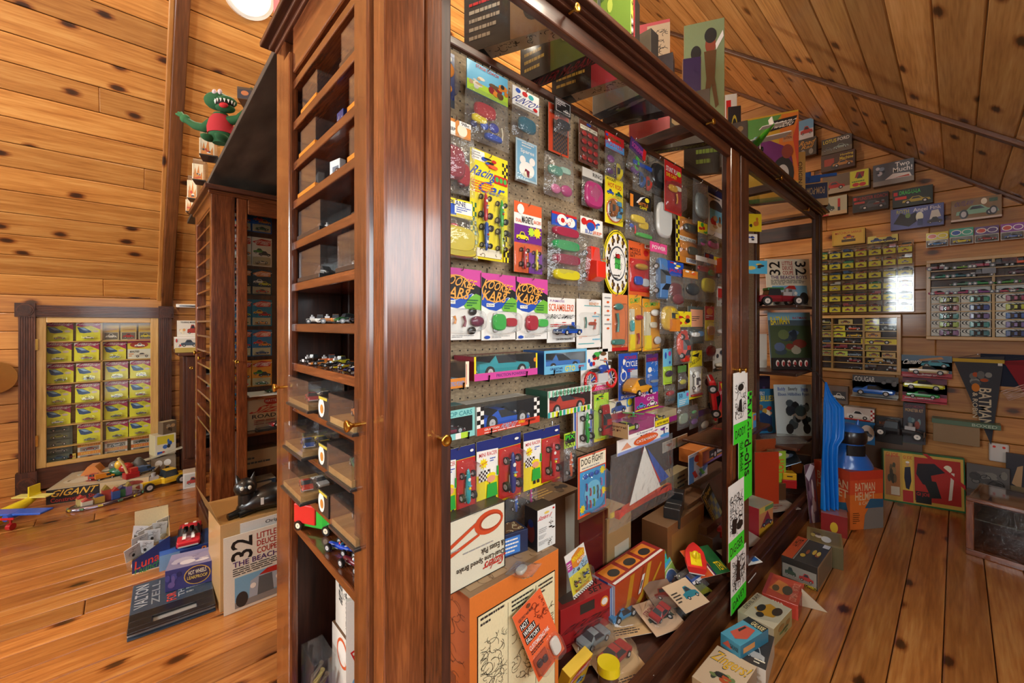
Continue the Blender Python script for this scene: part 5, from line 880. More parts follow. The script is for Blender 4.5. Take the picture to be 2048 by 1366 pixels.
carton('set_box', 'red stunt set box with car windows', w_, .12, .150, ['a81c1e', '8a1418', 'n', '8a1418', '9c2a26', 'n'], dict(f=[('t', 'STUNT ACTION SET', .06, .42, .94, .56, 'K', 0, .3), ('t', 'BY MATTEL', .3, .3, .8, .4, 'K', 0, .3), ('r', .36, .7, .64, .92, '3a3028'), ('e', .84, .76, .08, .12, 'o'), ('e', .84, .76, .06, .08, 'W'), ('r', .95, 0, 1, 1, 'b8c8e0'), ('r', .965, 0, .985, 1, '2a4a8a'), ('l', .1, .1, .6, .2, 2, '5a0c10')], t=[('t', 'STUNT', .45, .62, .9, .86, 'K', 0, .2), ('t', 'ACTION', .45, .34, .9, .58, 'K', 0, .2), ('t', 'SET', .62, .1, .9, .3, 'K', 0, .2), ('r', .1, .15, .4, .6, '4a3a30')], l=[('t', 'HOT', .2, .7, .8, .85, 'o'), ('t', 'WHEELS', .15, .5, .85, .66, 'o'), ('e', .5, .3, .2, .1, 'K')]), m_, a)
p, q = onZ(1230, 1262, FZ), onZ(1330, 1176, FZ); m_, w_, a = seg(p, q)
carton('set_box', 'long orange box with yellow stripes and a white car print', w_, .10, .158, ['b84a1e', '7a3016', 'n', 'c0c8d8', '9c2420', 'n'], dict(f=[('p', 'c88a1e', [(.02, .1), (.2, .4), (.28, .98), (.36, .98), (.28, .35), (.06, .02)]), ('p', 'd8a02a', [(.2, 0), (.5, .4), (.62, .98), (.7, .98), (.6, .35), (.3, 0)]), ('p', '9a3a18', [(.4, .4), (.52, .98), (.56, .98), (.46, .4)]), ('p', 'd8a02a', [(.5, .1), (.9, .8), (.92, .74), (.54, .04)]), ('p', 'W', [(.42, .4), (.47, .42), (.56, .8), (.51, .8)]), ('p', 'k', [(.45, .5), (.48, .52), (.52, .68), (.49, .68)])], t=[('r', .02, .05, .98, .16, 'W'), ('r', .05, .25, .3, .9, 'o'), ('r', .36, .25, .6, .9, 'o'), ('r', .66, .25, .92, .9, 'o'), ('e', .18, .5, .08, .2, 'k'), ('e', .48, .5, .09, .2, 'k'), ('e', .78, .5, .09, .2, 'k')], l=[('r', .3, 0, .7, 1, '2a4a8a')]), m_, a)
# cards leaning about
def lean(name, label, cpx, bpx, Y, w_, h_, roll, back, base, items, bub=None, toys=(), yaw=0, cat='toy pack'):
    p = onY(cpx, bpx, Y); return carded(name, label, w_, h_, base, items, p, (-back, roll, yaw), bub, toys, cat)
lean('toy_card', 'orange customizing card leaning on set box', 1104, 1330, .665, .098, .165, -17, 14, 'e2602e', [('t', 'HOT', .1, .74, .34, .82, 'W'), ('r', .08, .735, .36, .825, 'K'), ('t', 'HOT', .1, .745, .34, .815, 'W'), ('r', .08, .63, .5, .72, 'K'), ('t', 'WHEELS', .1, .64, .48, .71, 'W'), ('r', .08, .53, .56, .615, 'K'), ('t', 'FACTORY', .1, .54, .54, .605, 'W'), ('t', 'USE ONLY with Mattel', .1, .86, .6, .9, 'k'), ('t', 'CUSTOMIZING PAK', .1, .43, .8, .49, 'W'), ('x', .5, .6, .96, .94, 20, '7a2a14', .0007), ('l', .1, .36, .8, .42, 2, 'k'), ('r', .06, .05, .5, .3, 'a8401e'), ('e', .5, .95, .07, .025, '6a3a20')], [(.06, .05, .52, .32, .02), (.58, .04, .95, .34, .02)], [('slab', .2, .2, .18, '3a2a30', .9), ('slab', .38, .18, .16, '3a2a30', 1), ('slab', .76, .19, .3, 'd8d4c8', 1.4)])
lean('toy_card', 'white and yellow card with four racers', 1167, 1182, .80, .098, .128, -6, 12, 'e8e6dc', [('r', 0, .08, 1, .5, 'd8cc3a'), ('r', 0, .5, 1, .7, '9ab8c8'), ('p', 'E', [(.1, .66), (.3, .88), (.7, .98), (.95, .9), (.9, .72), (.5, .6)]), ('t', 'MINI-MARX', .3, .76, .92, .88, 'Y', 6), ('t', 'RACERS', .5, .68, .92, .75, 'W', 6), ('r', 0, .62, .24, .84, 'b03a8a'), ('l', .02, .66, .22, .8, 3, 'W'), ('x', .2, .5, .95, .66, 14, 'k', .0008), ('t', 'FREE WHEELERS', .15, .1, .85, .15, 'R'), ('k', 0, 0, 1, .06, 20, 2, 'W', 'K')], [(.1, .16, .5, .48, .025), (.55, .2, .95, .52, .025)], [('racer', .3, .3, .34, '7a4a24', 'T', 'R'), ('racer', .75, .35, .34, '26407a', 'T', 'k')])
lean('toy_card', 'green and blue card with dark toy car', 1355, 1187, .80, .105, .165, -17, 18, 'a8cc5a', [('r', .06, .7, .96, .94, '4ab0e0'), ('t', 'CONTENDERS', .1, .78, .92, .9, 'X'), ('r', 0, .66, 1, .675, 'W'), ('e', .52, .34, .44, .28, 'W'), ('e', .52, .34, .4, .25, '3a6ab0')], (.14, .1, .92, .58, .04, 3), [('sports', .52, .3, .6, '5a2a2a', 'T')])
# loose blister cards lying on the case floor
def flat(name, label, cpx, w_, h_, yaw, base, items, kind=None, c=None, z=FZ + .004, tilt=88, L=.11, cat='toy pack', roll=0):
    t = carded(name, label, w_, h_, base, items, onZ(*cpx, z), (-tilt, roll, yaw), None, (), cat)
    if kind:
        toy(t, kind, L, c, T(0, -.003, h_ * .5) @ RX(90) @ RZ(20), True, True)
        bubble(t, 0, h_ * .5, L * 1.15, L * .8, .045, 3)
    return t
flat('blister_card', 'tan card lying flat with blue sports car under bubble', (1268, 1272), .15, .19, -30, 't', [('r', .05, .8, .95, .86, 'R'), ('r', .05, .9, .95, .95, 'N'), ('l', .1, .05, .9, .2, 3, 'k')], 'sports', '3a86b8', .135, L=.13)
flat('blister_card', 'tan card with silver car under bubble near the yellow lidded jar', (1212, 1322), .15, .16, -25, 't', [('l', .1, .05, .9, .2, 3, 'k'), ('r', .1, .8, .9, .9, 'n')], 'coupe', '8a9698', .13, L=.125)
flat('blister_card', 'tan card with dark red car beside the yellow lidded jar', (1265, 1366), .16, .18, -22, 't', [('l', .1, .05, .95, .14, 2, 'k'), ('r', .05, .84, .3, .9, 'R')], 'coupe', '9a2228', .128, L=.13)
flat('blister_card', 'curled tan card printed with a green racer over red car', (1345, 1262), .14, .13, -20, 'c8a888', [('t', 'STROMBECKER', .1, .7, .9, .84, 'M', 20), ('c', .1, .3, .9, .66, '3a4a3a')], 'coupe', 'a02a2a', .14, 78, .1)
flat('blister_card', 'tan card printed with teal hot rod over yellow bag', (1396, 1215), .13, .11, -14, 'c8b090', [('c', .4, .25, .95, .75, '2a7a8a'), ('l', .05, .3, .35, .7, 4, 'k')], None, None, .19, 72)
bagged('toy_bag', 'bag with yellow pieces lying under the teal hot rod card', .13, .1, 0, 'W', None, onZ(1402, 1228, FZ + .01), (-75, 0, -15), [('slab', .5, .5, .7, 'c8901a', .5)], .03)
flat('blister_card', 'grey brown card lying beside the green and blue card', (1344, 1216), .12, .12, -28, '8a7260', [('c', .2, .3, .9, .7, '7a2a24')], None, None, .16, 75)
bagged('toy_bag', 'clear bag with dark parts in front of the green card', .12, .12, 0, 'W', None, onZ(1372, 1228, FZ + .006), (-70, 0, 10), [('slab', .5, .5, .7, '5a6070', .5)], .03)
flat('blister_card', 'dark card with a little white and blue jeep', (1302, 1206), .12, .09, -10, '8a7a64', [('l', .1, .1, .9, .3, 2, 'k')], None, None, .125, 80)
small_car('toy_jeep', 'little white and blue jeep standing on a card', 'jeep', .06, 'd8d4c4', onZ(1308, 1199, .135), -30, c2='3a3a8a')
bagged('toy_car_bag', 'blue and silver van in a bubble on yellow green card', .13, .09, 0, 'W', None, onZ(1402, 1182, FZ + .03), (-55, 0, -5), [('van', .5, .2, .8, '2a4a86', 's', 's')], .04, cat='bagged toy')
flat('blister_card', 'olive card lying under the blue and silver van', (1412, 1200), .14, .12, -15, '8a8a2a', [('r', .1, .1, .9, .2, 'K')], None, None, .13, 84)
t = thing('toy_boat', 'red and yellow plastic toy boat', 'toy boat', onZ(1390, 1122, .215), (0, -6, 28)); toy(t, 'boat', .17, 'e0322e', I4, False, True, c2='ecd81e', mat='plastic')
boxY('toy_box', 'yellow box with orange print behind the toy boat', 1343, 1392, 1084, .85, FZ, .10, ['e0a82a', 'b8902a', 'n', 'c8b43a', 'c0b440', 'n'], dict(f=[('t', 'SPEED', .1, .6, .5, .7, 'R'), ('t', 'PAK', .1, .48, .4, .58, 'K'), ('b', .45, .4, 1, .95, 6, ['V', 'E', 'W', 'k'])]))
flat('booklet', 'orange and green folder lying near the strips', (1432, 1150), .15, .13, -24, 'd85a26', [('p', 'g', [(.5, 0), (1, 0), (1, 1), (.62, 1)]), ('r', .42, 0, .46, 1, 'W'), ('r', .48, 0, .52, 1, 'N'), ('t', 'HOT WHEELS', .06, .2, .34, .8, 'y', 90), ('t', 'TEN', .7, .1, .95, .4, 'Y')], None, None, .19, 68, cat='booklet')
p = onY(1365, 1050, .86); t = thing('black_case', 'black plastic ribbed case behind the toy boat', 'case', (p.x, .86, .30), 18)
for k in range(3): MB().box((-.09 + k * .06, 0, 0), (-.034 + k * .06, .07, .085 + (.03 if k == 2 else 0)), '26282a').build('rib_section', 'plastic', t, bevel=.004)
boxY('toy_box', 'carton below the black ribbed case', 1335, 1408, 1056, .84, FZ, .12, ['8a5a30', '6a4424', 'n', '6a4424', '7a5a3c', 'n'], dict(f=[('r', .1, .2, .9, .8, 'a07038')]))
boxY('toy_box', 'narrow brown striped box right of the black ribbed case', 1398, 1418, 1018, .86, FZ, .08, ['c89a4a', 'n', 'n', 'n', 'c8b060', 'n'], dict(f=[('p', '8a3a1a', [(0, .3), (1, .7), (1, .8), (0, .42)]), ('p', 'N', [(0, .5), (1, .9), (1, .95), (0, .56)])]))
p = onY(1428, 1054, .83); t = thing('toy_can', 'little tin can with yellow and red print', 'tin can', (p.x, .83, p.z)); MB().cyl((0, 0, 0), (0, 0, .075), .024, 'c88a2a', None, 24).build('can_body', 'paint', t); MB().cyl((0, 0, .075), (0, 0, .078), .0225, '8ab0c8', None, 24).build('can_lid', 'metal', t); MB().cyl((0, 0, .028), (0, 0, .055), .0243, 'b82a1e', None, 24).build('can_band', 'paint', t)
boxY('toy_box', 'carton under the little tin can', 1414, 1446, 1056, .80, FZ, .10, ['5a3a28', 'n', 'n', 'n', '6a4a34', 'n'], None)
bagged('candy_bag', 'red candy bag with yellow lettering beside the boat', .09, .06, .0, 'R', None, onY(1437, 1076, .79), (0, 10, 10), [('slab', .5, .5, .95, 'c41c22', .6)], .02, cat='candy bag')
boxY('toy_box', 'dark carton under the red candy bag', 1425, 1456, 1078, .77, FZ, .10, ['4a3020', 'n', 'n', 'n', '5a3a2a', 'n'], None)
boxY('paper_sheet', 'white instruction sheet with red figure print', 1326, 1375, 886, 1.0, .56, .004, ['dcdcd0'] * 6, dict(f=[('r', .5, 0, .53, 1, 'g'), ('r', .55, 0, .57, 1, 'g'), ('p', 'c05a2a', [(.1, .7), (.25, .75), (.35, .6), (.25, .4)]), ('p', 'N', [(.2, .7), (.28, .7), (.26, .55)]), ('l', .6, .3, .95, .7, 6, 'S'), ('t', 'CHEVY', .15, .1, .45, .22, 'R', 20)]), cat='sheet')
boxY('storage_box', 'tall tan box standing below the white instruction sheet', 1332, 1376, 958, .98, FZ, .06, ['a89c78', 'n', 'n', 'n', 'b0a480', 'n'], dict(f=[('l', .5, .5, .95, .95, 6, 'k'), ('x', .05, .3, .5, .9, 14, 'a04a3a', .0008)]))
boxY('toy_card', 'tall hero comic toy card with orange, red and green gliders', 1378, 1415, 912, .88, .43, .004, ['d0dce8'] * 6, dict(f=[('r', 0, 0, .25, .9, '4a86c8'), ('p', '5a8ac8', [(.5, .2), (1, .5), (1, .3), (.6, .05)]), ('e', .5, .78, .24, .14, 'c8361e'), ('e', .5, .93, .1, .06, 'F'), ('p', 'e08a2a', [(.35, .6), (.5, .64), (.7, .42), (.6, .38)]), ('p', 'c83028', [(.15, .36), (.3, .4), (.45, .14), (.3, .12)]), ('p', '6ac83a', [(.5, .36), (.64, .36), (.85, .12), (.7, .1)])]), cat='toy pack')
boxY('storage_box', 'brown carton carrying the comic toy card', 1374, 1420, 1012, .86, FZ, .12, ['6a4a30', 'n', 'n', 'n', '7a5a40', 'n'], None)
boxY('boxed_car', 'orange box with silver car behind clear window', 1405, 1466, 905, .86, .50, .12, ['d07a2e', 'a8561e', 'n', 'c8702a', 'c87a3a', 'n'], dict(f=[('r', .2, .3, .95, .85, '3a4448'), ('c', .25, .35, .9, .75, 's'), ('p', '8a6aa8', [(0, 0), (1, .05), (1, .16), (.5, .2), (0, .12)])]), cat='boxed toy car')
boxY('storage_box', 'dark carton below the orange silver car box', 1400, 1468, 972, .90, FZ, .10, ['4a3426', 'n', 'n', 'n', '5a4030', 'n'], None)
lean('picture_book', 'dark tilted puzzle book with yellow letters', 1440, 1042, .80, .10, .19, -26, 12, '26301e', [('t', 'STAMPED', .06, .6, .2, .95, 'y', 90), ('t', 'PICTURE PUZZLE', .06, .05, .2, .55, 'y', 90), ('t', 'Dragnut', .3, .8, .92, .94, 'y', 0, .2), ('k', .3, .08, .95, .74, 3, 4, '8a8a5a', '5a6a7a'), ('r', .23, 0, .25, 1, 'C')], cat='book')
# bottom left: yellow rally case, pillow pack, jar
p = onZ(1022, 1362, FZ + .002); t = thing('rally_case', 'yellow half-round rally case with red ends and black strap', 'toy case', p, 28)
hc = [(.048 * math.cos(math.pi * i / 12), .052 * math.sin(math.pi * i / 12)) for i in range(13)]
for nme, x0, x1, c in (('end_cap', -.085, -.077, 'b8201e'), ('end_cap', .077, .085, 'b8201e'), ('shell', -.077, .077, 'd8a82a')):
    MB().prism([(a_, b_) for a_, b_ in hc], x0, x1, c, RZ(90)).build(nme, 'plastic', t)
MB().prism([(a_ * 1.03, b_ * 1.03) for a_, b_ in hc], -.012, .012, '1c1c1c', RZ(90)).build('strap', 'rubber', t); MB().cyl((0, -.02, .05), (0, -.024, .058), .014, 's', None, 16).build('watch_face', 'metal', t)
carton('pillow_pack', 'yellow pillow pack with red flame logo', .115, .03, .10, ['e8b82a', 'd0a024', 'n', 'd0a024', 'e8c040', 'n'], dict(f=[('p', 'c8301e', [(.03, .7), (.2, .6), (.95, .62), (.97, .9), (.5, .95), (.2, .86)]), ('t', 'HOT WHEELS', .12, .66, .94, .84, 'W', 0, .25), ('c', .3, .2, .9, .5, '8ab0c8'), ('r', .0, .1, .25, .3, 'W')]), onZ(1146, 1385, FZ + .03), (18, 0, 4), cat='toy pack')
p = onZ(1217, 1400, FZ); t = thing('jar', 'clear jar of brown beads with a yellow lid', 'jar', p)
MB().cyl((0, 0, 0), (0, 0, .085), .03, 'W', None, 28).build('jar_body', 'acrylic', t); MB().cyl((0, 0, .002), (0, 0, .07), .027, '7a4a2a', None, 24).build('jar_contents', 'cloth', t); MB().cyl((0, 0, .085), (0, 0, .11), .033, 'e8d41e', .032, 32).build('jar_lid', 'plastic', t)
# ---------------- drawings and green strips pinned on the middle stile ----------------
def strip(label, x0, x1, yt, yb, items, base='W', Y=.612):
    a, c, b_ = onY(x0, yt, Y), onY(x1, yt, Y), onY(x0, yb, Y)
    carded('drawing_strip', label, c.x - a.x, a.z - b_.z, base, items, ((a.x + c.x) / 2, Y, b_.z), 0, None, (), 'paper strip')
strip('uppermost white pen drawing strip with green label', 1467, 1495, 747, 891, [('r', 0, 0, 1, .28, '3ee02a'), ('t', 'DADDY', .12, .08, .85, .2, 'K', 4), ('x', .1, .34, .9, .85, 40, 'K', .0011), ('e', .5, .78, .2, .05, 'K'), ('p', 'K', [(.3, .45), (.6, .42), (.55, .62), (.4, .6)])])
strip('long green lettered strip hanging behind the drawings', 1477, 1504, 790, 1012, [('t', 'Weird-ohs', .42, .22, .92, .9, 'K', 270), ('t', 'Wonderful Model', .1, .3, .34, .8, '1a5a14', 270), ('k', .6, .9, .95, .99, 2, 3, '3ee02a', 'K')], '3ee02a', .622)
strip('white pen drawing strip of a rider with green label', 1457, 1488, 975, 1126, [('r', 0, 0, 1, .25, '3ee02a'), ('t', 'DiGGER', .1, .06, .9, .18, 'K', 4), ('x', .08, .28, .92, .85, 60, 'K', .0012), ('p', 'K', [(.2, .34), (.45, .3), (.5, .5), (.25, .52)]), ('e', .7, .38, .2, .06, 'K')], 'W', .600)
strip('lowest white pen drawing strip with green label', 1462, 1492, 1116, 1232, [('r', 0, 0, 1, .3, '3ee02a'), ('t', 'DAVEY', .12, .1, .88, .22, 'K', 8), ('x', .08, .34, .92, .98, 50, 'K', .0012), ('p', 'K', [(.3, .5), (.6, .45), (.55, .8), (.4, .85)])], 'W', .608)
# ---------------- second bay ----------------
boxT('board_game', 'large flat orange board standing in second bay', 1512, 1552, 880, .86, -30, FZ, .012, ['a84a20', 'n', 'n', 'n', 'n', 'n'], None, 'board')
boxT('board_game', 'orange red board leaning in front of the larger one', 1510, 1558, 905, .81, -36, FZ, .010, ['b83a16', 'e08a5a', 'n', 'n', 'n', 'n'], None, 'board')
boxT('toy_box', 'lime green box edge with orange letters', 1546, 1572, 903, .76, -34, FZ + .12, .05, ['9ac83a', 'n', 'n', 'n', 'n', 'n'], dict(f=[('t', 'HOT', .15, .3, .85, .75, 'O', 270), ('e', .5, .9, .2, .05, 'W')]))
boxT('toy_box', 'brown carton under lime green box', 1548, 1572, 968, .75, -34, FZ, .06, ['5a3a20', 'n', 'n', 'n', 'n', 'n'], None)
boxT('toy_box', 'tan box below the far shelf in second bay', 1524, 1560, 870, .93, -70, FZ, .05, ['a08040', 'n', 'n', 'n', 'n', 'n'], None)
boxT('puzzle_box', 'red and yellow comic strip box high in second bay', 1552, 1600, 886, .80, -62, .40, .03, ['c8283a', 'n', 'n', 'n', '3a2a24', 'n'], dict(f=[('e', .15, .5, .1, .3, 'W'), ('p', 'y', [(.4, .05), (.95, .05), (.95, .95), (.5, .9)]), ('l', .5, .2, .9, .8, 2, 'R'), ('e', .33, .5, .08, .26, 'O')]))
boxT('poster_box', 'dark box with orange figure print in second bay', 1562, 1622, 905, .83, -70, FZ, .03, ['3a2c24', 'n', 'n', 'n', 'n', 'n'], dict(f=[('p', 'd07a2a', [(.2, .5), (.5, .75), (.75, .7), (.7, .4), (.3, .35)]), ('r', .05, .55, .35, .7, 'k'), ('t', 'JOE', .1, .58, .3, .67, 'R'), ('r', .05, .75, .4, .95, '6a5a34')]))
t = thing('tin_tray', 'grey blue patterned tray tilted at far end of case', 'tray', (3.12, .80, .26), (-40, -22, -58)); MB().box((-.15, 0, 0), (.15, .006, .13), '7a8a96').build('tray_plate', 'metal', t, bevel=.003); art(MB(), [('b', .05, .1, .95, .9, 16, ['5a6a80', 'a8b4a0', '8a5a4a', 'c0b890'])], .3, .13, T(-.15, 0, 0)).build('printed_art', 'paper', t)
boxT('toy_box', 'carton under the tilted tray', 1575, 1622, 985, .75, -60, FZ, .10, ['3a2820', 'n', 'n', 'n', '4a342a', 'n'], None)
p, q, w_ = turned(1565, 1594, .72, -55, .215); t = thing('toy_chest', 'small yellow over red plastic chest', 'toy', (p + q) / 2, -55); MB().box((-w_ / 2, 0, 0), (w_ / 2, .07, .05), 'a8161e').build('chest_base', 'plastic', t, bevel=.003); MB().box((-w_ / 2 + .004, .002, .05), (w_ / 2, .068, .09), 'd8a820').build('chest_lid', 'plastic', t, bevel=.003); MB().box((-.015, -.002, .07), (.015, 0, .076), 'k').build('chest_slot', 'plastic', t)
boxT('toy_box', 'low dark carton under the little chest', 1560, 1598, 1008, .73, -55, FZ, .10, ['2c201a', 'n', 'n', 'n', '3a2c24', 'n'], None)
t = boxT('lunch_box', 'red tin lunch box with striped picture in second bay', 1518, 1546, 1018, .69, -8, FZ, .13, ['c88a5a', 'b0323a', 'n', 'b0323a', 'a8b09a', 'n'], dict(f=[('r', 0, 0, 1, .3, 'd09a2a'), ('p', '8a2a3a', [(.1, .3), (.6, .8), (.9, .3)]), ('c', .2, .3, .95, .5, '4a4a5a'), ('r', 0, .8, 1, 1, 'c8b45a'), ('r', .4, .82, 1, .96, '5a8a5a')], r=[('r', .1, .1, .9, .9, 'a8a8b8'), ('b', .1, .2, .9, .9, 6, ['W', 'b8b0c0', '8a9ab0'])]), 'lunch box', mat='paint')
flat('toy_card', 'brown card with orange picture lying in second bay', (1525, 1022), .16, .14, -20, '7a6a58', [('r', .3, .3, .8, .8, 'd8823a'), ('c', .35, .35, .75, .65, 'k')], None, None, .14, 80)
flat('paper_sheet', 'pale wrinkled paper lying in second bay', (1568, 1022), .24, .12, -30, '9a9084', [('l', .1, .2, .8, .5, 2, '8a4a3a')], None, None, .135, 84, cat='sheet')
flat('paper_sheet', 'pale card lying between lunch box and drawing strips', (1505, 1092), .2, .16, -20, 'b0a898', [('c', .1, .3, .6, .7, '4a7ab0')], None, None, .125, 84, cat='sheet')
flat('toy_card', 'white and teal card lying near the middle drawing strip', (1500, 1130), .15, .12, -25, 'd8dcd8', [('c', .1, .2, .6, .8, '2a8a9a'), ('r', .7, .1, .95, .9, '2a6ab0')], None, None, .13, 82)
# far end shelves: albums, hot rod, books
def album(label, x0, x1, yt, yb, Y0, yaw, z, base, items, tilt=6, name='record_album', cat='record album', th=.004):
    p, q, w_ = turned(x0, x1, Y0, yaw, z); h_ = zat(p, yt) - z
    return carded(name, label, w_, h_, base, items, (p + q) / 2, (-tilt, 0, yaw), None, (), cat, t=th)
DEUCE = [('t', '32', .08, .66, .33, .95, 'K', 90), ('t', 'LITTLE', .38, .87, .62, .95, 'b0281e'), ('t', 'DEUCE', .38, .77, .62, .85, 'b0281e'), ('t', 'COUPE', .38, .67, .62, .75, 'b0281e'), ('t', '32', .67, .66, .92, .95, 'K', 270), ('t', 'THE BEACH BOYS', .1, .58, .92, .65, '4a2a6a'), ('l', .1, .46, .9, .57, 4, 'k'), ('r', .12, .04, .9, .44, '7ab0d0'), ('r', .12, .04, .9, .12, '8a8a88'), ('p', 'a8b4c0', [(.28, .12), (.3, .34), (.45, .4), (.62, .38), (.7, .14)]), ('p', '5a6266', [(.38, .12), (.4, .36), (.56, .36), (.58, .12)]), ('e', .2, .14, .07, .1, 'k'), ('e', .82, .18, .1, .12, 'k'), ('p', 'b8281e', [(.4, .38), (.5, .44), (.62, .44), (.66, .36)]), ('e', .33, .27, .035, .035, 'W'), ('e', .64, .28, .035, .035, 'W')]
album('cream hot rod record album on the upper far shelf', 1536, 1625, 516, 612, .90, -43, 1.326, 'e8e0c8', DEUCE)
p = onZ(1592, 609, 1.326); t = car_thing('model_car', 'red and green model hot rod in front of the cream album', 'hotrod', .27, '9a1c2c', (3.13, .80, 1.326), -48, c2='8a1828', hub='W'); 
MB().box((-.08, -.035, .10), (.02, .035, .118), '2a8a4a').build('roof', 'paint', t, bevel=.004)
album('dark picture record album on the middle far shelf', 1542, 1628, 624, 730, .88, -43, .902, '5a6a72', [('r', 0, .86, 1, 1, '8ac0d8'), ('t', 'BATMAN', .06, .78, .5, .93, 'Y', 4), ('t', 'BATMAN', .58, .88, .9, .92, 'R'), ('r', .03, .02, .97, .76, '4a5a3a'), ('b', .1, .2, .9, .7, 12, ['3a4a54', '8a3a2a', '5a6a8a', '6a7a4a', '2a3440', 'b0a890'])])
boxT('key_rack', 'black strip with six white discs before the dark album', 1546, 1622, 716, .84, -45, .902, .02, '1a1a1c', dict(f=[('e', .12 + .15 * i, .55, .045, .28, 'W') for i in range(6)] + [('e', .13 + .15 * i, .5, .03, .2, 'b03a3a') for i in range(6)]), 'rack')
boxT('white_bracket', 'white plastic upright beside the dark album', 1519, 1534, 668, .94, -40, .902, .02, 'd0ccc0', None, 'bracket')
album('blue comic book with yellow title in second bay', 1503, 1552, 779, 866, .98, -36, .441, '2a7aa8', [('t', 'The BEVERLY', .1, .86, .6, .94, 'W'), ('t', 'HILLBILLIES', .08, .72, .95, .85, 'Y'), ('b', .1, .2, .9, .7, 10, ['c8a23a', 'F', '8a5a3a', 'C', 'R']), ('p', '1a3a6a', [(.15, .05), (.2, .4), (.5, .48), (.85, .36), (.85, .05)]), ('e', .3, .1, .12, .08, 'k'), ('e', .75, .1, .12, .08, 'k')], 3, 'comic_book', 'comic book')
album('pale blue record album with old car group photo', 1554, 1630, 770, 866, .84, -42, .441, 'd0e0e0', [('t', 'Buddy', .1, .86, .3, .95, 'B'), ('t', 'Beverly', .38, .86, .62, .95, 'k'), ('t', 'Irene', .72, .86, .9, .95, 'B'), ('t', 'Ebsen Hillbillies Ryan', .1, .76, .92, .84, '2a5a9a'), ('b', .25, .1, .95, .72, 18, ['2a3440', '4a5a60', '6a7a80', '1a2024', 'a8a090', '3a4a4a']), ('e', .35, .14, .1, .1, 'k'), ('e', .8, .14, .1, .1, 'k')])
bagged('plastic_bag', 'crumpled clear plastic bag draped at the far lower shelf', .26, .14, 0, 'W', None, (3.1, .72, .445), (-80, 0, -40), [], .03, cat='plastic bag')
t = boxT('model_box', 'small dark box with purple car on lower far shelf', 1516, 1540, 752, 1.0, -40, .441, .05, '2a2a4a', dict(f=[('c', .1, .2, .9, .8, '5a4a8a')]), 'box')
carded('sticker_strip', 'purple and white skateboard-like sticker strip hanging outside far post', .075, .42, '6a4a5a', [('p', 'd8d0d8', [(0, .85), (.6, 1), (1, .95), (.3, .75)]), ('b', .1, .05, .9, .8, 12, ['8a6a7a', 'c8a8a0', '4a2a3a', 'e0d0d0', '9a3a3a'])], onY(1632, 1064, .585), (0, -7, -30), None, (), 'sticker')
# things hanging at the back of second bay seen past the pegboard end
for lab, px, c1, c2, Y in (('yellow card with black orange print right of pegboard end', (1499, 1512, 424, 460), 'Y', 'E', .80), ('white and blue price card just below the yellow card', (1498, 1507, 466, 484), 'W', 'B', .78), ('blue and yellow photo card jutting from pegboard end', (1499, 1518, 518, 545), '4ab0d8', 'y', .76)):
    p, w_, h_ = hang(*px, YP - Y); carded('toy_card', lab, w_, h_, c1, [('b', .1, .2, .9, .9, 5, [c2, 'k', c2])], p, (0, 0, -35))
# ---------------- left end shelves of the long case ----------------
def endbox(label, near, far, z, yt, dx, base, bh, wood=None, name='display_box'):
    """clear box on an end shelf: near and far lower corner pixels of the face toward the aisle"""
    p, q = onZ(*near, z), onZ(*far, z); h_ = zat(p, yt) - z; w_ = abs(q.y - p.y)
    return acrylic_case(name, label, w_, dx, h_, base, ((p.x + q.x) / 2, (p.y + q.y) / 2, z), -90, bh, wood=wood), ((p.x + q.x) / 2, (p.y + q.y) / 2, z, w_)
ZS = [s + .0205 for s in SHZ]
for lab, y0, y1, k, base, h_, c, kd in (('clear box with yellow base on the top end shelf', .975, 1.085, 1, 'E', .062, 'g', 'coupe'), ('clear box with black base on the top end shelf by the post', .76, .84, 1, 'k', .068, 's', 'hotrod'),
        ('clear box with yellow base, second end shelf from top', .985, 1.10, 2, 'E', .062, '3a5a2a', 'coupe'), ('clear box with yellow base by the post, second end shelf', .76, .80, 2, 'E', .064, 'R', 'coupe'),
        ('clear box with yellow base, third end shelf from top', .985, 1.11, 3, 'E', .064, '2a4a3a', 'coupe'), ('clear box with yellow base by the post, third end shelf', .76, .80, 3, 'E', .06, 'W', 'coupe'),
        ('clear box with black base and gold car, fourth end shelf', .955, 1.115, 4, 'k', .068, 'c8a040', 'hotrod'), ('clear box with black base and black car, fifth end shelf', .955, 1.11, 5, 'k', .072, '1c1c1c', 'vw'), ('black based clear box by the post, fifth end shelf', .755, .86, 5, 'k', .074, 'b89040', 'hotrod')):
    acrylic_case('display_box', lab, y1 - y0, .075, h_, base, (AX0 + .006, (y0 + y1) / 2, ZS[k]), -90, .010, group='clear boxes on the end shelves')
    small_car('model_car', 'model car in ' + lab, kd, .06, c, (AX0 + .045, (y0 + y1) / 2, ZS[k] + .0105), -80, mat='paint', group='cars in the end shelf boxes')
sd = MB().box((0, 0, 0), (.05, .05, .012), '1c1c1c').box((.01, .02, .012), (.03, .03, .06), '2a2420').build('display_stand', 'plastic', loc=(AX0 + .02, .765, ZS[4])); tag(sd, 'dark display stand by the post on fourth end shelf', 'stand')
small_car('model_car', 'little silver wheel car on the dark display stand', 'hotrod', .045, 'b8a060', (AX0 + .05, .80, ZS[4] + .0125), -80)
t = carton('blue_card_box', 'tiny dark blue box on second end shelf', .035, .02, .05, '1c2a6a', dict(f=[('x', .1, .1, .9, .9, 8, 'w', .0006)]), (AX0 + .03, .90, ZS[2]), -90)
t = carton('white_card_box', 'tiny silver white box tilted on third end shelf', .04, .015, .05, 'd0d4d4', dict(f=[('r', .3, .1, .9, .7, '5a6a7a')]), (AX0 + .03, .93, ZS[3]), (0, 0, -80))
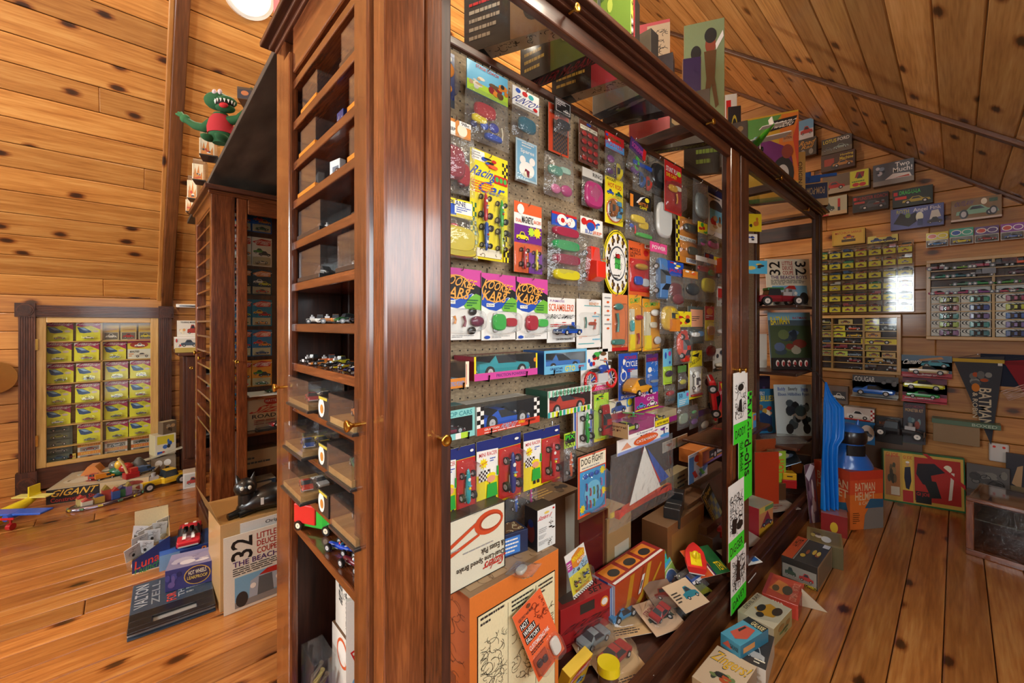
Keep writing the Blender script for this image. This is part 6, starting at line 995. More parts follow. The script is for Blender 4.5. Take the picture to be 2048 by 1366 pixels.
t = small_car('model_dragster', 'tiny dragster with blue wing on third end shelf', 'dragster', .075, '2a4a8a', (AX0 + .04, .865, ZS[3]), -80)
lc = [('W', 'hotrod', 'skull white'), ('8a8478', 'sports', 'grey shark fin'), ('E', 'hotrod', 'orange topped green'), ('2a6a3a', 'vw', 'dark green'), ('S', 'sports', 'silver'), ('5a5a64', 'dragster', 'slate grey'), ('d8281e', 'hotrod', 'bright red')]
for i, (c, kd, nme) in enumerate(lc): small_car('toy_car', f'tiny {nme} car on the upper row of small cars', kd, .052 if i != 5 else .07, c, (AX0 + .045 + .012 * (i % 2), 1.09 - i * .052, ZS[6]), 185 if i % 2 else 160, 'cars on the end shelves')
lc = [('3a2a1c', 'hotrod', 'brown orange'), ('e0621e', 'hotrod', 'orange'), ('E', 'sports', 'amber'), ('d8d02a', 'hotrod', 'yellow'), ('K', 'racer', 'black'), ('o', 'sports', 'golden'), ('Y', 'dragster', 'lemon winged'), ('W', 'racer', 'white'), ('N', 'racer', 'navy'), ('e2301e', 'racer', 'red'), ('Z', 'racer', 'pink')]
for i, (c, kd, nme) in enumerate(lc): small_car('toy_car', f'tiny {nme} car on the lower row of small cars', kd, .05, c, (AX0 + .035 + .03 * (i % 2), 1.10 - i * .034, ZS[7]), 175 if i % 3 else 200, 'cars on the end shelves')
for k, (lab, near, far, yt, carc, kd) in enumerate((('clear box over wood plinth, red car, upper of three jutting left', (613, 829), (573, 808), 765, 'b02030', 'coupe'), ('clear box over wood plinth, yellow blue cars, middle of three jutting left', (602, 924), (565, 895), 868, '2a5ab0', 'sports'), ('clear box over wood plinth, red and white cars, lowest jutting left', (599, 1015), (561, 975), 961, 'c83a24', 'coupe'))):
    z = ZS[8 + k]; bx, (cx, cyy, cz, w_) = endbox(lab, near, far, z, yt, .085, 'k', .006, 'maple_y')
    cc = [('b02030', 'C'), ('2a5ab0', 'd8c42a'), ('c83a24', 'd8d8d4')][k]
    for j, c in enumerate(cc): small_car('model_car', ['front', 'rear'][j] + ' model car inside the ' + ['upper', 'middle', 'lowest'][k] + ' clear box jutting left' , kd, .062, c, (cx + .03 + .03 * j, cyy - .02 + .0 * j, z + .0185), -100 + 10 * j)
for k, (lab, p0) in enumerate((('clear box by the knob with orange car', .842), ('clear box by the post with green car, middle right', .85), ('clear box by the post with chrome chassis, lowest right', .832))):
    z = ZS[8 + k]; acrylic_case('display_box', lab, .125, .09, .062, 'k', (.290, p0 - .0625, z), -90, .006, wood='maple_y')
    small_car('model_car', 'model car inside ' + lab.replace(' with', ', the'), ['coupe', 'coupe', 'racer'][k], .065, ['d07a34', '3a6a50', '8a8480'][k], (.335, p0 - .06, z + .0185), -100)
    carton('model_box', 'black box with white oval and yellow edge, %s end shelf' % ['upper protruding', 'middle protruding', 'lower protruding'][k], .06, .05, .047, ['26241e', '1c1c1c', 'n', '2a2a26', '2a2622', 'n'], dict(f=[('e', .35, .5, .3, .42, 'W'), ('r', .1, .86, .9, .98, 'c8b83a'), ('e', .4, .45, .15, .2, 'c8842a')], l=[('e', .5, .5, .3, .42, 'W'), ('r', .05, .86, .95, .98, 'c8b83a')]), (.302, .895, z), -90)
t = thing('toy_truck', 'plastic truck with red box body and green cab', 'toy truck', onZ(612, 1064, ZS[11]) + Vector((.03, .0, 0)), -62)
MB().box((-.055, -.024, .016), (.01, .024, .062), 'd8302a').build('cargo_box', 'plastic', t, bevel=.003); MB().box((-.055, -.02, .01), (.06, .02, .016), '2aa83e').build('chassis', 'plastic', t)
mb = MB(); mb.loft([[(x, -y_, .014), (x, -y_, z1), (x, -y_ * .9, z2), (x, y_ * .9, z2), (x, y_, z1), (x, y_, .014)] for x, y_, z1, z2 in ((.012, .022, .05, .054), (.03, .022, .05, .054), (.034, .021, .036, .04), (.058, .015, .03, .034), (.062, .012, .024, .026))], '2ab83e', False); mb.box((.0325, -.016, .038), (.034, .016, .05), '1a3a22'); mb.build('cab', 'plastic', t)
for x in (-.038, .045):
    for s_ in (-1, 1): link('wheel', wheelmesh(.0115, .008, 'C'), 'plastic', t, (x, s_ * .024, .0115))
car_thing('toy_racer', 'small blue plastic racing car on lowest end shelf', 'racer', .075, '1f4ac0', onZ(664, 1108, ZS[11]) + Vector((.02, 0, 0)), -70, c2='R', mat='plastic')
car_thing('toy_racer', 'small maroon racing car beside the blue racer', 'racer', .075, '6a2030', onZ(690, 1142, ZS[11]) + Vector((.02, 0, 0)), -78, c2='W', mat='plastic')
carton('model_box', 'black box with white face half hidden on lowest end shelf', .06, .06, .045, '20242a', dict(f=[('e', .3, .4, .25, .35, 'W'), ('r', .05, .75, .2, .95, 'o')], l=[('e', .5, .5, .3, .4, 'W')]), (.325, .735, ZS[11]), -90)
# below the lowest end shelf
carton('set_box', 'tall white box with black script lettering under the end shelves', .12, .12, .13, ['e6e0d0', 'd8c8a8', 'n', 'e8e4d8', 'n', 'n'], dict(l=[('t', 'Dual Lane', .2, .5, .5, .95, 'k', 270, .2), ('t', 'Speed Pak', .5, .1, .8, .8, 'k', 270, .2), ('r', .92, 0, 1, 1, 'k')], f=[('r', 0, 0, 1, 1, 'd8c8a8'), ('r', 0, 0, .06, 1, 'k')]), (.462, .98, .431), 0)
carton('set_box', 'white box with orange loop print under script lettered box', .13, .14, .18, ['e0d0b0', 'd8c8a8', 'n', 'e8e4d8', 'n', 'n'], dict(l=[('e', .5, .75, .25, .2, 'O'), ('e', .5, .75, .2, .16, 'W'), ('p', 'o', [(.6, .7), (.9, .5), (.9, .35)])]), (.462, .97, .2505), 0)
carton('toy_card', 'white card with red lettering and blue bubble under end shelf', .10, .02, .26, ['e8e8e0'] * 6, dict(f=[('t', 'FIGHTER', .1, .55, .95, .65, 'R', 24), ('e', .5, .2, .45, .25, '6aa8d8'), ('b', .3, .7, .9, .95, 4, ['J', 'b', 'W'])], l=[('r', 0, 0, 1, 1, 'W')]), (.412, .915, .30), (-8, 0, -20), cat='toy pack')
acrylic_case('display_box', 'clear case of loose brown parts low under the end shelves', .10, .058, .12, 'p', (.33, 1.10, .2605), -90, .008, wood=None)
for i, (c, x, y_) in enumerate((('a89a5a', .352, 1.09), ('7a7468', .358, 1.115), ('5a5248', .356, 1.07))): tag(MB().tube([(x - .012, y_, .276), (x, y_ + .008, .30), (x + .012, y_ - .008, .34)], [.006, .010, .006], c, 8).build('loose_part', 'plastic'), ['tan rod', 'grey lump', 'brown lump'][i] + ' of loose parts in the low clear case', 'part')
carton('storage_box', 'purple box under the clear case of loose parts', .11, .06, .26, ['6a4a7a', 'k', 'n', '8a6a9a', '4a3a5a', 'n'], None, (.33, 1.10, .0), -90)
carton('storage_box', 'yellow and black box standing under white loop box', .13, .14, .25, ['2a2a3a', 'k', 'n', '26262e', 'n', 'n'], dict(l=[('e', .5, .8, .3, .14, 'd8c83a'), ('r', .3, .9, .7, .97, 'C')]), (.462, .97, .0), 0)
t = thing('bucket', 'black plastic bucket standing on floor behind the end shelves', 'bucket', (.585, 1.68, 0)); t.scale = (1, 1, .55); rg = [[(r * math.cos(2 * math.pi * i / 28), r * math.sin(2 * math.pi * i / 28), z) for i in range(28)] for r, z in ((.11, 0), (.14, .36), (.155, .365), (.155, .40), (.142, .40), (.13, .36), (.10, .01))]
MB().loft(rg, '2a2c32').build('bucket_wall', 'plastic', t)
# ---------------- boxes standing on top of the long case ----------------
TZ = 1.9625
def topbox(label, A, B, h_, d, cols, arts, name='model_kit_box'):
    p, q = onZ(*A, TZ), onZ(*B, TZ); m_, w_, a = seg(p, q); return carton(name, label, w_, d, h_, cols, arts, m_, a, 'model kit box')
topbox('black kit box with sketches along its lower edge, nearest on glass top', (928, 109), (1123, 48), .24, .05, ['2a221e', 'k', 'n', 'k', 'k', 'c8b8a0'], dict(f=[('r', .5, 0, 1, 1, '8a6a4a'), ('e', .75, .3, .12, .16, 'k'), ('t', 'HAWK', .14, .6, .4, .75, 'c8a06a'), ('l', .06, .1, .4, .5, 4, 'b8a890'), ('l', .06, .5, .44, .58, 1, 'R')], u=[('r', 0, 0, .22, 1, 'k'), ('x', .25, .1, .95, .9, 26, 'k', .001)]))
topbox('green and black kit box on the glass top', (1041, 170), (1195, 101), .24, .05, ['6a7a3a', 'k', 'n', 'k', 'k', '2a2a34'], dict(f=[('r', 0, 0, .42, 1, '2a221c'), ('t', 'KILLER', .05, .55, .38, .68, '8a3a2a'), ('l', .06, .1, .38, .5, 4, 'y'), ('b', .5, .1, .95, .6, 6, ['a8a06a', '8a5a3a', 'c8b88a', '4a5a2a'])], u=[('t', 'KILLER McBASH', .1, .15, .95, .85, 'a8344a', 0, .2)]))
topbox('red and black kit box with sketches below, third on glass top', (1104, 202), (1270, 147), .24, .05, ['a8303a', 'k', 'n', 'k', 'k', 'c8b8a0'], dict(f=[('r', 0, 0, .5, 1, '241c1a'), ('l', .06, .12, .46, .5, 4, 'y'), ('p', 'k', [(.6, .45), (.8, .35), (.98, .5), (.8, .6)])], u=[('r', 0, 0, .25, 1, 'k'), ('x', .28, .1, .95, .9, 26, 'k', .001)]))
topbox('grey blue kit box with car print under it on the glass top', (1185, 231), (1302, 179), .2, .05, ['5a5244', 'k', 'n', 'k', 'k', '46586e'], dict(u=[('b', .2, .1, .95, .9, 10, ['8a9ab0', '2a3a54', '6a8a6a', 'b0b8c0'])]))
topbox('very dark kit box with wheel print below on the glass top', (1205, 249), (1346, 217), .2, .05, ['241c24', 'k', 'n', 'k', 'k', '1c1820'], dict(u=[('e', .4, .5, .16, .34, '8a8a86'), ('e', .4, .5, .11, .24, 'k'), ('t', 'MUNSTER', .05, .2, .2, .8, 'w')]))
topbox("kit box with lime lettering on the far glass top", (1300, 302), (1420, 282), .22, .05, ['4a3a2a', 'k', 'n', 'k', 'k', '2a2030'], dict(f=[('t', 'REVELL', .1, .1, .2, .8, 'Y', 90), ('b', .3, .1, .9, .8, 8, ['c8a06a', '5a6a3a', 'k', '8a6a4a'])], u=[('t', "MUMMY'S CHARIOT", .05, .2, .95, .8, '8aa83a', 0, .1)]))
topbox('dark bronze kit box further along the glass top', (1440, 335), (1495, 325), .2, .05, ['3a2a1e', 'k', 'n', 'k', 'k', '3a2a3a'], dict(f=[('b', .1, .1, .9, .9, 10, ['c8903a', '5a3a1e', '8a6a3a', '2a3a2a'])]))
# upper row seen above the cornice
def upbox(label, x0, x1, yt, Y0, d, cols, arts, yaw=-62, z=1.983):
    return boxT('model_kit_box', label, x0, x1, yt, Y0, yaw, z, d, cols, arts, 'model kit box')
upbox('green kit box with black checked edge above the cornice', 1160, 1262, -60, .74, .04, ['6a8a2a', 'c8d05a', 'n', 'n', 'n', 'n'], dict(f=[('b', .1, .1, .7, .7, 6, ['3a5a1e', '5a3a6a', 'a8b84a'])], r=[('k', .1, .0, .9, .3, 2, 6, 'W', 'K'), ('t', 'SPORTY', .2, .4, .8, .95, 'k', 270)]), -68)
upbox('pink kit box with black rocket above the cornice', 1258, 1340, 55, .95, .055, ['c85a5e', '2a2446', 'n', 'n', 'n', 'n'], dict(f=[('r', .45, .66, 1, .97, 'c8b090'), ('x', .5, .7, .95, .92, 18, 'k', .001), ('p', 'k', [(.35, .2), (.7, .32), (.95, .3), (.7, .14)]), ('e', .62, .52, .08, .06, 'b82a24'), ('r', .5, .16, .8, .3, '8a8a84')], r=[('b', .1, .05, .9, .8, 12, ['8a8ac8', 'c8c83a', '3a3a8a', 'd8d8e0'])]), -62)
upbox('deep purple kit box edge before the cartoon singer box', 1366, 1402, 118, .80, .03, ['3a2458', '2a1a40', 'n', 'n', 'n', 'n'], None, -58)
upbox('tall green kit box with two cartoon singers', 1368, 1449, 52, .98, .03, ['8a9a70', '6a5a3a', 'n', 'n', 'n', 'n'], dict(f=[('r', 0, 0, 1, .3, '241c1a'), ('t', 'Frantics', .3, .2, .95, .3, 'b8303a'), ('l', .3, .05, .95, .18, 2, '8aa83a'), ('e', .3, .74, .13, .06, '9a4a34'), ('e', .3, .8, .13, .05, 'k'), ('p', '7a3a26', [(.05, .66), (.4, .7), (.38, .58), (.1, .54)]), ('e', .66, .84, .13, .06, '9a4a34'), ('e', .66, .9, .15, .05, 'k'), ('p', '6a4a2a', [(.5, .8), (.8, .8), (.76, .62), (.86, .44), (.78, .42), (.68, .58), (.56, .42), (.48, .42), (.56, .62)]), ('p', 'W', [(.78, .84), (.96, .92), (.98, .88), (.8, .8)])]), -62)
upbox('small white kit box behind the cartoon singer box', 1450, 1474, 190, 1.1, .03, ['d8d4c8', 'n', 'n', 'n', 'n', 'n'], dict(f=[('r', .1, .8, .5, .95, 'R'), ('e', .5, .4, .3, .2, '5a4a40')]), -60)
upbox('dark kit box with yellow oval behind cornice', 1456, 1482, 214, .92, .03, ['26262e', 'n', 'n', 'n', 'n', 'n'], dict(f=[('e', .5, .6, .3, .3, 'c8b83a'), ('e', .5, .6, .25, .26, '26262e'), ('l', .35, .45, .65, .8, 3, '4a6ab0')]), -58)
upbox('rainbow coloured kit box with purple hot rod print', 1488, 1597, 240, .95, .06, ['c8a02a', '8a7a1e', 'n', 'n', 'n', 'n'], dict(f=[('p', '3a8ac8', [(0, .5), (0, .98), (.2, .98)]), ('p', '5a9a4a', [(.0, .98), (.7, .98), (.2, .6), (0, .5)]), ('p', 'd87a2a', [(.7, .98), (1, .98), (1, .2), (.6, .3)]), ('p', 'c8482a', [(.9, .7), (1, .9), (1, .3)]), ('p', 'K', [(.42, .8), (.92, .84), (.98, .94), (.48, .92)]), ('t', 'LINDBERG', .5, .835, .92, .905, 'W', 2, .3), ('r', .72, .66, .9, .78, 'c88a5a'), ('t', 'LIMITED', .74, .73, .88, .76, 'k'), ('t', 'EDITION', .74, .69, .88, .72, 'k'), ('p', '6a1f6a', [(.0, .5), (.2, .72), (.5, .7), (.85, .58), (.9, .4), (.6, .42), (.3, .34), (0, .36)]), ('e', .72, .3, .2, .2, '1c1c1c'), ('e', .72, .3, .11, .11, 's'), ('e', .72, .3, .05, .05, 'S'), ('e', .8, .55, .1, .08, '8a3a2a'), ('r', 0, 0, 1, .05, '3a6a2a')]), -70)
t = thing('model_plane', 'green and white model aeroplane in front of the rainbow box', 'model plane', onZ(1520, 318, 1.99) + Vector((0, .0, 0)), (0, 0, 20)); toy(t, 'plane', .3, '4aa82a', T(0, 0, .05) @ RX(-12) @ RZ(20), False, True, c2='e8e8e0', mat='plastic'); MB().cyl((0, 0, 0), (0, 0, .07), .004, 's', None, 8).build('display_stem', 'metal', t)
boxT('model_kit_box', 'pale yellow slim box edge beside the rainbow box', 1590, 1611, 305, .70, -60, 1.983, .03, ['e0c070', 'n', 'n', 'n', 'n', 'n'], dict(f=[('t', 'ORIGINAL', .3, .2, .7, .8, 'n', 270)]), 'model kit box')
p, q, w_ = turned(1606, 1650, .70, -70, 1.983); boxT('toy_box', 'blue and tan box upside down on the cornice end', 1606, 1657, 368, .70, -70, 1.983, .06, ['c8b07a', 'a8905a', 'n', 'n', 'c8b480', 'n'], dict(f=[('r', .04, .3, .96, .95, '1c3a6a'), ('t', 'POM-POM', .15, .5, .85, .8, 'c8b88a', 180)]))
t = thing('toy_crane', 'bright blue plastic crane toy on the upside down box', 'toy', Vector((p.x + .03, p.y - .04, zat(p, 366))), -70)
MB().box((-.06, 0, 0), (.05, .05, .04), '1f6ad0').build('crane_body', 'plastic', t, bevel=.004); MB().box((-.02, .015, .03), (.14, .035, .05), '1f6ad0').build('crane_boom', 'plastic', t, bevel=.003); MB().cyl((-.03, -.004, .02), (-.03, .054, .02), .022, '1a5ab8', None, 14).build('crane_drum', 'plastic', t); MB().box((-.05, .01, .04), (0, .04, .075), '1f6ad0').build('crane_cab', 'plastic', t, bevel=.003)
# left end of the top: pink box and the plush dinosaur, boxes on the bridge board
BZ = 2.008
p = onZ(522, 118, 1.983)
carton('model_kit_box', 'tall pink kit box with black script on the left top corner', .26, .06, .34, ['d86a76', 'n', 'n', 'c86a74', 'n', 'n'], dict(l=[('r', 0, 0, 1, 1, 'dc7078'), ('t', 'Corvette', .2, .35, .7, .85, 'k', 90, .2), ('r', 0, 0, 1, .12, 'k')], f=[('b', 0, 0, 1, 1, 12, ['8a6a5a', 'C', '9a3a3a', '5a4a3a'])]), (.31 + .13, 1.255, 1.983), 0, 'model kit box')
carton('model_kit_box', 'colourful kit box right of the pink one on the case corner', .3, .05, .3, ['8a7a5a', 'n', 'n', '6a4a3a', 'n', 'n'], dict(l=[('b', 0, 0, 1, 1, 10, ['c8b89a', '9a4a3a', '5a6a7a', '3a2a24'])], f=[('b', 0, 0, 1, 1, 16, ['c8b89a', '9a4a3a', '5a6a7a', '3a2a24'])]), (.46, 1.13, 1.983), 0, 'model kit box')
Dn = onZ(447, 252, BZ); t = thing('plush_dinosaur', 'green plush dinosaur with open toothy mouth and red shirt', 'plush toy', (.318, 2.24, BZ), -48); t.scale = (.66,) * 3
G1 = '1f5a30'
bd = MB(); bd.loft([[(r * math.cos(2 * math.pi * i / 16), r * .8 * math.sin(2 * math.pi * i / 16), z) for i in range(16)] for r, z in ((.05, 0), (.075, .04), (.08, .10), (.065, .16), (.045, .2))], G1); bd.build('body', 'cloth', t)
MB().loft([[(r * math.cos(2 * math.pi * i / 16), r * .82 * math.sin(2 * math.pi * i / 16), z) for i in range(16)] for r, z in ((.083, .06), (.086, .10), (.072, .155), (.052, .185))], 'b0202a').build('shirt', 'cloth', t)
hd = MB(); hd.ell((-.02, 0, .285), .085, .07, .055, G1, 18, 12); hd.ell((.06, -.02, .27), .06, .055, .032, G1, 16, 10); hd.build('head', 'cloth', t)
MB().ell((.05, -.02, .225), .06, .05, .022, G1, 16, 8).build('jaw', 'cloth', t); MB().ell((.055, -.03, .246), .055, .048, .018, '1a0c0c', 14, 8).build('mouth', 'cloth', t); MB().ell((.07, -.06, .225), .03, .02, .016, 'c82028', 12, 8).build('tongue', 'cloth', t)
tm = MB()
for k in range(9):
    a = math.pi * (k / 8) - math.pi * .95; x, y_ = .055 + .058 * math.cos(a), -.028 + .05 * math.sin(a); tm.cyl((x, y_, .262), (x, y_, .240), .007, 'W', .0005, 6)
tm.build('teeth', 'cloth', t)
for s_ in (-1, 1): MB().ell((.02 + .02 * s_, -.055, .318), .014, .012, .018, 'd8c8d0', 10, 6).build('eye', 'cloth', t)
MB().tube([(-.06, 0, .15), (-.12, .0, .11), (-.19, 0, .13), (-.25, 0, .17)], [.03, .03, .026, .02], G1, 10).build('arm', 'cloth', t); MB().tube([(.06, 0, .15), (.13, 0, .16), (.2, .02, .24), (.22, .03, .3)], [.03, .028, .024, .02], G1, 10).build('arm', 'cloth', t)
for s_, x, z in ((-1, -.26, .18), (1, .22, .32)):
    hm = MB(); hm.ell((x, 0, z), .035, .02, .028, '2a6a3a', 12, 8)
    for q_ in (-.5, 0, .5): hm.tube([(x, 0, z), (x + s_ * .03 - (.0 if s_ < 0 else .03), 0, z + .03 + q_ * .02), (x + s_ * .05 - (.0 if s_ < 0 else .05) + q_ * .03, 0, z + .045 + abs(q_) * -.02)], [.012, .011, .007], '2a6a3a', 7)
    hm.build('hand', 'cloth', t)
for x in (-.05, .05): MB().ell((x, -.05, .02), .035, .05, .022, G1, 12, 8).build('foot', 'cloth', t)
boxT('model_kit_box', 'open brown box with white lid beside plush dinosaur', 474, 505, 172, 1.75, -25, BZ, .12, ['5a4838', '4a3a2c', 'n', '6a5644', 'd8d4cc', 'n'], dict(f=[('r', .05, .05, .95, .8, '3a3a44'), ('e', .5, .5, .25, .2, 'c87a4a')]), 'model kit box')
for i, (x0, x1, yt, Y0) in enumerate(((398, 436, 262, 2.45), (384, 412, 316, 2.9), (374, 398, 350, 3.35), (371, 392, 392, 3.75))):
    p, q, w_ = turned(x0, x1, Y0, -15, BZ); h_ = zat(p, yt) - BZ
    acrylic_case('display_box', ['nearest', 'second', 'third', 'farthest'][i] + ' clear box with flame card on the bridge board edge', w_, .10, h_, 'k', (p + q) / 2, -15, .006, group='clear boxes on the bridge board')
    carded('flame_card', 'orange flame printed card inside the ' + ['nearest', 'second', 'third', 'farthest'][i] + ' clear box on bridge board', w_ * .8, h_ * .85, 'C', [('p', 'E', [(.1, .1), (.3, .8), (.4, .4), (.6, .95), (.7, .3), (.9, .6), (.95, .1)]), ('b', .1, .1, .9, .5, 5, ['R', 'k', 'W'])], (p + q) / 2 + Vector((0, .06, .008)), -15, None, (), 'card', group='flame cards on the bridge board')
# ---------------- built-in cabinet in the left knee wall ----------------
YC = YK - .02
cab = thing('wall_cabinet', 'built-in glass cabinet with dark fluted casing in left wall', 'cabinet', (0, 0, 0))
def casing(name, x0, x1, z0, z1, vert):
    mb = MB(); n = 7
    if vert:
        for k in range(n): a = x0 + (x1 - x0) * (k + .12) / n; b_ = x0 + (x1 - x0) * (k + .88) / n; mb.box((a, YC - .022, z0), (b_, YC - .01, z1), 'n')
    else:
        for k in range(n): a = z0 + (z1 - z0) * (k + .12) / n; b_ = z0 + (z1 - z0) * (k + .88) / n; mb.box((x0, YC - .022, a), (x1, YC - .01, b_), 'n')
    base = boxpart(name, (x0, YC - .012, z0), (x1, YK + .01, z1), 'dark_z' if vert else 'dark_x', cab); mb.build('flutes', 'walnut_z' if vert else 'walnut_x', base, loc=(-base.location.x, -base.location.y, -base.location.z))
xa, xb = onY(37, 700, YC).x, onY(72, 700, YC).x; xc, xd = onY(317, 700, YC).x, onY(343, 700, YC).x; zt0, zt1 = onY(72, 634, YC).z, onY(72, 610, YC).z
casing('casing', xa, xb, .16, zt0, True); casing('casing', xc, xd, .16, zt0, True); casing('casing', xb, xc, zt0, zt1, False)
def rosette(x0, x1, z0, z1):
    o = boxpart('rosette_block', (x0, YC - .034, z0), (x1, YK, z1), 'dark_z', cab); c = o.location
    for k, (r, d) in enumerate(((.44, .004), (.36, .008), (.28, .003), (.18, .009))): MB().cyl((0, -.025, 0), (0, -.029 - d, 0), r * min(x1 - x0, z1 - z0), 'n', None, 28).build('rosette_ring', 'dark_y' if k % 2 else 'walnut_y', o)
rosette(xa - .015, xb, zt0, zt1 + .012); rosette(xc, xd + .012, zt0, zt1 + .012); rosette(xa - .012, xb + .008, 0, .16); rosette(xc - .004, xd + .012, 0, .16)
fx0, fx1, fz0, fz1 = xb, xc, .17, zt0
for nme, a, b_, m_ in (('door_stile', (fx0, YC - .008, fz0), (fx0 + .05, YK, fz1), 'maple_z'), ('door_stile', (fx1 - .05, YC - .008, fz0), (fx1, YK, fz1), 'maple_z'), ('door_rail', (fx0 + .05, YC - .008, fz1 - .04), (fx1 - .05, YK, fz1), 'maple_x'), ('door_rail', (fx0 + .05, YC - .008, fz0), (fx1 - .05, YK, fz0 + .03), 'maple_x')): boxpart(nme, a, b_, m_, cab, bevel=.003)
boxpart('door_rail', (fx0, YC, .02), (fx1, YK, .17), 'walnut_x', cab)
boxpart('door_pane', (fx0 + .05, YC + .001, fz0 + .03), (fx1 - .05, YC + .004, fz1 - .04), 'glass', cab)
boxpart('back_panel', (fx0, YK + .13, .1), (fx1, YK + .14, fz1 + .05), 'maple_x', cab); boxpart('side_panel', (fx0 - .03, YK - .01, .1), (fx0 + .01, YK + .14, fz1 + .05), 'maple_z', cab); boxpart('side_panel', (fx1 - .01, YK - .01, .1), (fx1 + .03, YK + .14, fz1 + .05), 'maple_z', cab)
boxpart('top_panel', (fx0, YK - .01, fz1), (fx1, YK + .14, fz1 + .02), 'maple_x', cab); boxpart('mullion', (onY(203, 700, YK + .03).x - .006, YK + .02, .15), (onY(203, 700, YK + .03).x + .006, YK + .06, fz1), 'maple_z', cab)
for z in (.33, 1.02): MB().box((fx0 - .006, YC - .014, z), (fx0 + .012, YC - .007, z + .08), 'b89a50').build('hinge', 'metal', cab)
YS = YK + .05; szs = [onY(88, y, YS).z for y in (683, 725, 768, 811, 853, 896, 932)]
for z in szs: boxpart('shelf', (fx0 + .01, YK + .02, z - .008), (fx1 - .01, YK + .13, z), 'maple_x', cab)
def spd(px, r, c, carc):
    x0, x1, yt, yb = px; a, b_ = onY(x0, yt, YS), onY(x1, yt, YS); z0 = min(szs, key=lambda q: abs(q - onY(x0, yb, YS).z)); w_ = b_.x - a.x; h_ = w_ * 1.06
    carded('carded_car', f'yellow car card in wall cabinet, {r} row, {c}', w_, h_, 'd8d42a', [('p', 'a82858', [(0, .8), (.2, .74), (.6, .8), (1, .58), (1, 1), (0, 1)]), ('p', 'W', [(0, .98), (0, .8), (.06, .9), (.2, .97)]), ('t', 'SPEEDLINE', .2, .82, .95, .95, 'W', -4, .3), ('p', '2a4a78', [(.04, .72), (.3, .72), (.62, .5), (.6, .44), (.3, .4), (.14, .44)]), ('p', '8ab0d0', [(.12, .7), (.3, .69), (.5, .56), (.3, .56)]), ('e', .78, .5, .12, .06, 'c8b8a8'), ('l', .55, .56, .8, .7, 3, '8a8a1e')],
           ((a.x + b_.x) / 2, YS, z0 + .0005), (-6, 0, 0), (.24, .06, .8, .32, .03), [('coupe', .5, .1, .44, carc, 's')], 'carded toy', 'yellow cards in the wall cabinet')
rows = [('top', [(92, 146, 643, 681), (152, 202, 642, 680)]), ('second', [(88, 143, 684, 722), (148, 198, 683, 720), (206, 252, 678, 717)]), ('third', [(94, 147, 726, 766), (152, 201, 723, 761), (210, 256, 720, 759), (260, 304, 719, 757)]), ('fourth', [(90, 142, 769, 809), (150, 199, 765, 802), (209, 256, 761, 799), (259, 303, 758, 795)]), ('fifth', [(89, 141, 812, 851), (151, 201, 807, 844), (208, 255, 801, 841), (259, 305, 797, 835)]), ('sixth', [(154, 204, 849, 888), (212, 256, 841, 880), (258, 301, 839, 873)])]
for ri, (rn, cs) in enumerate(rows):
    for ci, px in enumerate(cs):
        # snap to the row's shelf
        x0, x1, yt, yb = px; yb = yb + 2
        spd((x0, x1, yt, yb), rn, ['leftmost', 'second from left', 'third from left', 'fourth from left'][ci], ['8a6a2a', 'C', 's', 'M', '3a4a3a', 'k'][(ri * 2 + ci) % 6])
def cabbox(label, x0, x1, yt, yb, cols, items, n=0, z=None, h_=None):
    a, b_ = onY(x0, yt, YS), onY(x1, yt, YS); zz_ = z if z is not None else min(szs, key=lambda q: abs(q - onY(x0, yb, YS).z)) + .0005; hh = h_ or a.z - onY(x0, yb, YS).z
    return carton('boxed_car', label, b_.x - a.x, .035, hh, cols, dict(f=items), ((a.x + b_.x) / 2, YS, zz_), 0, 'boxed toy car')
for i, (x0, x1) in enumerate(((206, 238), (241, 273), (277, 305))):
    cabbox('cream and red car box, %s of three on the top right shelf' % ['left', 'middle', 'right'][i], x0, x1, 645, 679, ['c8b890', 'n', 'n', 'n', 'b0483a', 'n'], [('r', 0, .55, 1, 1, 'd8b04a'), ('t', 'COUGARS', .1, .66, .9, .8, 'M'), ('r', .08, .06, .92, .5, '6a6458'), ('c', .15, .12, .85, .44, ['d8d4c8', 'b02a2a', 'c8b83a'][i])], h_=.118)
cabbox('cream and magenta card box with two cars, second shelf right', 255, 301, 678, 717, ['d8d8c8', 'n', 'n', 'n', 'n', 'n'], [('r', 0, .5, 1, 1, 'd8c43a'), ('p', 'a82858', [(0, .8), (.5, .86), (1, .8), (1, 1), (0, 1)]), ('e', .5, .72, .4, .16, 'a83a2a'), ('c', .3, .6, .75, .8, 'W'), ('t', 'BEAUTIES', .1, .32, .5, .42, 'k'), ('c', .3, .08, .95, .3, 'c8c0b0'), ('l', .05, .1, .3, .3, 2, 'E')])
zb = szs[6]
for i in range(5): carton('boxed_car', 'dark grey green car box, number %s up the stack at cabinet lower left' % ['one', 'two', 'three', 'four', 'five'][i], .165, .035, .052, ['4a524a', 'n', 'n', 'n', '3a4038', 'n'], dict(f=[('r', .2, .15, .9, .85, '5a6258'), ('c', .3, .2, .85, .75, ['3a5a7a', '8a8a80', '6a6a5a', '7a7a3a', '2a4a4a'][i]), ('r', 0, 0, .15, 1, '6a7a84')]), (onY(113, 900, YS).x, YS, .188 + i * .053), 0, 'boxed toy car')
cabbox('small yellow box beside the dark car box stack', 133, 152, 898, 915, ['d8b44a', 'n', 'n', 'n', 'n', 'n'], [('t', 'CARS', .1, .5, .9, .8, 'M')], z=szs[6] + .0005, h_=.06)
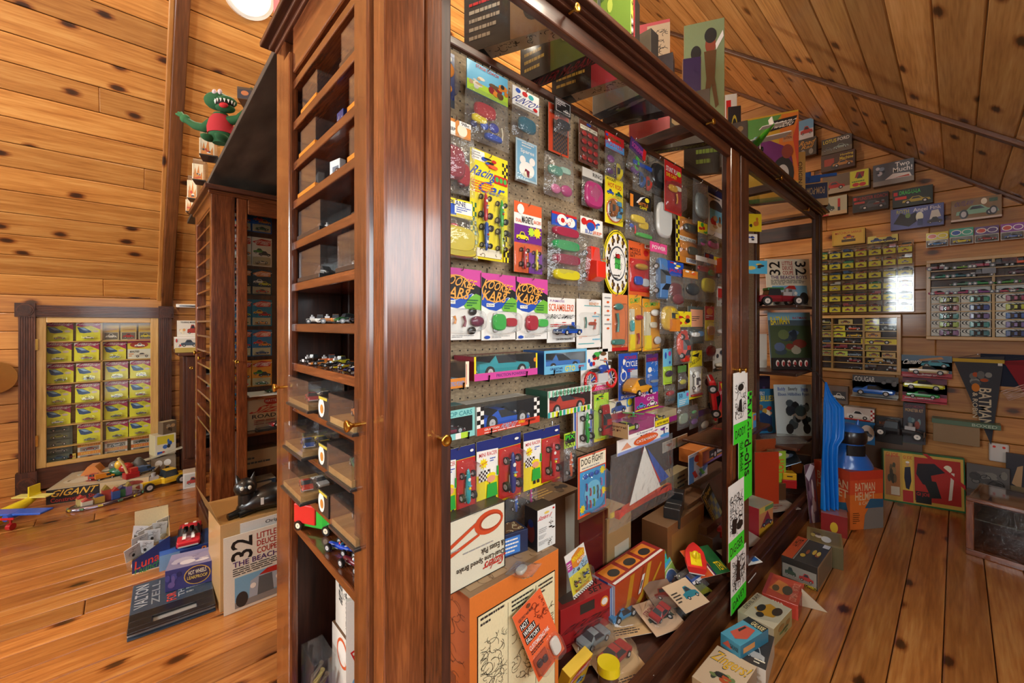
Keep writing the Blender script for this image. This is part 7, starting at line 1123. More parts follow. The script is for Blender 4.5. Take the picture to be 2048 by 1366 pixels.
for i, (x0, x1, c) in enumerate(((155, 203, 'E'), (209, 255, 'd0906a'), (262, 304, 'd8743a'))):
    for j in range(2): cabbox('orange white blister box, %s of the lowest shelf, %s one' % (['left', 'middle', 'right'][i], ['lower', 'upper'][j]), x0, x1, 890, 920, ['d8cfc0', 'n', 'n', 'n', c, 'n'], [('r', 0, .6, 1, 1, c), ('t', 'FAST 111', .15, .68, .85, .9, 'y'), ('r', .1, .08, .9, .55, '8a8278'), ('c', .2, .12, .85, .48, ['8a3a2a', 's', '3a4a3a'][i])], z=szs[6] + .0005 + j * .062, h_=.061)
# ---------------- small glass cabinet standing by the wall ----------------
sx0, sx1, sy0, sy1, sz = .345, .80, 4.17, 4.45, onY(352, 706, 4.17).z
smc = thing('glass_cabinet', 'small dark wood cabinet with glass door by the left wall', 'cabinet', (0, 0, 0))
for a, b_, m_, nme in (((sx0, sy0, 0), (sx1, sy1, .14), 'walnut_x', 'plinth'), ((sx0 - .03, sy0 - .03, sz - .025), (sx1 + .03, sy1, sz), 'walnut_x', 'cabinet_top'), ((sx0, sy0, .14), (sx0 + .02, sy1, sz - .025), 'walnut_z', 'side_panel'), ((sx1 - .02, sy0, .14), (sx1, sy1, sz - .025), 'walnut_z', 'side_panel'), ((sx0, sy1 - .02, .14), (sx1, sy1, sz - .025), 'dark_z', 'back_panel'),
                      ((sx0 + .02, sy0 - .012, .14), (sx0 + .08, sy0 + .008, sz - .03), 'walnut_z', 'door_stile'), ((sx1 - .08, sy0 - .012, .14), (sx1 - .02, sy0 + .008, sz - .03), 'walnut_z', 'door_stile'), ((sx0 + .08, sy0 - .012, sz - .1), (sx1 - .08, sy0 + .008, sz - .03), 'walnut_x', 'door_rail'), ((sx0 + .08, sy0 - .012, .14), (sx1 - .08, sy0 + .008, .2), 'walnut_x', 'door_rail'),
                      ((sx0 + .08, sy0 - .004, .2), (sx1 - .08, sy0 - .001, sz - .1), 'glass', 'door_pane')): boxpart(nme, a, b_, m_, smc, bevel=.003 if m_ != 'glass' else 0)
for k in range(5): boxpart('glass_shelf', (sx0 + .02, sy0 + .03, .27 + k * .125), (sx1 - .02, sy1 - .03, .276 + k * .125), 'acrylic', smc)
knob(smc, (sx0 + .05, sy0 - .012, .86), (0, -1, 0), 1.2)
for k in range(5):
    for j in range(2): small_car('model_car', '%s model car on the %s glass shelf of small cabinet' % (['silver', 'green', 'blue', 'red', 'white'][(k + 2 * j) % 5], ['lowest', 'second', 'third', 'fourth', 'top'][k]) + (', right one' if j else ', left one'), 'hotrod' if k % 2 else 'coupe', .12, ['9aa0a4', '3a6a4a', '3a5a8a', '9a2a2a', 'c8c8c0'][(k + 2 * j) % 5], (sx0 + .15 + j * .16, sy0 + .1, .277 + k * .125), 20)
cz = sz + .0005
boxY('model_kit_box', 'white kit box with red car on the small cabinet, lower of two', 348, 400, 674, 4.2, cz + .03, .08, ['d8d4c8', 'n', 'n', 'n', 'W', 'n'], dict(f=[('c', .25, .15, .9, .75, '4a5a6a'), ('r', 0, .86, 1, 1, 'W'), ('b', .05, .1, .3, .9, 5, ['8a8a90', 'R', 'W'])]), 'model kit box')
boxY('model_kit_box', 'yellow cream folder under the kit boxes on small cabinet', 350, 400, 696, 4.19, cz, .12, ['b8a050', 'n', 'n', 'n', 'c8b060', 'n'], None, 'folder')
zk = zat(onY(348, 674, 4.2), 674)
boxY('model_kit_box', 'white kit box with red antique car, upper on small cabinet', 354, 399, 641, 4.22, zk + .0006, .06, ['e0dcd0', 'n', 'n', 'n', 'W', 'n'], dict(f=[('c', .45, .1, .95, .75, 'a83a30'), ('b', .05, .1, .4, .6, 5, ['d8a060', 'C', 'a8b0a0']), ('t', 'TOURING MODEL', .15, .84, .85, .94, 'k')]), 'model kit box')
p = onY(352, 608, YK - .02); q = onY(400, 616, YK - .02); t = thing('strip_light', 'white under-ceiling strip fixture on left wall', 'light fixture', (p.x, YK - .02, q.z)); MB().box((0, -.03, 0), (.55, .018, p.z - q.z), 'W').build('fixture_body', 'plastic', t, bevel=.004); MB().box((.02, -.033, .006), (.5, -.03, .02), 's').build('fixture_slot', 'metal', t)
# ---------------- toys on the floor by the wall ----------------
p, q = onZ(92, 1011, 0), onZ(298, 981, 0); m_, w_, a = seg(p, q); gh = zat(p, 981)
carton('playset_box', 'long construction playset box with black lettered front', w_, .42, gh, ['c8b088', '9a7a4a', 'n', 'b89a70', 'a8a08a', 'n'], dict(f=[('r', 0, .02, .5, .98, '1c1614'), ('t', 'GIGANT', .05, .48, .47, .92, 'd8a83a', 0, .1), ('t', 'Construction Site', .04, .12, .48, .4, 'b0281e'), ('b', .52, .1, 1, .9, 10, ['8a3a2a', 'c8a878', '5a4a3a', '9a8a6a'])], t=[('r', .03, .05, .97, .95, 'b8a888'), ('b', .05, .1, .6, .9, 14, ['8a3a34', 'c8c0a8', '4a6a5a', '8a7a5a']), ('b', .5, .1, .95, .9, 10, ['6a6a64', '3a5a4a', 'a89a7a'])]), m_, a, 'playset box')
u = Vector((math.cos(math.radians(a)), math.sin(math.radians(a)), 0)); v = Vector((-u.y, u.x, 0))
def ongig(s, d): r = p + u * (s * w_) + v * d; return Vector((r.x, r.y, gh + .0005))
o = MB(); rr = random.Random(3)
for k in range(5): o.ell((rr.uniform(-.05, .05), rr.uniform(-.04, .04), .03 + .012 * k), .06 - .008 * k, .05 - .006 * k, .035, ['2a6a4a', '6a7a6a', 'a82a24', '6a6a66', 'd8b03a'][k], 12, 8)
o = o.build('play_rock', 'plastic', loc=ongig(.66, .16)); tag(o, 'lumpy green and red plastic rock on construction box', 'toy rock')
o = MB().loft([[(r * math.cos(2 * math.pi * i / 14), r * math.sin(2 * math.pi * i / 14), z) for i in range(14)] for r, z in ((.06, 0), (.055, .03), (.035, .07), (.012, .1))], '5a5a56').build('play_rock', 'rubber', loc=ongig(.8, .2)); tag(o, 'grey plastic boulder beside the green rock on construction box', 'toy rock')
car_thing('toy_truck', 'blue toy truck on the construction box end', 'truck', .12, '3a5a8a', ongig(.9, .12), 25, c2='4a6a9a', cat='toy truck')
car_thing('toy_truck', 'yellow toy dump truck in the middle of construction box', 'truck', .1, 'd8962a', ongig(.5, .09), 15, c2='c87a1e', cat='toy truck')
car_thing('toy_truck', 'little red tractor on construction box left of the yellow truck', 'jeep', .08, 'b03a2a', ongig(.4, .12), -20, cat='toy truck')
t = thing('toy_crane', 'red and white toy crane leaning at construction box edge', 'toy crane', ongig(.78, .03), 20); MB().tube([(0, 0, 0), (-.03, 0, .1), (-.06, 0, .16)], .008, 'd8c88a', 8).build('crane_boom', 'plastic', t); MB().box((-.03, -.03, 0), (.05, .03, .04), 'a82428').build('crane_base', 'plastic', t, bevel=.003); MB().box((.0, -.02, .04), (.045, .02, .07), 'b8302c').build('crane_cab', 'plastic', t, bevel=.003)
t = thing('toy_ramp', 'beige plastic ramp track across construction box top', 'toy track', ongig(.12, .3), a); MB().loft([[(x, -.03, z), (x, .03, z), (x, .03, z + .008), (x, -.03, z + .008)] for x, z in ((0, 0), (.2, .01), (.4, .05), (.62, .12))], 'b0aa94', False).build('track', 'plastic', t); MB().prism([(.02, 0), (.14, 0), (.1, .06), (.06, .06)], -.05, .05, 'c87a3a').build('ramp_hut', 'plastic', t)
# tin carousel track
ct_ = onZ(214, 1004, 0); t = thing('tin_toy', 'lithographed tin oval railway with little town', 'tin toy', ct_, 14)
def oval(rx, ry, z, n=40): return [(rx * math.cos(2 * math.pi * i / n), ry * math.sin(2 * math.pi * i / n), z) for i in range(n)]
MB().loft([oval(.19, .08, 0), oval(.195, .085, .006), oval(.18, .075, .022), oval(.15, .055, .024), oval(.14, .05, .012)], '9a94a8').build('track_plate', 'metal', t)
o = MB(); 
for i in range(24):
    if i % 2: a_ = 2 * math.pi * i / 24; o.box((-.012, -.004, 0), (.012, .004, .01), ['8a5a9a', 'c8b83a', 'b0504a', '5a8a6a'][i % 4], T(.189 * math.cos(a_), .081 * math.sin(a_), .008) @ RZ(math.degrees(a_) + 90))
o.build('rim_print', 'paint', t)
for i, (x, y_, w2, h2, c) in enumerate(((-.10, -.01, .05, .05, 'd8d0c0'), (-.04, .0, .05, .06, 'c8a04a'), (.0, .02, .04, .1, 'b04a3a'), (.04, -.01, .04, .08, '3a5a9a'), (.08, .02, .045, .07, '4a8a5a'), (.11, .0, .03, .09, '8a6a9a'), (-.12, .03, .04, .07, 'c8b878'))):
    mb = MB().box((x - w2 / 2, y_ - .02, .012), (x + w2 / 2, y_ + .02, .012 + h2 * .7), c); mb.prism([(x - w2 / 2, .012 + h2 * .7), (x + w2 / 2, .012 + h2 * .7), (x, .012 + h2)], y_ - .02, y_ + .02, ['a83a34', '3a4a7a', '8a7a3a'][i % 3]); mb.build('tin_house', 'paint', t)
# toy aeroplane
t = thing('toy_plane', 'yellow plastic aeroplane with blue wing and red propellers on floor', 'toy plane', onZ(50, 1030, 0) + Vector((-.11, -.15, 0)), 52)
MB().loft([[(x, a_ * math.cos(2 * math.pi * i / 12), z + b_ * math.sin(2 * math.pi * i / 12)) for i in range(12)] for x, a_, b_, z in ((-.13, .03, .03, .04), (-.10, .05, .042, .045), (0, .05, .045, .05), (.1, .04, .04, .06), (.2, .025, .025, .08), (.27, .012, .015, .1))], 'e0cc2a').build('fuselage', 'plastic', t)
MB().box((-.045, -.30, .092), (.035, .30, .104), '2a5ac0').build('wing', 'plastic', t, bevel=.004); MB().box((.2, -.1, .1), (.26, .1, .106), 'e0d878').build('tailplane', 'plastic', t); MB().box((.2, -.004, .1), (.27, .004, .17), 'e0cc2a').build('tail_fin', 'plastic', t)
for s_ in (-1, 1):
    MB().cyl((-.07, s_ * .14, .088), (.0, s_ * .14, .088), .018, '2a5ac0', None, 12).build('engine', 'plastic', t); MB().box((-.076, s_ * .14 - .05, .082), (-.072, s_ * .14 + .05, .094), 'c0202a').build('propeller', 'plastic', t); MB().cyl((-.02, s_ * .12, .0), (-.02, s_ * .12, .09), .006, 'c0202a', None, 8).build('strut', 'plastic', t); MB().cyl((-.02, s_ * .12 - .012, .02), (-.02, s_ * .12 + .012, .02), .02, 'c0202a', None, 14).build('wheel', 'plastic', t)
# stacked boxes and hot rod
b1 = stand('model_box', 'brown box with yellow hot rod print at bottom of small stack', (302, 959), (352, 949), 918, 0, .14, ['9a8a74', '7a6a50', 'n', '8a7a64', 'a89a80', 'n'], dict(f=[('c', .35, .15, .95, .55, 'd8a82a'), ('e', .3, .7, .15, .16, 'W'), ('e', .65, .7, .15, .16, 'W')]))
z1 = zat(onZ(302, 959, 0), 918) + .0006
b2 = stand('model_box', 'white and yellow box with blue tractor print in small stack', (310, 914), (352, 905), 873, z1, .12, ['e0dcc8', 'n', 'n', 'd0c8a0', 'd8d0b0', 'n'], dict(f=[('r', .1, .55, .9, .95, 'd8c83a'), ('b', .3, .2, .9, .8, 6, ['2a5aa8', 'k', '3a6ab8']), ('r', .1, .05, .35, .2, 'B'), ('e', .4, .12, .07, .08, 'R')]))
z2 = zat(onZ(310, 914, z1), 873) + .0006
stand('model_box', 'tiny brown picture box on top of the small stack', (326, 870), (353, 864), 845, z2, .06, ['7a6a54', 'n', 'n', '6a5a48', 'c8b890', 'n'], dict(f=[('b', .1, .1, .9, .9, 7, ['c8a878', '4a3a2a', 'b0a890'])]))
car_thing('model_car', 'yellow model roadster with exposed engine on floor', 'hotrod', .28, 'd8b01e', onZ(325, 972, 0), 200, hub='s')
stand('model_box', 'small white box with red car print near case foot', (366, 979), (402, 972), 948, 0, .12, ['d8d8d4', 'n', 'n', 'c8c4b8', 'c8b8a0', 'n'], dict(f=[('r', .08, .1, .92, .9, 'b8bcb8'), ('c', .2, .2, .9, .7, 'a83a34')]))
o = MB().cyl((0, 0, 0), (0, .02, 0), .11, 'b89050', .10, 32).build('brass_pan', 'metal', loc=(onY(-14, 755, YK - .03).x, YK - .03, onY(0, 755, YK - .03).z)); tag(o, 'round brass pan edge hanging on wall at picture left', 'pan')
# ---------------- display tray, boxes and albums before the rear case ----------------
p, q = onZ(264, 1150, 0), onZ(340, 1128, 0); m_, w_, a = seg(p, q); t = thing('counter_tray', 'cardboard counter tray with blue lettered front', 'display tray', m_, a); TD = .36; hh = .075
mb = MB(); mb.add([(-w_ / 2, 0, 0), (w_ / 2, 0, 0), (w_ / 2, 0, hh * 1.9), (-w_ / 2, 0, hh * .85)], [(0, 1, 2, 3)], 'N'); mb.build('front_panel', 'paper', t)
art(MB(), [('p', 'C', [(0, 0), (1, 0), (1, .03), (0, .03)]), ('t', 'Lunar', .06, .27, .88, .62, 'd83a2a', 13, .1), ('t', 'Launcher', .06, .04, .97, .33, '2a8a3a', 13, .1), ('r', .7, .05, .95, .1, 'W')], w_, hh * 1.5, T(-w_ / 2, 0, 0)).build('printed_art', 'paper', t)
mb = MB(); mb.box((-w_ / 2, .001, 0), (w_ / 2, TD, .002), 't'); mb.build('tray_floor', 'board', t); mb = MB(); mb.add([(-w_ / 2, 0, 0), (-w_ / 2, TD, 0), (-w_ / 2, TD, hh * 1.2), (-w_ / 2, 0, hh * .85)], [(0, 1, 2, 3)], 'c8b088'); mb.build('side_panel', 'board', t)
mb = MB(); mb.add([(w_ / 2, 0, 0), (w_ / 2, TD, 0), (w_ / 2, TD, hh * 2.2), (w_ / 2, 0, hh * 1.9)], [(0, 1, 2, 3)], 'c8a878'); mb.build('side_panel', 'board', t); mb = MB(); mb.box((-w_ / 2, TD, 0), (w_ / 2, TD + .002, hh * 2.4), 'd8c8a0'); mb.build('back_panel', 'board', t)
u = Vector((math.cos(math.radians(a)), math.sin(math.radians(a)), 0)); v = Vector((-u.y, u.x, 0))
for i, (s, d, r, ya) in enumerate(((-.42, .06, -14, 30), (-.2, .08, 8, -20), (-.3, .16, -6, 20), (.0, .2, 4, -10), (-.1, .25, -12, 25), (.15, .28, 6, 0), (.3, .33, -4, 30), (-.38, .3, 10, -20))):
    c = m_ + u * (s * w_) + v * d; c.z = .004
    bagged('parachute_toy', 'silver bagged toy in the counter tray, %s from the front' % ['first', 'second', 'third', 'fourth', 'fifth', 'sixth', 'seventh', 'eighth'][i], .065, .13, .07, 'c4c8cc', [('x', .1, .2, .9, .9, 6, 'k', .0006), ('e', .5, .3, .1, .12, 'k')], c, (12, r, a + ya), [('blob', .5, .35, .6, 'W', 1)], .02, group='silver bagged toys in the tray')
carton('toy_box', 'blue box under the red striped model car', .26, .2, .075, ['1f3a86', '16264e', 'n', '3a6ab0', '2a4a98', 'n'], dict(f=[('t', 'Red', .62, .4, .9, .9, 'o', 0, .2), ('r', 0, 0, .3, 1, '7aa8d8')], t=[('r', 0, 0, 1, 1, '3a62b0')]), onZ(386, 1124, 0), a)
pm = onZ(382, 1088, .076); t = car_thing('model_car', 'red model car with white stripes and open engine', 'coupe', .24, 'c02834', (pm.x, pm.y + .06, .0756), -98, hub='s')
for s_ in (-1, 1): MB().box((-.10, s_ * .018 - .007, .0725), (.11, s_ * .018 + .007, .0745), 'W', None).build('stripe', 'paint', t, loc=(0, 0, -.023 if 0 else -.02))
MB().box((.03, -.022, .045), (.08, .022, .075), 's').cyl((.055, -.012, .075), (.055, -.012, .092), .009, 'k', None, 10).cyl((.055, .012, .075), (.055, .012, .092), .009, 'k', None, 10).build('engine', 'metal', t)
stand('toy_box', 'purple blue pencil box with gold oval', (330, 1186), (443, 1157), 1143, .034, .15, ['3a3a78', '2a2a5a', 'n', '5a4a86', '8a86a8', 'n'], dict(f=[('e', .56, .5, .24, .44, 'c8a04a'), ('e', .56, .5, .22, .4, '3a2a4a'), ('t', 'HOT WHEELS', .4, .56, .72, .76, 'C', 3), ('t', 'LEAKPROOF', .38, .34, .74, .5, 'y'), ('b', 0, 0, .3, 1, 5, ['4a4a90', '6a5a98', '2a2a60']), ('b', .8, 0, 1, 1, 4, ['4a4a90', '2a2a60'])], t=[('b', .05, .1, .95, .9, 12, ['b8b4c8', '7a76a0', 'd8d4dc', '9a94b4'])]))
P, Q, R_ = onZ(249, 1268, .03), onZ(308, 1165, .03), onZ(443, 1152, .03)
uu = (R_ - Q); w_ = uu.length; a = math.degrees(math.atan2(uu.y, uu.x)); dd = .40
t = thing('portfolio_case', 'black and slate blue vinyl portfolio lying on floor', 'portfolio', (onZ(253, 1286, 0) + onZ(432, 1222, 0)) / 2, math.degrees(math.atan2(*(lambda r: (r.y, r.x))(onZ(432, 1222, 0) - onZ(253, 1286, 0)))))
w_ = (onZ(432, 1222, 0) - onZ(253, 1286, 0)).length
def slab(name, y0, y1, z0, z1, c, mat, hole=False):
    mb = MB()
    if hole:
        mb.box((-w_ / 2, y0, z0), (w_ / 2, y0 + .03, z1), c); mb.box((-w_ / 2, y0 + .075, z0), (w_ / 2, y1, z1), c); mb.box((-w_ / 2, y0 + .03, z0), (-.065, y0 + .075, z1), c); mb.box((.075, y0 + .03, z0), (w_ / 2, y0 + .075, z1), c)
    else: mb.box((-w_ / 2, y0, z0), (w_ / 2, y1, z1), c)
    mb.build(name, mat, t, bevel=.003)
slab('lower_cover', 0, .38, 0, .006, '2a3a4c', 'vinyl'); slab('papers', .015, .37, .006, .02, '9a9a98', 'paper'); slab('upper_cover', .13, .38, .022, .032, '3a4a5c', 'vinyl'); slab('handle_flap', 0, .132, .022, .032, '1c1c20', 'vinyl', True)
art(MB(), [('t', 'VALTON', .04, .12, .2, .9, 'a8b0b8', 90), ('t', 'ZELL', .24, .12, .34, .9, '8a949c', 90), ('t', 'FOR 80', .42, .05, .54, .5, 'd84a3a', 90), ('t', 'THE 80', .56, .1, .64, .7, 'a8b0b8', 90), ('l', .66, .1, .96, .9, 6, '8a949c')], w_, .25, T(-w_ / 2, .13, .032) @ RX(-90)).build('printed_art', 'paper', t)
YA = 2.068
boxY('cardboard_box', 'open cardboard box of record albums before the rear case', 440, 590, 1052, YA + .03, 0, .32, ['c8a06a', 'n', 'n', 'c09a64', 'a8804a', 'n'], None, 'box')
a0 = onY(447, 1230, YA); carded('record_album', 'cream hot rod record album leaning on floor box', .315, .315, 'e8e2d0', DEUCE, (a0.x + .1575, YA - .01, .001), (-2, 0, 0), None, (), 'record album', t=.004)
carded('record_album', 'white record album behind the cream one on floor', .315, .315, 'dcdcd8', [('t', 'Original TV Sound', .3, .9, .95, .96, 'k'), ('t', 'STEREO', .6, .84, .9, .88, '8a3a6a')], (a0.x + .22, YA + .012, .035), (-2, 0, 0), None, (), 'record album', t=.004)
MBf = MB().add([(0, 0, 0), (.0, .3, 0), (-.05, .3, .10), (-.05, 0, .10)], [(0, 1, 2, 3)], 'd0aa74').build('box_flap', 'board', loc=(onY(440, 1052, YA + .03).x, YA + .035, onY(440, 1052, YA + .03).z)); MBf.parent = [o for o in COL.objects if o.name.startswith('cardboard_box')][0]; MBf.matrix_parent_inverse = MBf.parent.matrix_basis.inverted()
# black cat bank
bxz = onY(440, 1052, YA + .03).z; cp = onZ(520, 1036, bxz); t = thing('cat_bank', 'glossy black cat figure lying on the album box', 'figurine', (cp.x + .02, max(cp.y, YA + .1), bxz + .0005), -8)
mb = MB(); mb.loft([[(x, a_ * math.cos(2 * math.pi * i / 16), .0 + b_ + b_ * math.sin(2 * math.pi * i / 16)) for i in range(16)] for x, a_, b_ in ((-.09, .02, .012), (-.07, .045, .03), (-.02, .058, .045), (.05, .065, .055), (.11, .055, .045), (.14, .02, .02))], '141414'); mb.build('body', 'paint', t)
mb = MB(); mb.ell((-.055, -.01, .115), .045, .042, .04, '141414', 18, 12); mb.build('head', 'paint', t)
mb = MB(); mb.tube([(-.045, -.005, .05), (-.052, -.008, .09)], [.04, .032], '141414', 14); mb.build('neck', 'paint', t)
for s_ in (-1, 1): MB().cyl((-.055 + s_ * .026, -.008, .14), (-.055 + s_ * .034, -.006, .175), .014, '141414', .001, 10).build('ear', 'paint', t); MB().ell((-.055 + s_ * .014, -.048, .122), .008, .004, .009, 'd8d8c8', 10, 6).build('eye', 'paint', t); MB().tube([(-.03 + s_ * .02, -.02, .02), (-.10 + s_ * .02, -.05, .012)], [.018, .014], '141414', 10).build('paw', 'paint', t)
MB().box((.0, -.062, .04), (.012, -.058, .07), 'd8d8d0').build('sticker', 'paper', t)
# ---------------- cards and boxes inside case B ----------------
YBK2 = BY0 + .216
HW = [('1f5aa8', 'b0281e'), ('e8e0d0', 'c83020'), ('1c3a4a', 'd8803a'), ('1f7a9a', 'c83a24'), ('2a6a98', 'd8502a'), ('e0902a', 'c8281e'), ('2a7aa0', 'c84a2a')]
cols_ = [(470, 493), (501, 545), (552, 594), (604, 642), (648, 676), (682, 708)]
rowy = [(413, 466), (473, 533), (537, 590), (597, 652), (657, 712), (717, 772), (779, 832)]
for ci, (x0, x1) in enumerate(cols_):
    xx = onY((x0 + x1) / 2 if ci else 482, 600, YBK2).x
    for ri, (yt, yb) in enumerate(rowy):
        zt, zb_ = onY(522, yt, YBK2).z, onY(522, yb, YBK2).z; base, fl_ = HW[(ri + ci * 3) % 7] if ci != 1 else HW[ri]
        w_ = .108; carded('carded_car', 'carded toy car in the rear case, %s row, %s column' % (['top', 'second', 'third', 'fourth', 'fifth', 'sixth', 'lowest'][ri], ['first', 'second', 'third', 'fourth', 'fifth', 'sixth'][ci]), w_, zt - zb_ - .008, base, [('p', fl_, [(.06, .84), (.3, .72), (.94, .74), (.95, .92), (.5, .96)]), ('t', 'HOT WHEELS', .18, .76, .92, .9, 'W', 0, .3), ('c', .1, .44, .7, .62, ['d8a02a', 'c83a2a', '4a8a3a', 'd8d8d0'][(ri + ci) % 4]), ('c', .35, .36, .95, .54, ['b82a2a', 'd8802a', '3a3a3a', 'c8c83a'][(ri + ci) % 4]), ('r', .06, .04, .94, .32, 'c8b890')],
            (xx, YBK2 - .003, zb_), 0, (.08, .04, .92, .32, .028), [('coupe' if (ri + ci) % 2 else 'sports', .5, .08, .62, ['c8342a', '3a6a4a', 'd88a3a', 'd8d0c0', '2a3a6a'][(ri * 2 + ci) % 5], 's')], 'carded toy', 'carded cars in the rear case')
zsh = .8005
pb('shelf_liner', (.51, BY0 + .035, zsh), (1.2, BY0 + .205, zsh + .006), 'paper', 0)
small_car('toy_car', 'dark green toy car on the white shelf of the rear case', 'coupe', .075, '2a4a34', (onY(545, 828, BY0 + .1).x, BY0 + .1, zsh + .007), 10)
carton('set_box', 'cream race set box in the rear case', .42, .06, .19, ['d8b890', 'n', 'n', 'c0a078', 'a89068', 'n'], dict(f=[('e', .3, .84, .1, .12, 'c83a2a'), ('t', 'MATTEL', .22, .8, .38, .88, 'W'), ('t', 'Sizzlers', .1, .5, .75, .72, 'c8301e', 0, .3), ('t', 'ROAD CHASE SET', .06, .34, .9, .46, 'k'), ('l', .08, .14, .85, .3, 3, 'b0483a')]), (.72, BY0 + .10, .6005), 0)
acrylic_case('car_case', 'clear topped black tray with red race car in the rear case', .3, .07, .05, 'k', (.70, BY0 + .035, .6005), 0, .012, cat='clear case')
small_car('toy_car', 'red race car inside black tray before the race set box', 'sports', .13, 'c02830', (.68, BY0 + .07, .6135), 8)
boxY('toy_box', 'dark blue folder box low in the rear case', 505, 552, 965, BY0 + .08, .1105, .1, ['2a4a6a', 'n', 'n', 'n', 'd8d8d0', 'n'], dict(f=[('r', .1, .05, .8, .95, 'b0b8b8'), ('r', .2, .3, .7, .6, '8a3a34')]), 'box')
boxY('toy_box', 'brown box strip below the race car tray in the rear case', 484, 556, 942, BY0 + .05, .5, .12, ['8a6a48', 'n', 'n', 'n', '9a7a54', 'n'], dict(f=[('l', .05, .3, .9, .8, 2, 'k')]), 'box')
boxY('storage_box', 'plain dark carton under brown box strip in the rear case', 488, 560, 980, BY0 + .15, .1105, .06, '3a2a20', None, 'box')
for k in range(11):
    c = ['c8c83a', '2a7ac8', 'd8d83a', '8a6a3a', 'd0d0c0', 'e0c060', 'b0504a', 'c83a34', '3ab03a', '4a6a8a', 'd87a2a'][k]; z = .6325 + (k + 3) * .085
    if z < 1.80: small_car('toy_car', '%s tiny car on rear case end shelf, %s from the top' % (['yellow', 'blue', 'lemon', 'tan', 'pale', 'cream', 'dusty red', 'red', 'green', 'steel', 'orange'][k], ['eleventh', 'tenth', 'ninth', 'eighth', 'seventh', 'sixth', 'fifth', 'fourth', 'third', 'second', 'first'][k]), 'hotrod' if k % 2 else 'coupe', .075, c, (BX0 + .05, BY0 + .12, z), 170)
# ---------------- kit boxes on the far gable wall ----------------
XF = XW - .065
def kit(label, x0, x1, yt, yb, base, items, d=.06): return boxX('model_kit_box', label, x0, x1, yt, yb, XW - d - .001, d, [base, '3a3430', 'n', '4a443c', '8a8478', 'n'], dict(f=items), 'model kit box')
kit('white and blue kit box with red car, highest on far wall', 1598, 1627, 243, 282, 'c8ccd0', [('r', 0, .5, 1, 1, '6aa0c8'), ('c', .1, .2, .95, .65, 'b03a34')])
kit('small dark kit box with gold letters, far wall', 1597, 1633, 281, 316, '3a3024', [('t', 'Road', .1, .62, .9, .88, 'c8902a', 0, .2), ('t', 'Rail', .2, .42, .8, .6, 'c8902a', 0, .2), ('e', .25, .22, .12, .16, '8a8a84'), ('e', .7, .22, .12, .16, '8a8a84')])
kit('dark racing car kit box with yellow letters, far wall', 1643, 1704, 281, 312, '4a4640', [('t', 'LOTUS', .06, .68, .5, .9, 'd8c83a'), ('t', 'FORD', .54, .7, .92, .9, 'd8d8d0'), ('r', 0, 0, 1, .3, '6a6254'), ('c', .4, .2, .9, .5, '8a9a90'), ('c', .05, .18, .4, .42, '6a6a64')])
kit('brown kit box with yellow letters and orange machine', 1642, 1710, 313, 346, '4a3226', [('t', 'Howling', .58, .72, .95, .88, 'd8c03a'), ('t', 'Machine', .56, .52, .95, .7, 'd8c03a'), ('r', .1, .3, .4, .72, '9a3a2a'), ('e', .42, .24, .12, .2, 'k'), ('c', .35, .16, .95, .5, 'b07a3a')])
kit('wide kit box with red car and yellow monster panel', 1645, 1739, 355, 391, '6a5a48', [('r', 0, 0, .6, .3, 'a89a84'), ('c', .02, .2, .5, .62, 'a82a24'), ('r', .6, .1, .98, .98, 'c8cc3a'), ('p', '8a1f2a', [(.7, .6), (.74, .9), (.9, .88), (.88, .6)]), ('p', 'k', [(.74, .55), (.8, .85), (.86, .55)]), ('l', .64, .34, .95, .46, 1, 'g'), ('e', .72, .24, .07, .1, 'b82a2a'), ('e', .86, .22, .07, .1, 'b82a2a')])
kit('grey dragster kit box high on far wall', 1746, 1828, 332, 375, '5a6068', [('t', 'Two', .55, .74, .9, .94, 'e8e8e4'), ('t', 'Much!', .5, .5, .96, .72, 'e8e8e4'), ('r', 0, 0, 1, .22, '8a8680'), ('p', 'd8d4d0', [(.3, .24), (.95, .22), (.9, .4), (.5, .46)]), ('p', 'b04a3a', [(.5, .26), (.9, .24), (.88, .32)]), ('b', .05, .4, .4, .9, 6, ['8a9ab0', '3a4450', 'c8c8d0'])])
kit('dark kit box with red letters, far wall', 1705, 1777, 394, 427, '26221f', [('t', 'MUNSTER KOACH', .14, .7, .97, .9, '9a2a24'), ('r', .03, .72, .12, .9, 'c02a2a'), ('r', .05, .5, .35, .62, 'b03a34'), ('c', .2, .12, .95, .6, '4a4a4e'), ('b', .45, .3, .9, .6, 4, ['8a8a88', '6a2a24'])])
kit('dark kit box with green letters and gold car', 1785, 1866, 382, 417, '26302a', [('t', 'DRAG-U-LA', .18, .68, .7, .9, '4ac85a'), ('r', .03, .66, .13, .86, 'c02a2a'), ('r', .06, .42, .36, .58, 'c83a30'), ('c', .25, .14, .95, .5, 'a8943a')])
kit('pale kit box with figure and hot rod at far wall left', 1634, 1694, 399, 435, 'b8b8a0', [('c', .1, .2, .6, .7, '3a4a44'), ('r', .7, .4, .78, .85, 'b82a2a'), ('r', .7, .2, .78, .4, '2a2a3a'), ('r', 0, 0, 1, .2, 'c8b08a'), ('r', 0, 0, .4, .08, 'b83a3a')])
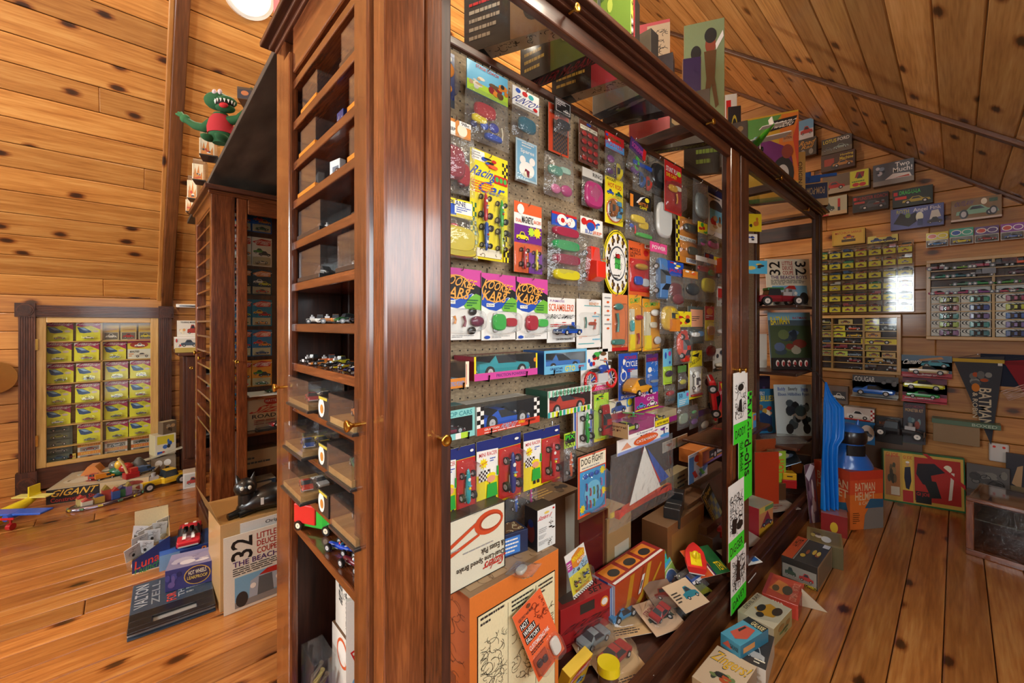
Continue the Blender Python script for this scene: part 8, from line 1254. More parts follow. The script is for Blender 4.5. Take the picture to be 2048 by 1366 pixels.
kit('violet kit box with cloaked figure', 1781, 1888, 420, 462, '5a66a0', [('t', 'Angel Fink', .44, .7, .95, .92, 'd8d8e0'), ('t', 'ROTH', .12, .74, .36, .92, 'b8b84a'), ('p', '16181c', [(.06, .3), (.2, .78), (.34, .6), (.5, .75), (.5, .3), (.36, .1)]), ('e', .34, .62, .05, .12, '6a8a4a'), ('e', .56, .5, .07, .22, 'e8f0d8'), ('r', .52, .1, .62, .4, '3a4a78'), ('p', 'd8d8d0', [(.74, .3), (.78, .7), (.9, .72), (.95, .4)]), ('c', .7, .1, .98, .4, '3a3a3e')])
kit('tan kit box with green roadster, rightmost', 1902, 2004, 403, 445, '8a6a3e', [('t', 'OUTLAW', .08, .7, .46, .92, '5a3a6a', 0, .1), ('e', .66, .8, .06, .14, 'C'), ('r', .76, .74, .92, .9, '3a5a3a'), ('c', .1, .18, .95, .66, '8ab89a'), ('e', .26, .3, .09, .22, 'k'), ('e', .26, .3, .055, .14, 's'), ('e', .84, .34, .08, .2, 'k'), ('e', .84, .34, .05, .13, 's'), ('r', 0, 0, 1, .09, 'd8c8b8')])
kit('yellow garage box above the clear rack', 1664, 1730, 463, 493, 'c8a23a', [('r', .03, .05, .97, .95, 'a8842a'), ('r', .04, .07, .96, .93, 'd0aa42'), ('t', 'MATCHBOX GARAGE', .1, .72, .9, .88, 'a83a24'), ('c', .34, .4, .7, .66, 'a8502a'), ('r', .3, .2, .72, .36, '4a3a24')], .05)
kit('slim yellow box with blue racers above the clear rack', 1735, 1796, 474, 488, 'd8cc6a', [('c', .1, .1, .5, .7, '2a4a8a'), ('c', .5, .1, .95, .7, '3a3a4a'), ('r', .3, .78, .8, .95, 'E')], .04)
for i, (x0, x1, yt, yb, c, cc, nme) in enumerate(((1852, 1897, 467, 496, 'd8cc2a', '3a78b8', 'yellow'), (1899, 1947, 459, 491, '3aa88a', 'd8cc2a', 'green'), (1949, 1998, 455, 486, '5a3a78', '9a3a34', 'purple'), (2001, 2049, 449, 481, '8a4a98', '3a5aa0', 'violet'))):
    p, w_, h_ = wallX(x0, x1, yt, yb, XW - .075); carded('carded_car', '%s topped twin-disc car card standing on maple wall case' % nme, w_, h_, 'c8c4b8', [('r', 0, .5, 1, 1, c), ('e', .28, .74, .22, .17, 'W'), ('e', .28, .74, .18, .13, 'c84a3a' if i != 1 else '2a5ab0'), ('e', .74, .74, .22, .17, 'W'), ('e', .74, .74, .18, .13, c), ('r', .04, .04, .96, .44, '5a5650')], p, (0, 0, -90), (.05, .04, .95, .46, .03), [('coupe', .52, .08, .74, cc, 's')], 'carded toy')
# ---------------- clear rack of small boxes ----------------
XC = XW - .07
zr0, zr1 = onX(1827, 622, XC).z, onX(1827, 479, XC).z; yl, yr = onX(1637, 550, XC).y, onX(1827, 550, XC).y
rack = thing('clear_rack', 'clear plastic wall rack holding little cars over yellow boxes', 'display rack', (0, 0, 0))
cbs = [onX(x, 550, XC).y for x in (1656.5, 1682.5, 1708.5, 1735, 1764, 1793.5, 1827)]; cbs = [2 * cbs[0] - cbs[1]] + cbs
boxpart('rack_back', (XW - .012, yr, zr0), (XW - .002, cbs[0], zr1), 'acrylic', rack); boxpart('rack_front', (XC - .002, yr, zr0), (XC, cbs[0], zr1), 'glass', rack)
for y_ in cbs: boxpart('rack_divider', (XC, y_ - .0015, zr0), (XW - .012, y_ + .0015, zr1), 'acrylic', rack)
nr = 6; ph = (zr1 - zr0) / nr
for r in range(nr + 1): boxpart('rack_shelf', (XC, yr, zr0 + r * ph - .0015), (XW - .012, cbs[0], zr0 + r * ph + .0015), 'acrylic', rack)
ON = ['top', 'second', 'third', 'fourth', 'fifth', 'sixth', 'seventh', 'eighth', 'ninth', 'tenth']
PC = ['8a2a28', '9a3028', 'b03a2a', 'c8862a', 'a8502a', '5a5a54', '3a5a8a', '2a6a8a', 'b8b0a0', '3a8a5a', 'c8b02a', 'd0d0c8', '2a3a6a', '7a4a2a']
rq = random.Random(5); bxm = {}
for r in range(nr):
    for c in range(7):
        yc = (cbs[c] + cbs[c + 1]) / 2; wd = abs(cbs[c] - cbs[c + 1]); z = zr0 + (nr - 1 - r) * ph + .002; cc = PC[rq.randrange(len(PC))]
        carton('car_box', 'small yellow picture box, %s row and %s column of the clear rack' % (ON[r], ['first', 'second', 'third', 'fourth', 'fifth', 'sixth', 'seventh'][c]), wd * .84, .02, ph * .46, ['d8cc2a', 'a89a20', 'n', 'a89a20', 'd0c84a', 'n'], dict(f=[('r', 0, .86, 1, .95, 'b8a424'), ('c', .22, .2, .78, .72, cc)]), (XC + .004, yc, z), -90, 'car box', group='yellow boxes in the clear rack', bevel=0)
        small_car('toy_car', 'tiny toy car, %s row and %s column of the clear rack' % (ON[r], ['first', 'second', 'third', 'fourth', 'fifth', 'sixth', 'seventh'][c]), ['coupe', 'truck', 'sedan', 'van'][rq.randrange(4)], wd * .8, cc, (XC + .035, yc, z + ph * .46 + .001), 90 if rq.random() < .5 else -90, group='little cars in the clear rack')
        boxpart('rack_ledge', (XC + .002, yc - wd * .45, z + ph * .46 - .0), (XW - .013, yc + wd * .45, z + ph * .46 + .0009), 'acrylic', rack)
# ---------------- maple wall cases ----------------
def maple_case(name, label, x0, x1, yt, yb, X, nrows, divs):
    """x0,x1 pixel columns of the frame; yt,yb rows at the reference column x1"""
    ya, yb_, zt, zb = onX(x0, 600, X).y, onX(x1, 600, X).y, onX(x1, yt, X).z, onX(x1, yb, X).z
    t = thing(name, label, 'wall case', (0, 0, 0)); f = .022
    boxpart('case_back', (XW - .01, yb_, zb), (XW - .002, ya, zt), 'dark_y', t)
    boxpart('frame_rail', (X, yb_, zt - f), (XW - .01, ya, zt), 'maple_y', t, bevel=.002); boxpart('frame_rail', (X, yb_, zb), (XW - .01, ya, zb + f), 'maple_y', t, bevel=.002)
    boxpart('frame_stile', (X, ya - f, zb + f), (XW - .01, ya, zt - f), 'maple_z', t, bevel=.002); boxpart('frame_stile', (X, yb_, zb + f), (XW - .01, yb_ + f, zt - f), 'maple_z', t, bevel=.002)
    for d in divs: boxpart('divider', (X + .004, onX(d, 600, X).y - .006, zb + f), (XW - .01, onX(d, 600, X).y + .006, zt - f), 'maple_z', t)
    hs = (zt - zb - 2 * f) / nrows
    for r in range(1, nrows): boxpart('shelf', (X + .006, yb_ + f, zb + f + r * hs - .003), (XW - .01, ya - f, zb + f + r * hs + .003), 'maple_y', t)
    boxpart('front_pane', (X + .002, yb_ + f, zb + f), (X + .004, ya - f, zt - f), 'glass', t)
    return t, [zb + f + (nrows - 1 - r) * hs + .0032 for r in range(nrows)], hs
t, rz_, hs = maple_case('maple_case', 'maple wall case with eight shelves of tiny cars and boxes', 1630, 1802, 629, 751, XW - .075, 8, (1664, 1727))
XM = XW - .06
items_ = [  # row, px, kind, colour
 (0, 1691, 'b', 'c8b86a'), (0, 1743, 'b', 'd0c83a'), (0, 1776, 'c', '4a5a8a'), (1, 1676, 'b', 'd8cc2a'), (1, 1705, 'c', 'd85a2a'), (1, 1743, 'b', 'd0c83a'), (1, 1777, 'c', '9aa4a8'), (2, 1677, 'b', 'd8e03a'), (2, 1708, 'c', 'd8b02a'), (2, 1746, 'b', 'c89a4a'), (3, 1675, 'c', '2a3a3a'), (3, 1697, 'c', '6a3a2a'), (3, 1716, 'c', '3a2a24'), (3, 1758, 'B', 'd8c42a'),
 (4, 1680, 'c', '8a2a34'), (4, 1714, 'c', '7a2a34'), (4, 1746, 'b', 'a8983a'), (5, 1681, 'b', 'b8c85a'), (5, 1708, 'c', '7a8aa0'), (5, 1748, 'b', 'b8a83a'), (5, 1775, 'b', 'c8a86a'), (6, 1706, 'c', 'a83a4a'), (6, 1750, 'c', 'c8962a'), (6, 1772, 'c', '6a4a2a'), (7, 1712, 'c', '3a3a40'), (7, 1737, 'c', '4a2a2a'), (7, 1786, 'c', '5a2a24'), (0, 1652, 'c', 'a8a05a'), (1, 1653, 'c', '6a5a2a'), (2, 1653, 'b', 'a89a3a'), (3, 1653, 'c', '2a4a6a'), (4, 1653, 'c', '7a3a44'), (5, 1653, 'b', '8a8a4a')]
cnt = {}
for r, px, k, c in items_:
    cnt[r] = cnt.get(r, 0) + 1; lab = '%s shelf of the eight-shelf maple case, item %s' % (ON[r], 'near pixel')
    yy = onX(px, 650, XM).y; colr = {'c': 'car', 'b': 'box', 'B': 'box'}[k]; side = 'left' if px < 1664 else 'middle' if px < 1727 else 'right'; q = {'left': 0, 'middle': 0, 'right': 0}; key = (r, side, colr); cnt[key] = cnt.get(key, 0) + 1; nth = ['', ', second', ', third'][cnt[key] - 1]
    if k == 'c': small_car('toy_car', f'tiny car on {ON[r]} shelf, {side} bay of eight-shelf maple case{nth}', ['coupe', 'truck', 'hotrod'][(r + px) % 3], .085, c, (XM + .02, yy, rz_[r]), 90, group='cars in the eight-shelf maple case')
    else: carton('car_box', f'little yellow box on {ON[r]} shelf, {side} bay of eight-shelf maple case{nth}', .2 if k == 'B' else .085, .03, hs * .74, [c, 'n', 'n', 'n', c, 'n'], dict(f=[('c', .15, .2, .85, .8, '8a4a2a')]), (XM, yy, rz_[r]), -90, 'car box', group='boxes in the eight-shelf maple case', bevel=0)
t, rz_, hs = maple_case('maple_case', 'maple wall case with nine shelves of bright carded cars', 1852, 2140, 498, 684, XW - .075, 9, (1987,))
# the frame's pixel rows were read at its left edge
loose = [(0, 1875, 'hotrod', '6a2030'), (0, 1925, 'dragster', '7ab83a'), (0, 1966, 'hotrod', '9a2a4a'), (0, 2005, 'truck', '3a3a40'), (0, 2032, 'truck', 'c8502a'), (1, 1880, 'sports', '2a8a7a'), (1, 1922, 'sports', '2a6a7a'), (1, 1965, 'truck', '5a5a60'), (1, 2044, 'coupe', '4a2a3a'), (2, 1924, 'sports', '5a8a7a'), (2, 1966, 'sports', '2a8a4a'), (2, 2014, 'sports', '3a8a3a'), (3, 1880, 'sports', 'a83a5a'), (3, 1925, 'sports', '8a2a5a'), (3, 1968, 'sports', '6a2a7a'), (3, 2010, 'sports', 'a83a54'), (3, 2040, 'sports', '3a6a4a')]
for i, (r, px, kd, c) in enumerate(loose):
    side = 'left' if px < 1987 else 'right'; key = ('m2', r, side); cnt[key] = cnt.get(key, 0) + 1
    small_car('toy_car', f'tiny loose car on {ON[r]} shelf, {side} bay of nine-shelf maple case, {["first", "second", "third"][cnt[key] - 1]}', kd, .11, c, (XM - .004, onX(px, 600, XM).y, rz_[r]), 90 if i % 2 else -90, group='loose cars in the nine-shelf maple case')
TG = ['8a5a9a', '3a8a9a', '3a5aa0', 'a8b83a', '3a9a8a', 'a83a6a', 'a84a5a', '2a5ab0', 'c8d03a', '3aa0a0', '7a6ab0', '2a6ac0', 'b0d04a', '3aa8a8', '8a7ac0']
k = 0
for r in range(3, 9):
    for px0, px1 in ((1861, 1921), (1921, 1983), (1991, 2060)):
        if r == 3 and px0 > 1985: pass
        ya, yb_ = onX(px0, 600, XM).y, onX(px1, 600, XM).y; w_ = ya - yb_ - .004; h_ = hs * .93; c = TG[k % 15]; k += 1
        arts_ = [('e', .42, .62 if r > 3 else .3, rx, rx * w_ / h_ * .8, cc_) for rx, cc_ in ((.44, 'W'), (.4, 'k' if r > 3 else '6a5a98'), (.34, 'W'), (.28, 'k' if r > 3 else '3a4a98'), (.22, 'W'))]
        arts_ = [(a_[0], a_[1], min(a_[2], .99 - 0), a_[3], min(a_[4], .36), a_[5]) for a_ in arts_]
        X0 = XW - .02 if r == 3 else XM + .012
        carded('carded_car', '%s target card on %s shelf of nine-shelf maple case, %s column' % (['mauve', 'teal', 'blue', 'lime', 'sea green', 'pink', 'rose', 'royal blue', 'lemon', 'aqua', 'lilac', 'azure', 'pale lime', 'turquoise', 'lavender'][(k - 1) % 15], ON[r], 'left' if px0 < 1900 else 'middle' if px0 < 1985 else 'right'), w_, h_, 'e0dcd4', arts_, (X0, (ya + yb_) / 2, rz_[r]), (0, 0, -90), None if r == 3 else (.3, .1, .96, .72, .025), () if r == 3 else [('sports', .63, .41, .66, c, 'T')], 'carded toy', group='target cards in the nine-shelf maple case')
# ---------------- packs below the cases ----------------
def pack(label, x0, x1, yt, yb, base, items, toys, d=.05):
    p, w_, h_ = wallX(x0, x1, yt, yb, XW - d); o = carded('car_pack', label, w_, h_, base, items, p, (0, 0, -90), None, (), 'toy pack'); 
    for (kd, cx, cz, ln, c) in toys: toy(o, kd, ln * w_, c, T((cx - .5) * w_, -.05, cz * h_), True, True)
    MB().box((-w_ / 2, -.09, -.004), (w_ / 2, .0, 0), items[0][5] if items and items[0][0] == 'r' else base).build('tray_base', 'paper', o); MB().box((-w_ / 2, 0, h_ * .3), (w_ / 2, d - .004, h_ * .7), base).build('wall_mount', 'paper', o); return o
pack('pack with beige coupe before a teal car print', 1803, 1904, 709, 749, '4a6a80', [('r', 0, 0, 1, .16, 'b8303a'), ('t', 'Camaro', .04, .56, .42, .8, 'e8e8e0', 4, .2), ('t', 'Camaro', .34, .02, .72, .13, 'W', 0, .2), ('c', .4, .45, .96, .8, '2a8a9a'), ('p', 'b07a3a', [(.35, .8), (.8, .95), (.85, .85), (.4, .72)])], [('coupe', .55, .12, .78, 'b8a27a')])
pack('magenta twin pack with yellow coupe over green coupe', 1805, 1894, 750, 797, '6a2a44', [('r', 0, 0, 1, .16, 'c8304a'), ('l', .05, .03, .95, .12, 1, 'W')], [('coupe', .5, .5, .92, 'c8cc2a'), ('coupe', .48, .14, .74, '2aa04a')])
pack('dark pack with bright blue coupe', 1705, 1797, 749, 788, '4a4a4a', [('r', 0, 0, 1, .14, 'b0b0a8'), ('t', 'COUGAR', .04, .68, .5, .94, 'd0d0c8'), ('b', .6, .4, .98, .95, 6, ['6a6a68', '3a3a3a', '5a5a5a'])], [('coupe', .5, .1, .9, '2a6ac8')])
boxX('model_kit_box', 'grey brown box with small car photo left of the blue coupe pack', 1654, 1696, 770, 805, XW - .06, .05, ['6a5a50', 'n', 'n', '5a4a40', 'n', 'n'], dict(f=[('r', .25, .2, .9, .7, '3a3a3e'), ('c', .3, .25, .85, .6, 'c8c8c0')]), 'model kit box')
# low bench of long boxes along the wall
bz = .43
carton('storage_box', 'long low storage carton along the far wall carrying kit boxes', .85, .10, bz, ['5a4434', 'n', 'n', '4a3628', '6a5a48', 'n'], dict(f=[('r', 0, .9, 1, 1, '2a4a34')]), (XW - .105, .585, 0), -90)
boxX('model_kit_box', 'white and red box with racing car above blue helmet box', 1687, 1749, 812, 837, XW - .113, .09, ['d8d0c8', 'n', 'n', 'b0a8a0', 'b8b0a8', 'n'], dict(f=[('c', .1, .1, .85, .75, 'e8e8e4'), ('k', .88, .1, 1, .9, 2, 5, 'b82a2a', 'W'), ('r', 0, 0, .88, .1, 'b83a34')]), 'model kit box')
boxX('helmet_box', 'blue box with white round helmet print', 1687, 1750, 838, 881, XW - .114, .10, ['2a7ab8', 'n', 'n', '1f5a8a', 'n', 'n'], dict(f=[('e', .35, .5, .22, .36, 'W'), ('e', .76, .5, .22, .36, 'W'), ('c', .6, .3, .92, .6, '6a7a8a')]), 'box')
boxX('model_kit_box', "small black kit box with orange and green letters", 1751, 1805, 831, 882, XW - .112, .05, ['201c1a', 'n', 'n', 'n', 'n', 'n'], dict(f=[('t', "MAD KING'S", .14, .66, .9, .82, 'b0602a'), ('t', 'THRONESTER', .12, .46, .95, .6, '9aa83a')]), 'model kit box')
boxX('model_kit_box', 'tall dark monster kit box', 1806, 1851, 804, 884, XW - .11, .05, ['2a2c38', 'n', 'n', 'n', 'n', 'n'], dict(f=[('t', 'CUSTOMIZING', .08, .88, .92, .95, '8a3a4a'), ('t', 'MONSTER KIT', .1, .78, .9, .86, 'c8a878'), ('b', .2, .2, .8, .7, 9, ['4a6a78', '2a3a4a', '8a3a2a', '6a8a8a'])]), 'model kit box')
p = onX(1800, 880, XW - .15); car_thing('model_car', 'black model hot rod with white wheels before the monster kits', 'hotrod', .26, '1c1a1c', (XW - .165, p.y, bz + .0006), -95, hub='W')
carton('storage_box', 'plain tan carton near the pennant foot', onX(1866, 890, XW - .12).y - onX(1960, 890, XW - .12).y, .11, .12, ['8a6e48', 'n', 'n', '7a5e3c', 'a08458', 'n'], None, (XW - .112, (onX(1866, 890, XW - .12).y + onX(1960, 890, XW - .12).y) / 2, bz + .0006), -90)
carton('flat_box', 'thin green box lying on the plain tan carton', .30, .10, .03, ['4a6a50', 'n', 'n', 'n', '5a7a60', 'n'], dict(f=[('t', 'BOXED', .6, .2, .95, .8, 'a8b8a0')]), (XW - .115, onX(1930, 880, XW - .12).y, bz + .1212), -90)
# pennants
def pennant(label, tl, tr, tip, X, base, top, words):
    a, b_, c = onX(*tl, X), onX(*tr, X), onX(*tip, X); t = thing('pennant', label, 'pennant', (X, 0, 0)); mb = MB()
    mb.add([(0, a.y, a.z), (0, b_.y, b_.z), (0, c.y, c.z), (.004, a.y, a.z), (.004, b_.y, b_.z), (.004, c.y, c.z)], [(0, 2, 1), (3, 4, 5), (0, 1, 4, 3), (1, 2, 5, 4), (2, 0, 3, 5)], base); mb.build('felt', 'cloth', t)
    mb = MB(); mb.box((-.003, b_.y, a.z - .022), (0, a.y, a.z), top); mb.build('header_band', 'cloth', t)
    w_, h_ = a.y - b_.y, a.z - c.z; M = T(-.001, a.y, c.z) @ RZ(-90); art(MB(), words, w_, h_, M).build('printed_art', 'cloth', t); MB().cyl((0, (a.y + b_.y) / 2, a.z + .03), (.05, (a.y + b_.y) / 2, a.z + .03), .003, 's', None, 8).build('pin', 'metal', t); MB().tube([(0, (a.y + b_.y) / 2 + .1, a.z - .002), (0, (a.y + b_.y) / 2, a.z + .03), (0, (a.y + b_.y) / 2 - .1, a.z - .002)], .0015, 'k', 6).build('cord', 'rubber', t); return t
pennant('charcoal felt pennant with yellow band', (1905, 716), (2009, 713), (1982, 890), XW - .045, '3c3e44', 'c8a63a', [('t', 'BATMAN', .52, .22, .76, .66, 'd8c8a8', 270), ('t', '& ROBIN', .40, .30, .5, .6, 'd8c8a8', 270), ('b', .3, .62, .8, .88, 8, ['8a8a84', '5a5a5c', 'b0502a', '6a6a68']), ('e', .46, .66, .08, .05, 'd07a2a'), ('r', .88, .93, .96, .97, 'd8d8d0')])
pennant('red felt pennant partly behind the charcoal one', (2006, 722), (2100, 718), (2090, 850), XW - .03, '8a1c26', '7a1820', [('t', 'B & ROBIN', .25, .3, .6, .75, 'd0b0a0', 300)])
o = MB().box((0, 0, 0), (.02, .2, .2), '1c2438').build('dark_pennant', 'cloth', loc=(XW - .02, onX(2060, 720, XW - .02).y, onX(2040, 775, XW - .02).z)); tag(o, 'dark blue cloth piece at the right picture edge', 'cloth')
p = onX(1998, 907, XW - .03); t = thing('night_light', 'white plug-in night light with two red lamps', 'night light', (XW - .03, p.y, p.z), -90); MB().box((-.042, 0, -.055), (.042, .029, .06), 'd8d0c8').build('body', 'plastic', t, bevel=.008)
for s_ in (-1, 1): MB().cyl((s_ * .02, .002, .04), (s_ * .02, -.004, .04), .007, 'e03a2a', None, 12).build('lamp', 'plastic', t)
# art prints standing at the wall, right
boxX('art_print', 'grey artwork print standing right of the soldier box', 1933, 2020, 925, 985, XW - .11, .02, ['5a5450', 'n', 'n', 'n', 'n', 'n'], dict(f=[('b', .05, .1, .95, .9, 16, ['4a4440', '6a645e', '3a3634', '7a746a']), ('x', .1, .2, .9, .8, 12, '2a2624', .002)]), 'print')
boxX('art_print', 'dark print with pale figure at right picture edge', 2012, 2090, 905, 990, XW - .08, .02, ['26242c', 'n', 'n', 'n', 'n', 'n'], dict(f=[('p', 'b08a60', [(.15, .3), (.3, .7), (.45, .75), (.4, .2)]), ('r', 0, 0, 1, .25, '7a6a4a')]), 'print')
boxX('flat_box', 'patterned dark box lying before the art prints', 1933, 2046, 984, 1012, XW - .22, .10, ['4a3438', 'n', 'n', 'n', '6a6058', 'n'], dict(f=[('b', .02, .05, .98, .95, 16, ['8a3a44', '2a2428', '6a5a54', 'a09488'])]), 'box')
# soldier uniform box leaning on the wall
p, q = onZ(1767, 1000, 0), onZ(1932, 1027, 0); m_, w_, a = seg(p, q)
carton('soldier_box', 'green framed soldier uniform box leaning by far wall', w_, .05, .345, ['c8a24a', '1f5a34', 'n', '1f5a34', '2a6a3e', 'n'], dict(f=[('r', 0, 0, 1, 1, '1f6a38'), ('r', .015, .03, .985, .97, 'd0aa4a'), ('r', .03, .12, .22, .9, 'b87a44'), ('t', 'GI JOE', .04, .86, .2, .95, 'c82a24'), ('b', .04, .3, .2, .8, 10, ['6a5a3a', '3a3a2a', '9a7a4a', '4a4a34']), ('r', .1, .14, .21, .3, 'e0d8c0'), ('r', .25, .04, .38, .97, 'e0b84a'), ('t', 'GI JOE', .26, .84, .37, .92, 'c82a24'), ('r', .25, .04, .38, .26, 'b8302a'), ('p', '1c2236', [(.28, .7), (.35, .72), (.36, .45), (.33, .28), (.29, .3), (.27, .5)]), ('e', .315, .76, .022, .04, 'c8a078'), ('e', .315, .8, .025, .02, 'W'), ('r', .4, .1, .95, .92, 'b02a20'), ('p', '1c1c24', [(.44, .8), (.7, .84), (.8, .7), (.6, .6), (.62, .4), (.5, .42), (.42, .6)]), ('p', '1a1e1a', [(.5, .5), (.66, .5), (.72, .2), (.6, .18)]), ('e', .8, .76, .05, .07, 'C'), ('p', 'd8ccb8', [(.84, .7), (.88, .7), (.84, .2), (.8, .18)]), ('r', .41, .06, .6, .28, '1c1c1a'), ('t', 'GI JOE', .42, .18, .58, .26, 'c82a24'), ('p', 'b82020', [(.5, 1), (.56, 1), (1, .5), (1, .42)])]), m_, (-4, 0, a), 'toy box')
# helmet box, helmet, cape
p, q = onZ(1700, 1061, 0), onZ(1766, 1055, 0); m_, w_, a = seg(p, q); hb_ = zat(p, 944)
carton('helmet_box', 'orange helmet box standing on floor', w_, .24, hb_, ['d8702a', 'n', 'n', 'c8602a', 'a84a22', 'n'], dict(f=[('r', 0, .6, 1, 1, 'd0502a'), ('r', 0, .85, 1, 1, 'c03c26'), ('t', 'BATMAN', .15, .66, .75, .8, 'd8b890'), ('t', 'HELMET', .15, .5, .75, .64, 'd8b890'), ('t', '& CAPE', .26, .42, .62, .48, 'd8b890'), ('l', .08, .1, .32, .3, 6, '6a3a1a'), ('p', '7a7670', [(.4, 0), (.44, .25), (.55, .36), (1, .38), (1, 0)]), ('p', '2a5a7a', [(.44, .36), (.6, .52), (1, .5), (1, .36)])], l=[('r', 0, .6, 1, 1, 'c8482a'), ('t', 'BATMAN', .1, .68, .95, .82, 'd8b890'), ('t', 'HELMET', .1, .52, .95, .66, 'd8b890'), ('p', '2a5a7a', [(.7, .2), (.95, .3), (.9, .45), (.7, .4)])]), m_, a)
n_ = Vector((-math.sin(math.radians(a)), math.cos(math.radians(a)), 0)); hp = m_ + n_ * .11; hp.z = hb_ + .0006
t = thing('toy_helmet', 'blue plastic toy helmet with black visor on its box', 'toy helmet', hp, a - 20); t.scale = (.9, .9, .88)
def ringz(rx, ry, z, cy_=0, n=28): return [(rx * math.cos(2 * math.pi * i / n), cy_ + ry * math.sin(2 * math.pi * i / n), z) for i in range(n)]
MB().loft([ringz(.135, .12, 0), ringz(.13, .115, .02), ringz(.115, .10, .05), ringz(.09, .085, .09), ringz(.078, .085, .13), ringz(.085, .095, .18), ringz(.088, .098, .22), ringz(.075, .085, .26), ringz(.045, .05, .285), ringz(.01, .01, .292)], '1f66c0').build('shell', 'plastic', t)
MB().loft([[(r * math.sin(a_), cy2 - r2 * math.cos(a_), z) for a_ in [-1.3 + 2.6 * i / 13 for i in range(14)]] + [(r * .9 * math.sin(a_), cy2 - r2 * .9 * math.cos(a_), z) for a_ in [1.3 - 2.6 * i / 13 for i in range(14)]] for r, r2, cy2, z in ((.089, .100, 0, .165), (.095, .108, 0, .18), (.096, .11, 0, .22), (.088, .1, 0, .245))], '18181c').build('visor', 'paint', t)
MB().loft([[(.06 * math.sin(a_), -.072 - .02 * math.cos(a_), z) for a_ in [-1.2 + 2.4 * i / 9 for i in range(10)]] + [(.05 * math.sin(a_), -.07, z) for a_ in [1.2 - 2.4 * i / 9 for i in range(10)]] for z in (.085, .155)], '0c0c10').build('face_opening', 'rubber', t)
for s_ in (-1, 1): MB().cyl((s_ * .05, .0, .26), (s_ * .056, .0, .315), .018, '1f66c0', .004, 12).build('fin', 'plastic', t)
# cape
p, q, cw = turned(1641, 1686, .545, -45, 0); t = thing('cape', 'shiny blue vinyl cape hanging from the case post', 'cape', (p.x, p.y, zat(p, 1018)), -45); Hc = zat(p, 764) - zat(p, 1018); rings = []
prof = [(0, .0, .72), (.1, .0, .70), (.25, .0, .68), (.4, .02, .66), (.5, .05, .70), (.56, .06, .95), (.66, .08, 1.0), (.8, .10, .98), (.85, .12, .70), (.92, .16, .42), (1.0, .20, .26)]
for v, l_, r2 in prof:
    row = []
    for i in range(29):
        u = i / 28; x = (l_ + (r2 - l_) * u) * cw; row.append((x, (-.022 * math.sin(u * 19 + v * 1.5) - .012 * math.sin(u * 8)) * (1.1 - v), v * Hc))
    rings.append(row + [(x_, y_ + .004, z_) for x_, y_, z_ in row[::-1]])
MB().loft(rings, '1a7ad8').build('cape_cloth', 'vinyl', t); MB().tube([(.22 * cw, 0, Hc - .01), (.15 * cw, .06, Hc + .05), (-.02, .30, Hc + .09)], .003, 'k', 8).build('cape_cord', 'rubber', t)
# glass fronted display box, lower right
p, q = onZ(1931, 1107, 0), onZ(2060, 1147, 0); m_, w_, a = seg(p, q); w_ *= 1.6; m_ = p + (q - p) * .8
t = thing('glass_display_box', 'low wooden display box with slanted glass at lower right', 'display box', m_, a); hb2 = .28
for nme, a_, b_, mt in (('frame_rail', (-w_ / 2, 0, 0), (w_ / 2, .03, .03), 'oak_x'), ('frame_stile', (-w_ / 2, .0, .03), (-w_ / 2 + .03, .03, hb2), 'oak_z'), ('frame_stile', (w_ / 2 - .03, 0, .03), (w_ / 2, .03, hb2), 'oak_z'), ('bottom_board', (-w_ / 2, .03, 0), (w_ / 2, .40, .02), 'oak_x'), ('back_board', (-w_ / 2, .38, .02), (w_ / 2, .40, hb2), 'dark_x'), ('side_board', (-w_ / 2, .03, .02), (-w_ / 2 + .015, .38, hb2), 'oak_y'), ('top_rail', (-w_ / 2, 0, hb2), (w_ / 2, .03, hb2 + .02), 'oak_x'), ('glass_pane', (-w_ / 2 + .03, .012, .03), (w_ / 2 - .03, .016, hb2), 'glass'), ('glass_top', (-w_ / 2, .03, hb2), (w_ / 2, .40, hb2 + .005), 'glass'), ('inner_shelf', (-w_ / 2 + .015, .10, .16), (w_ / 2, .38, .166), 'slab')): boxpart(nme, a_, b_, mt, t, bevel=.003 if mt[:3] == 'oak' else 0)
# ---------------- kit boxes along the foot of the case ----------------
def foot(label, P, Q, R, z, h, cols, items, front=None, side=None): return lying('model_kit_box', label, P, Q, R, z, h, cols, {k: v for k, v in (('t', items), ('f', front), ('r', side)) if v}, 'model kit box')
foot('tan kit box with yellow bubble lettering, nearest on floor', (1386, 1354), (1435, 1290), (1514, 1334), .075, .075, ['b89a70', '8a7458', 'n', 'n', 'c8b090', 'n'], [('t', 'Zingers!', .06, .52, .94, .9, '3a4a50', 0, .1), ('t', 'Zingers!', .08, .54, .93, .88, 'd8a82a', 0, .1), ('b', .2, .1, .9, .5, 9, ['3a4438', '6a7a4a', 'b0502a', '2a2a2a', '8a9a5a'])])
foot('white kit box with dark car print beneath the blue kit box', (1442, 1300), (1490, 1250), (1549, 1274), .07, .07, ['c8c0b0', 'a89a84', 'n', 'n', '3a3634', 'n'], [('r', 0, 0, 1, 1, '3a3634'), ('c', .3, .1, .9, .5, 'b0b0ac'), ('l', .6, .05, .95, .2, 2, 'C')], [('b', .05, .1, .95, .9, 6, ['a89a84', '8a5a44', 'd8d0c0'])])
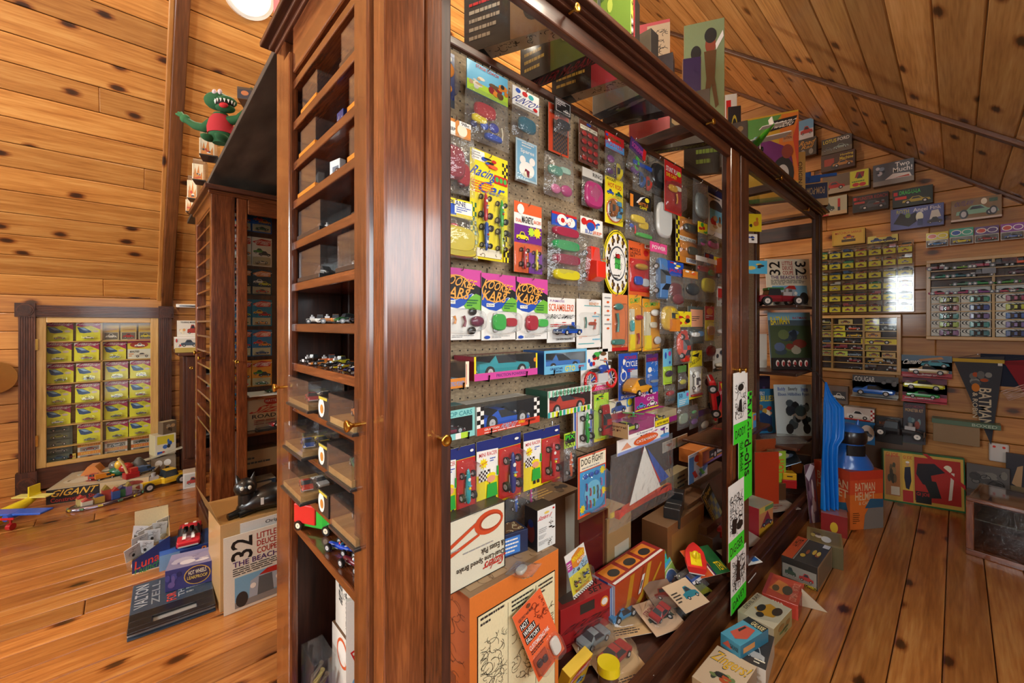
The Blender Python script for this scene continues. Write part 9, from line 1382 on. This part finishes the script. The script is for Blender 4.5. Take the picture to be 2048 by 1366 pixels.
foot('blue kit box with red car roof print', (1447, 1269), (1497, 1233), (1537, 1258), .117, .046, ['3a86a0', '2f7088', 'n', 'n', '4a92a8', 'n'], [('r', 0, .78, 1, 1, '1c2426'), ('t', 'GALAXIE', .35, .8, .95, .96, 'd8c890'), ('p', 'b8503e', [(.2, .2), (.3, .66), (.75, .7), (.9, .3), (.6, .1)]), ('p', '2a2a2c', [(.3, .4), (.34, .62), (.44, .62), (.42, .36)])], [('p', 'b8503e', [(.1, .3), (.4, .8), (.6, .3)]), ('t', 'GALAXIE', .5, .4, .9, .7, '1c2426')], [('r', .1, .3, .5, .7, 'c88a4a')])
foot('cream kit box with yellow dune buggy print', (1478, 1222), (1514, 1185), (1584, 1218), .068, .068, ['c0b89a', '9a8a5a', 'n', 'n', 'b8b098', 'n'], [('r', 0, 0, .18, 1, 'a89a80'), ('t', 'DEVIL RAY', .03, .2, .14, .95, 'k', 90), ('p', 'b8862a', [(.25, .4), (.5, .8), (.9, .7), (.8, .35), (.5, .25)]), ('e', .4, .5, .1, .16, 'k'), ('e', .78, .62, .12, .18, '3a3028'), ('e', .5, .24, .1, .1, 'k')], [('b', .1, .1, .9, .9, 6, ['8a7a4a', 'c8b88a', '5a6a3a'])], [('b', .1, .1, .9, .9, 6, ['5a6a3a', '8a6a3a', '3a4a2a'])])
foot('red and orange kit box', (1521, 1184), (1541, 1145), (1609, 1168), .06, .06, ['b8402e', '8a3020', 'n', 'n', 'b04834', 'n'], [('t', 'COMBAT PATROL', .72, .1, .92, .9, 'd08a70', 90), ('p', 'c0763a', [(.12, .3), (.3, .8), (.6, .7), (.55, .2)]), ('e', .3, .4, .1, .14, '5a4a30'), ('e', .62, .45, .14, .2, '4a4434'), ('r', 0, 0, .1, 1, '9a3a3a')], [('r', 0, 0, 1, .8, 'c84634'), ('t', 'FORD', .3, .3, .6, .8, 'C')])
foot('black kit box with orange and black car prints', (1559, 1108), (1596, 1072), (1664, 1094), .108, .108, ['2a2622', '8a7458', 'n', 'n', '3a3834', 'n'], [('r', 0, 0, .3, 1, 'c0502a'), ('t', 'HOT', .06, .5, .24, .9, '3a1a10'), ('r', .32, 0, .35, 1, '8a8a84'), ('b', .4, .1, .9, .85, 8, ['b89a3a', '2a2a30', '8a4a2a', 'd0b85a', '4a4a4a']), ('r', .8, .82, .98, .98, 'c8ccd0')], [('r', .03, .1, .97, .7, '8a867c'), ('c', .1, .2, .42, .6, '3a4a3a'), ('c', .5, .2, .9, .55, 'a83a34'), ('t', 'COMBO', .6, .02, .97, .14, 'd8c02a')], [('r', .05, .1, .95, .9, '6a5c48')])
foot('olive gold kit box with bubble trinket near the cape', (1595, 1076), (1614, 1052), (1683, 1068), .105, .105, ['5a5234', '4a3a28', 'n', 'n', '8a7a48', 'n'], [('r', .1, .1, .95, .9, '7a6a38'), ('b', .1, .2, .6, .9, 5, ['b8a85a', '5a4a3a', 'c8c0b0']), ('e', .55, .35, .14, .2, 'c8ccc8')])
carton('toy_block', 'clear pink and red plastic block before helmet box', .12, .12, .12, ['8a2a2a', '7a2424', 'n', '8a2a2a', '9a6a64', 'n'], dict(f=[('e', .5, .4, .15, .25, 'c8a82a')]), onZ(1668, 1072, 0), -80, 'box', mat='plastic')
o = MB().add([(0, 0, 0), (.09, 0, 0), (.0, 0, .075), (0, .002, 0), (.09, .002, 0), (0, .002, .075)], [(0, 1, 2), (5, 4, 3), (0, 3, 4, 1), (1, 4, 5, 2), (2, 5, 3, 0)], 'b8aa90').build('card_triangle', 'paper', loc=onZ(1603, 1212, .001), rot=(0, 0, math.radians(-70))); tag(o, 'small white cardboard triangle beside the red kit box', 'card')
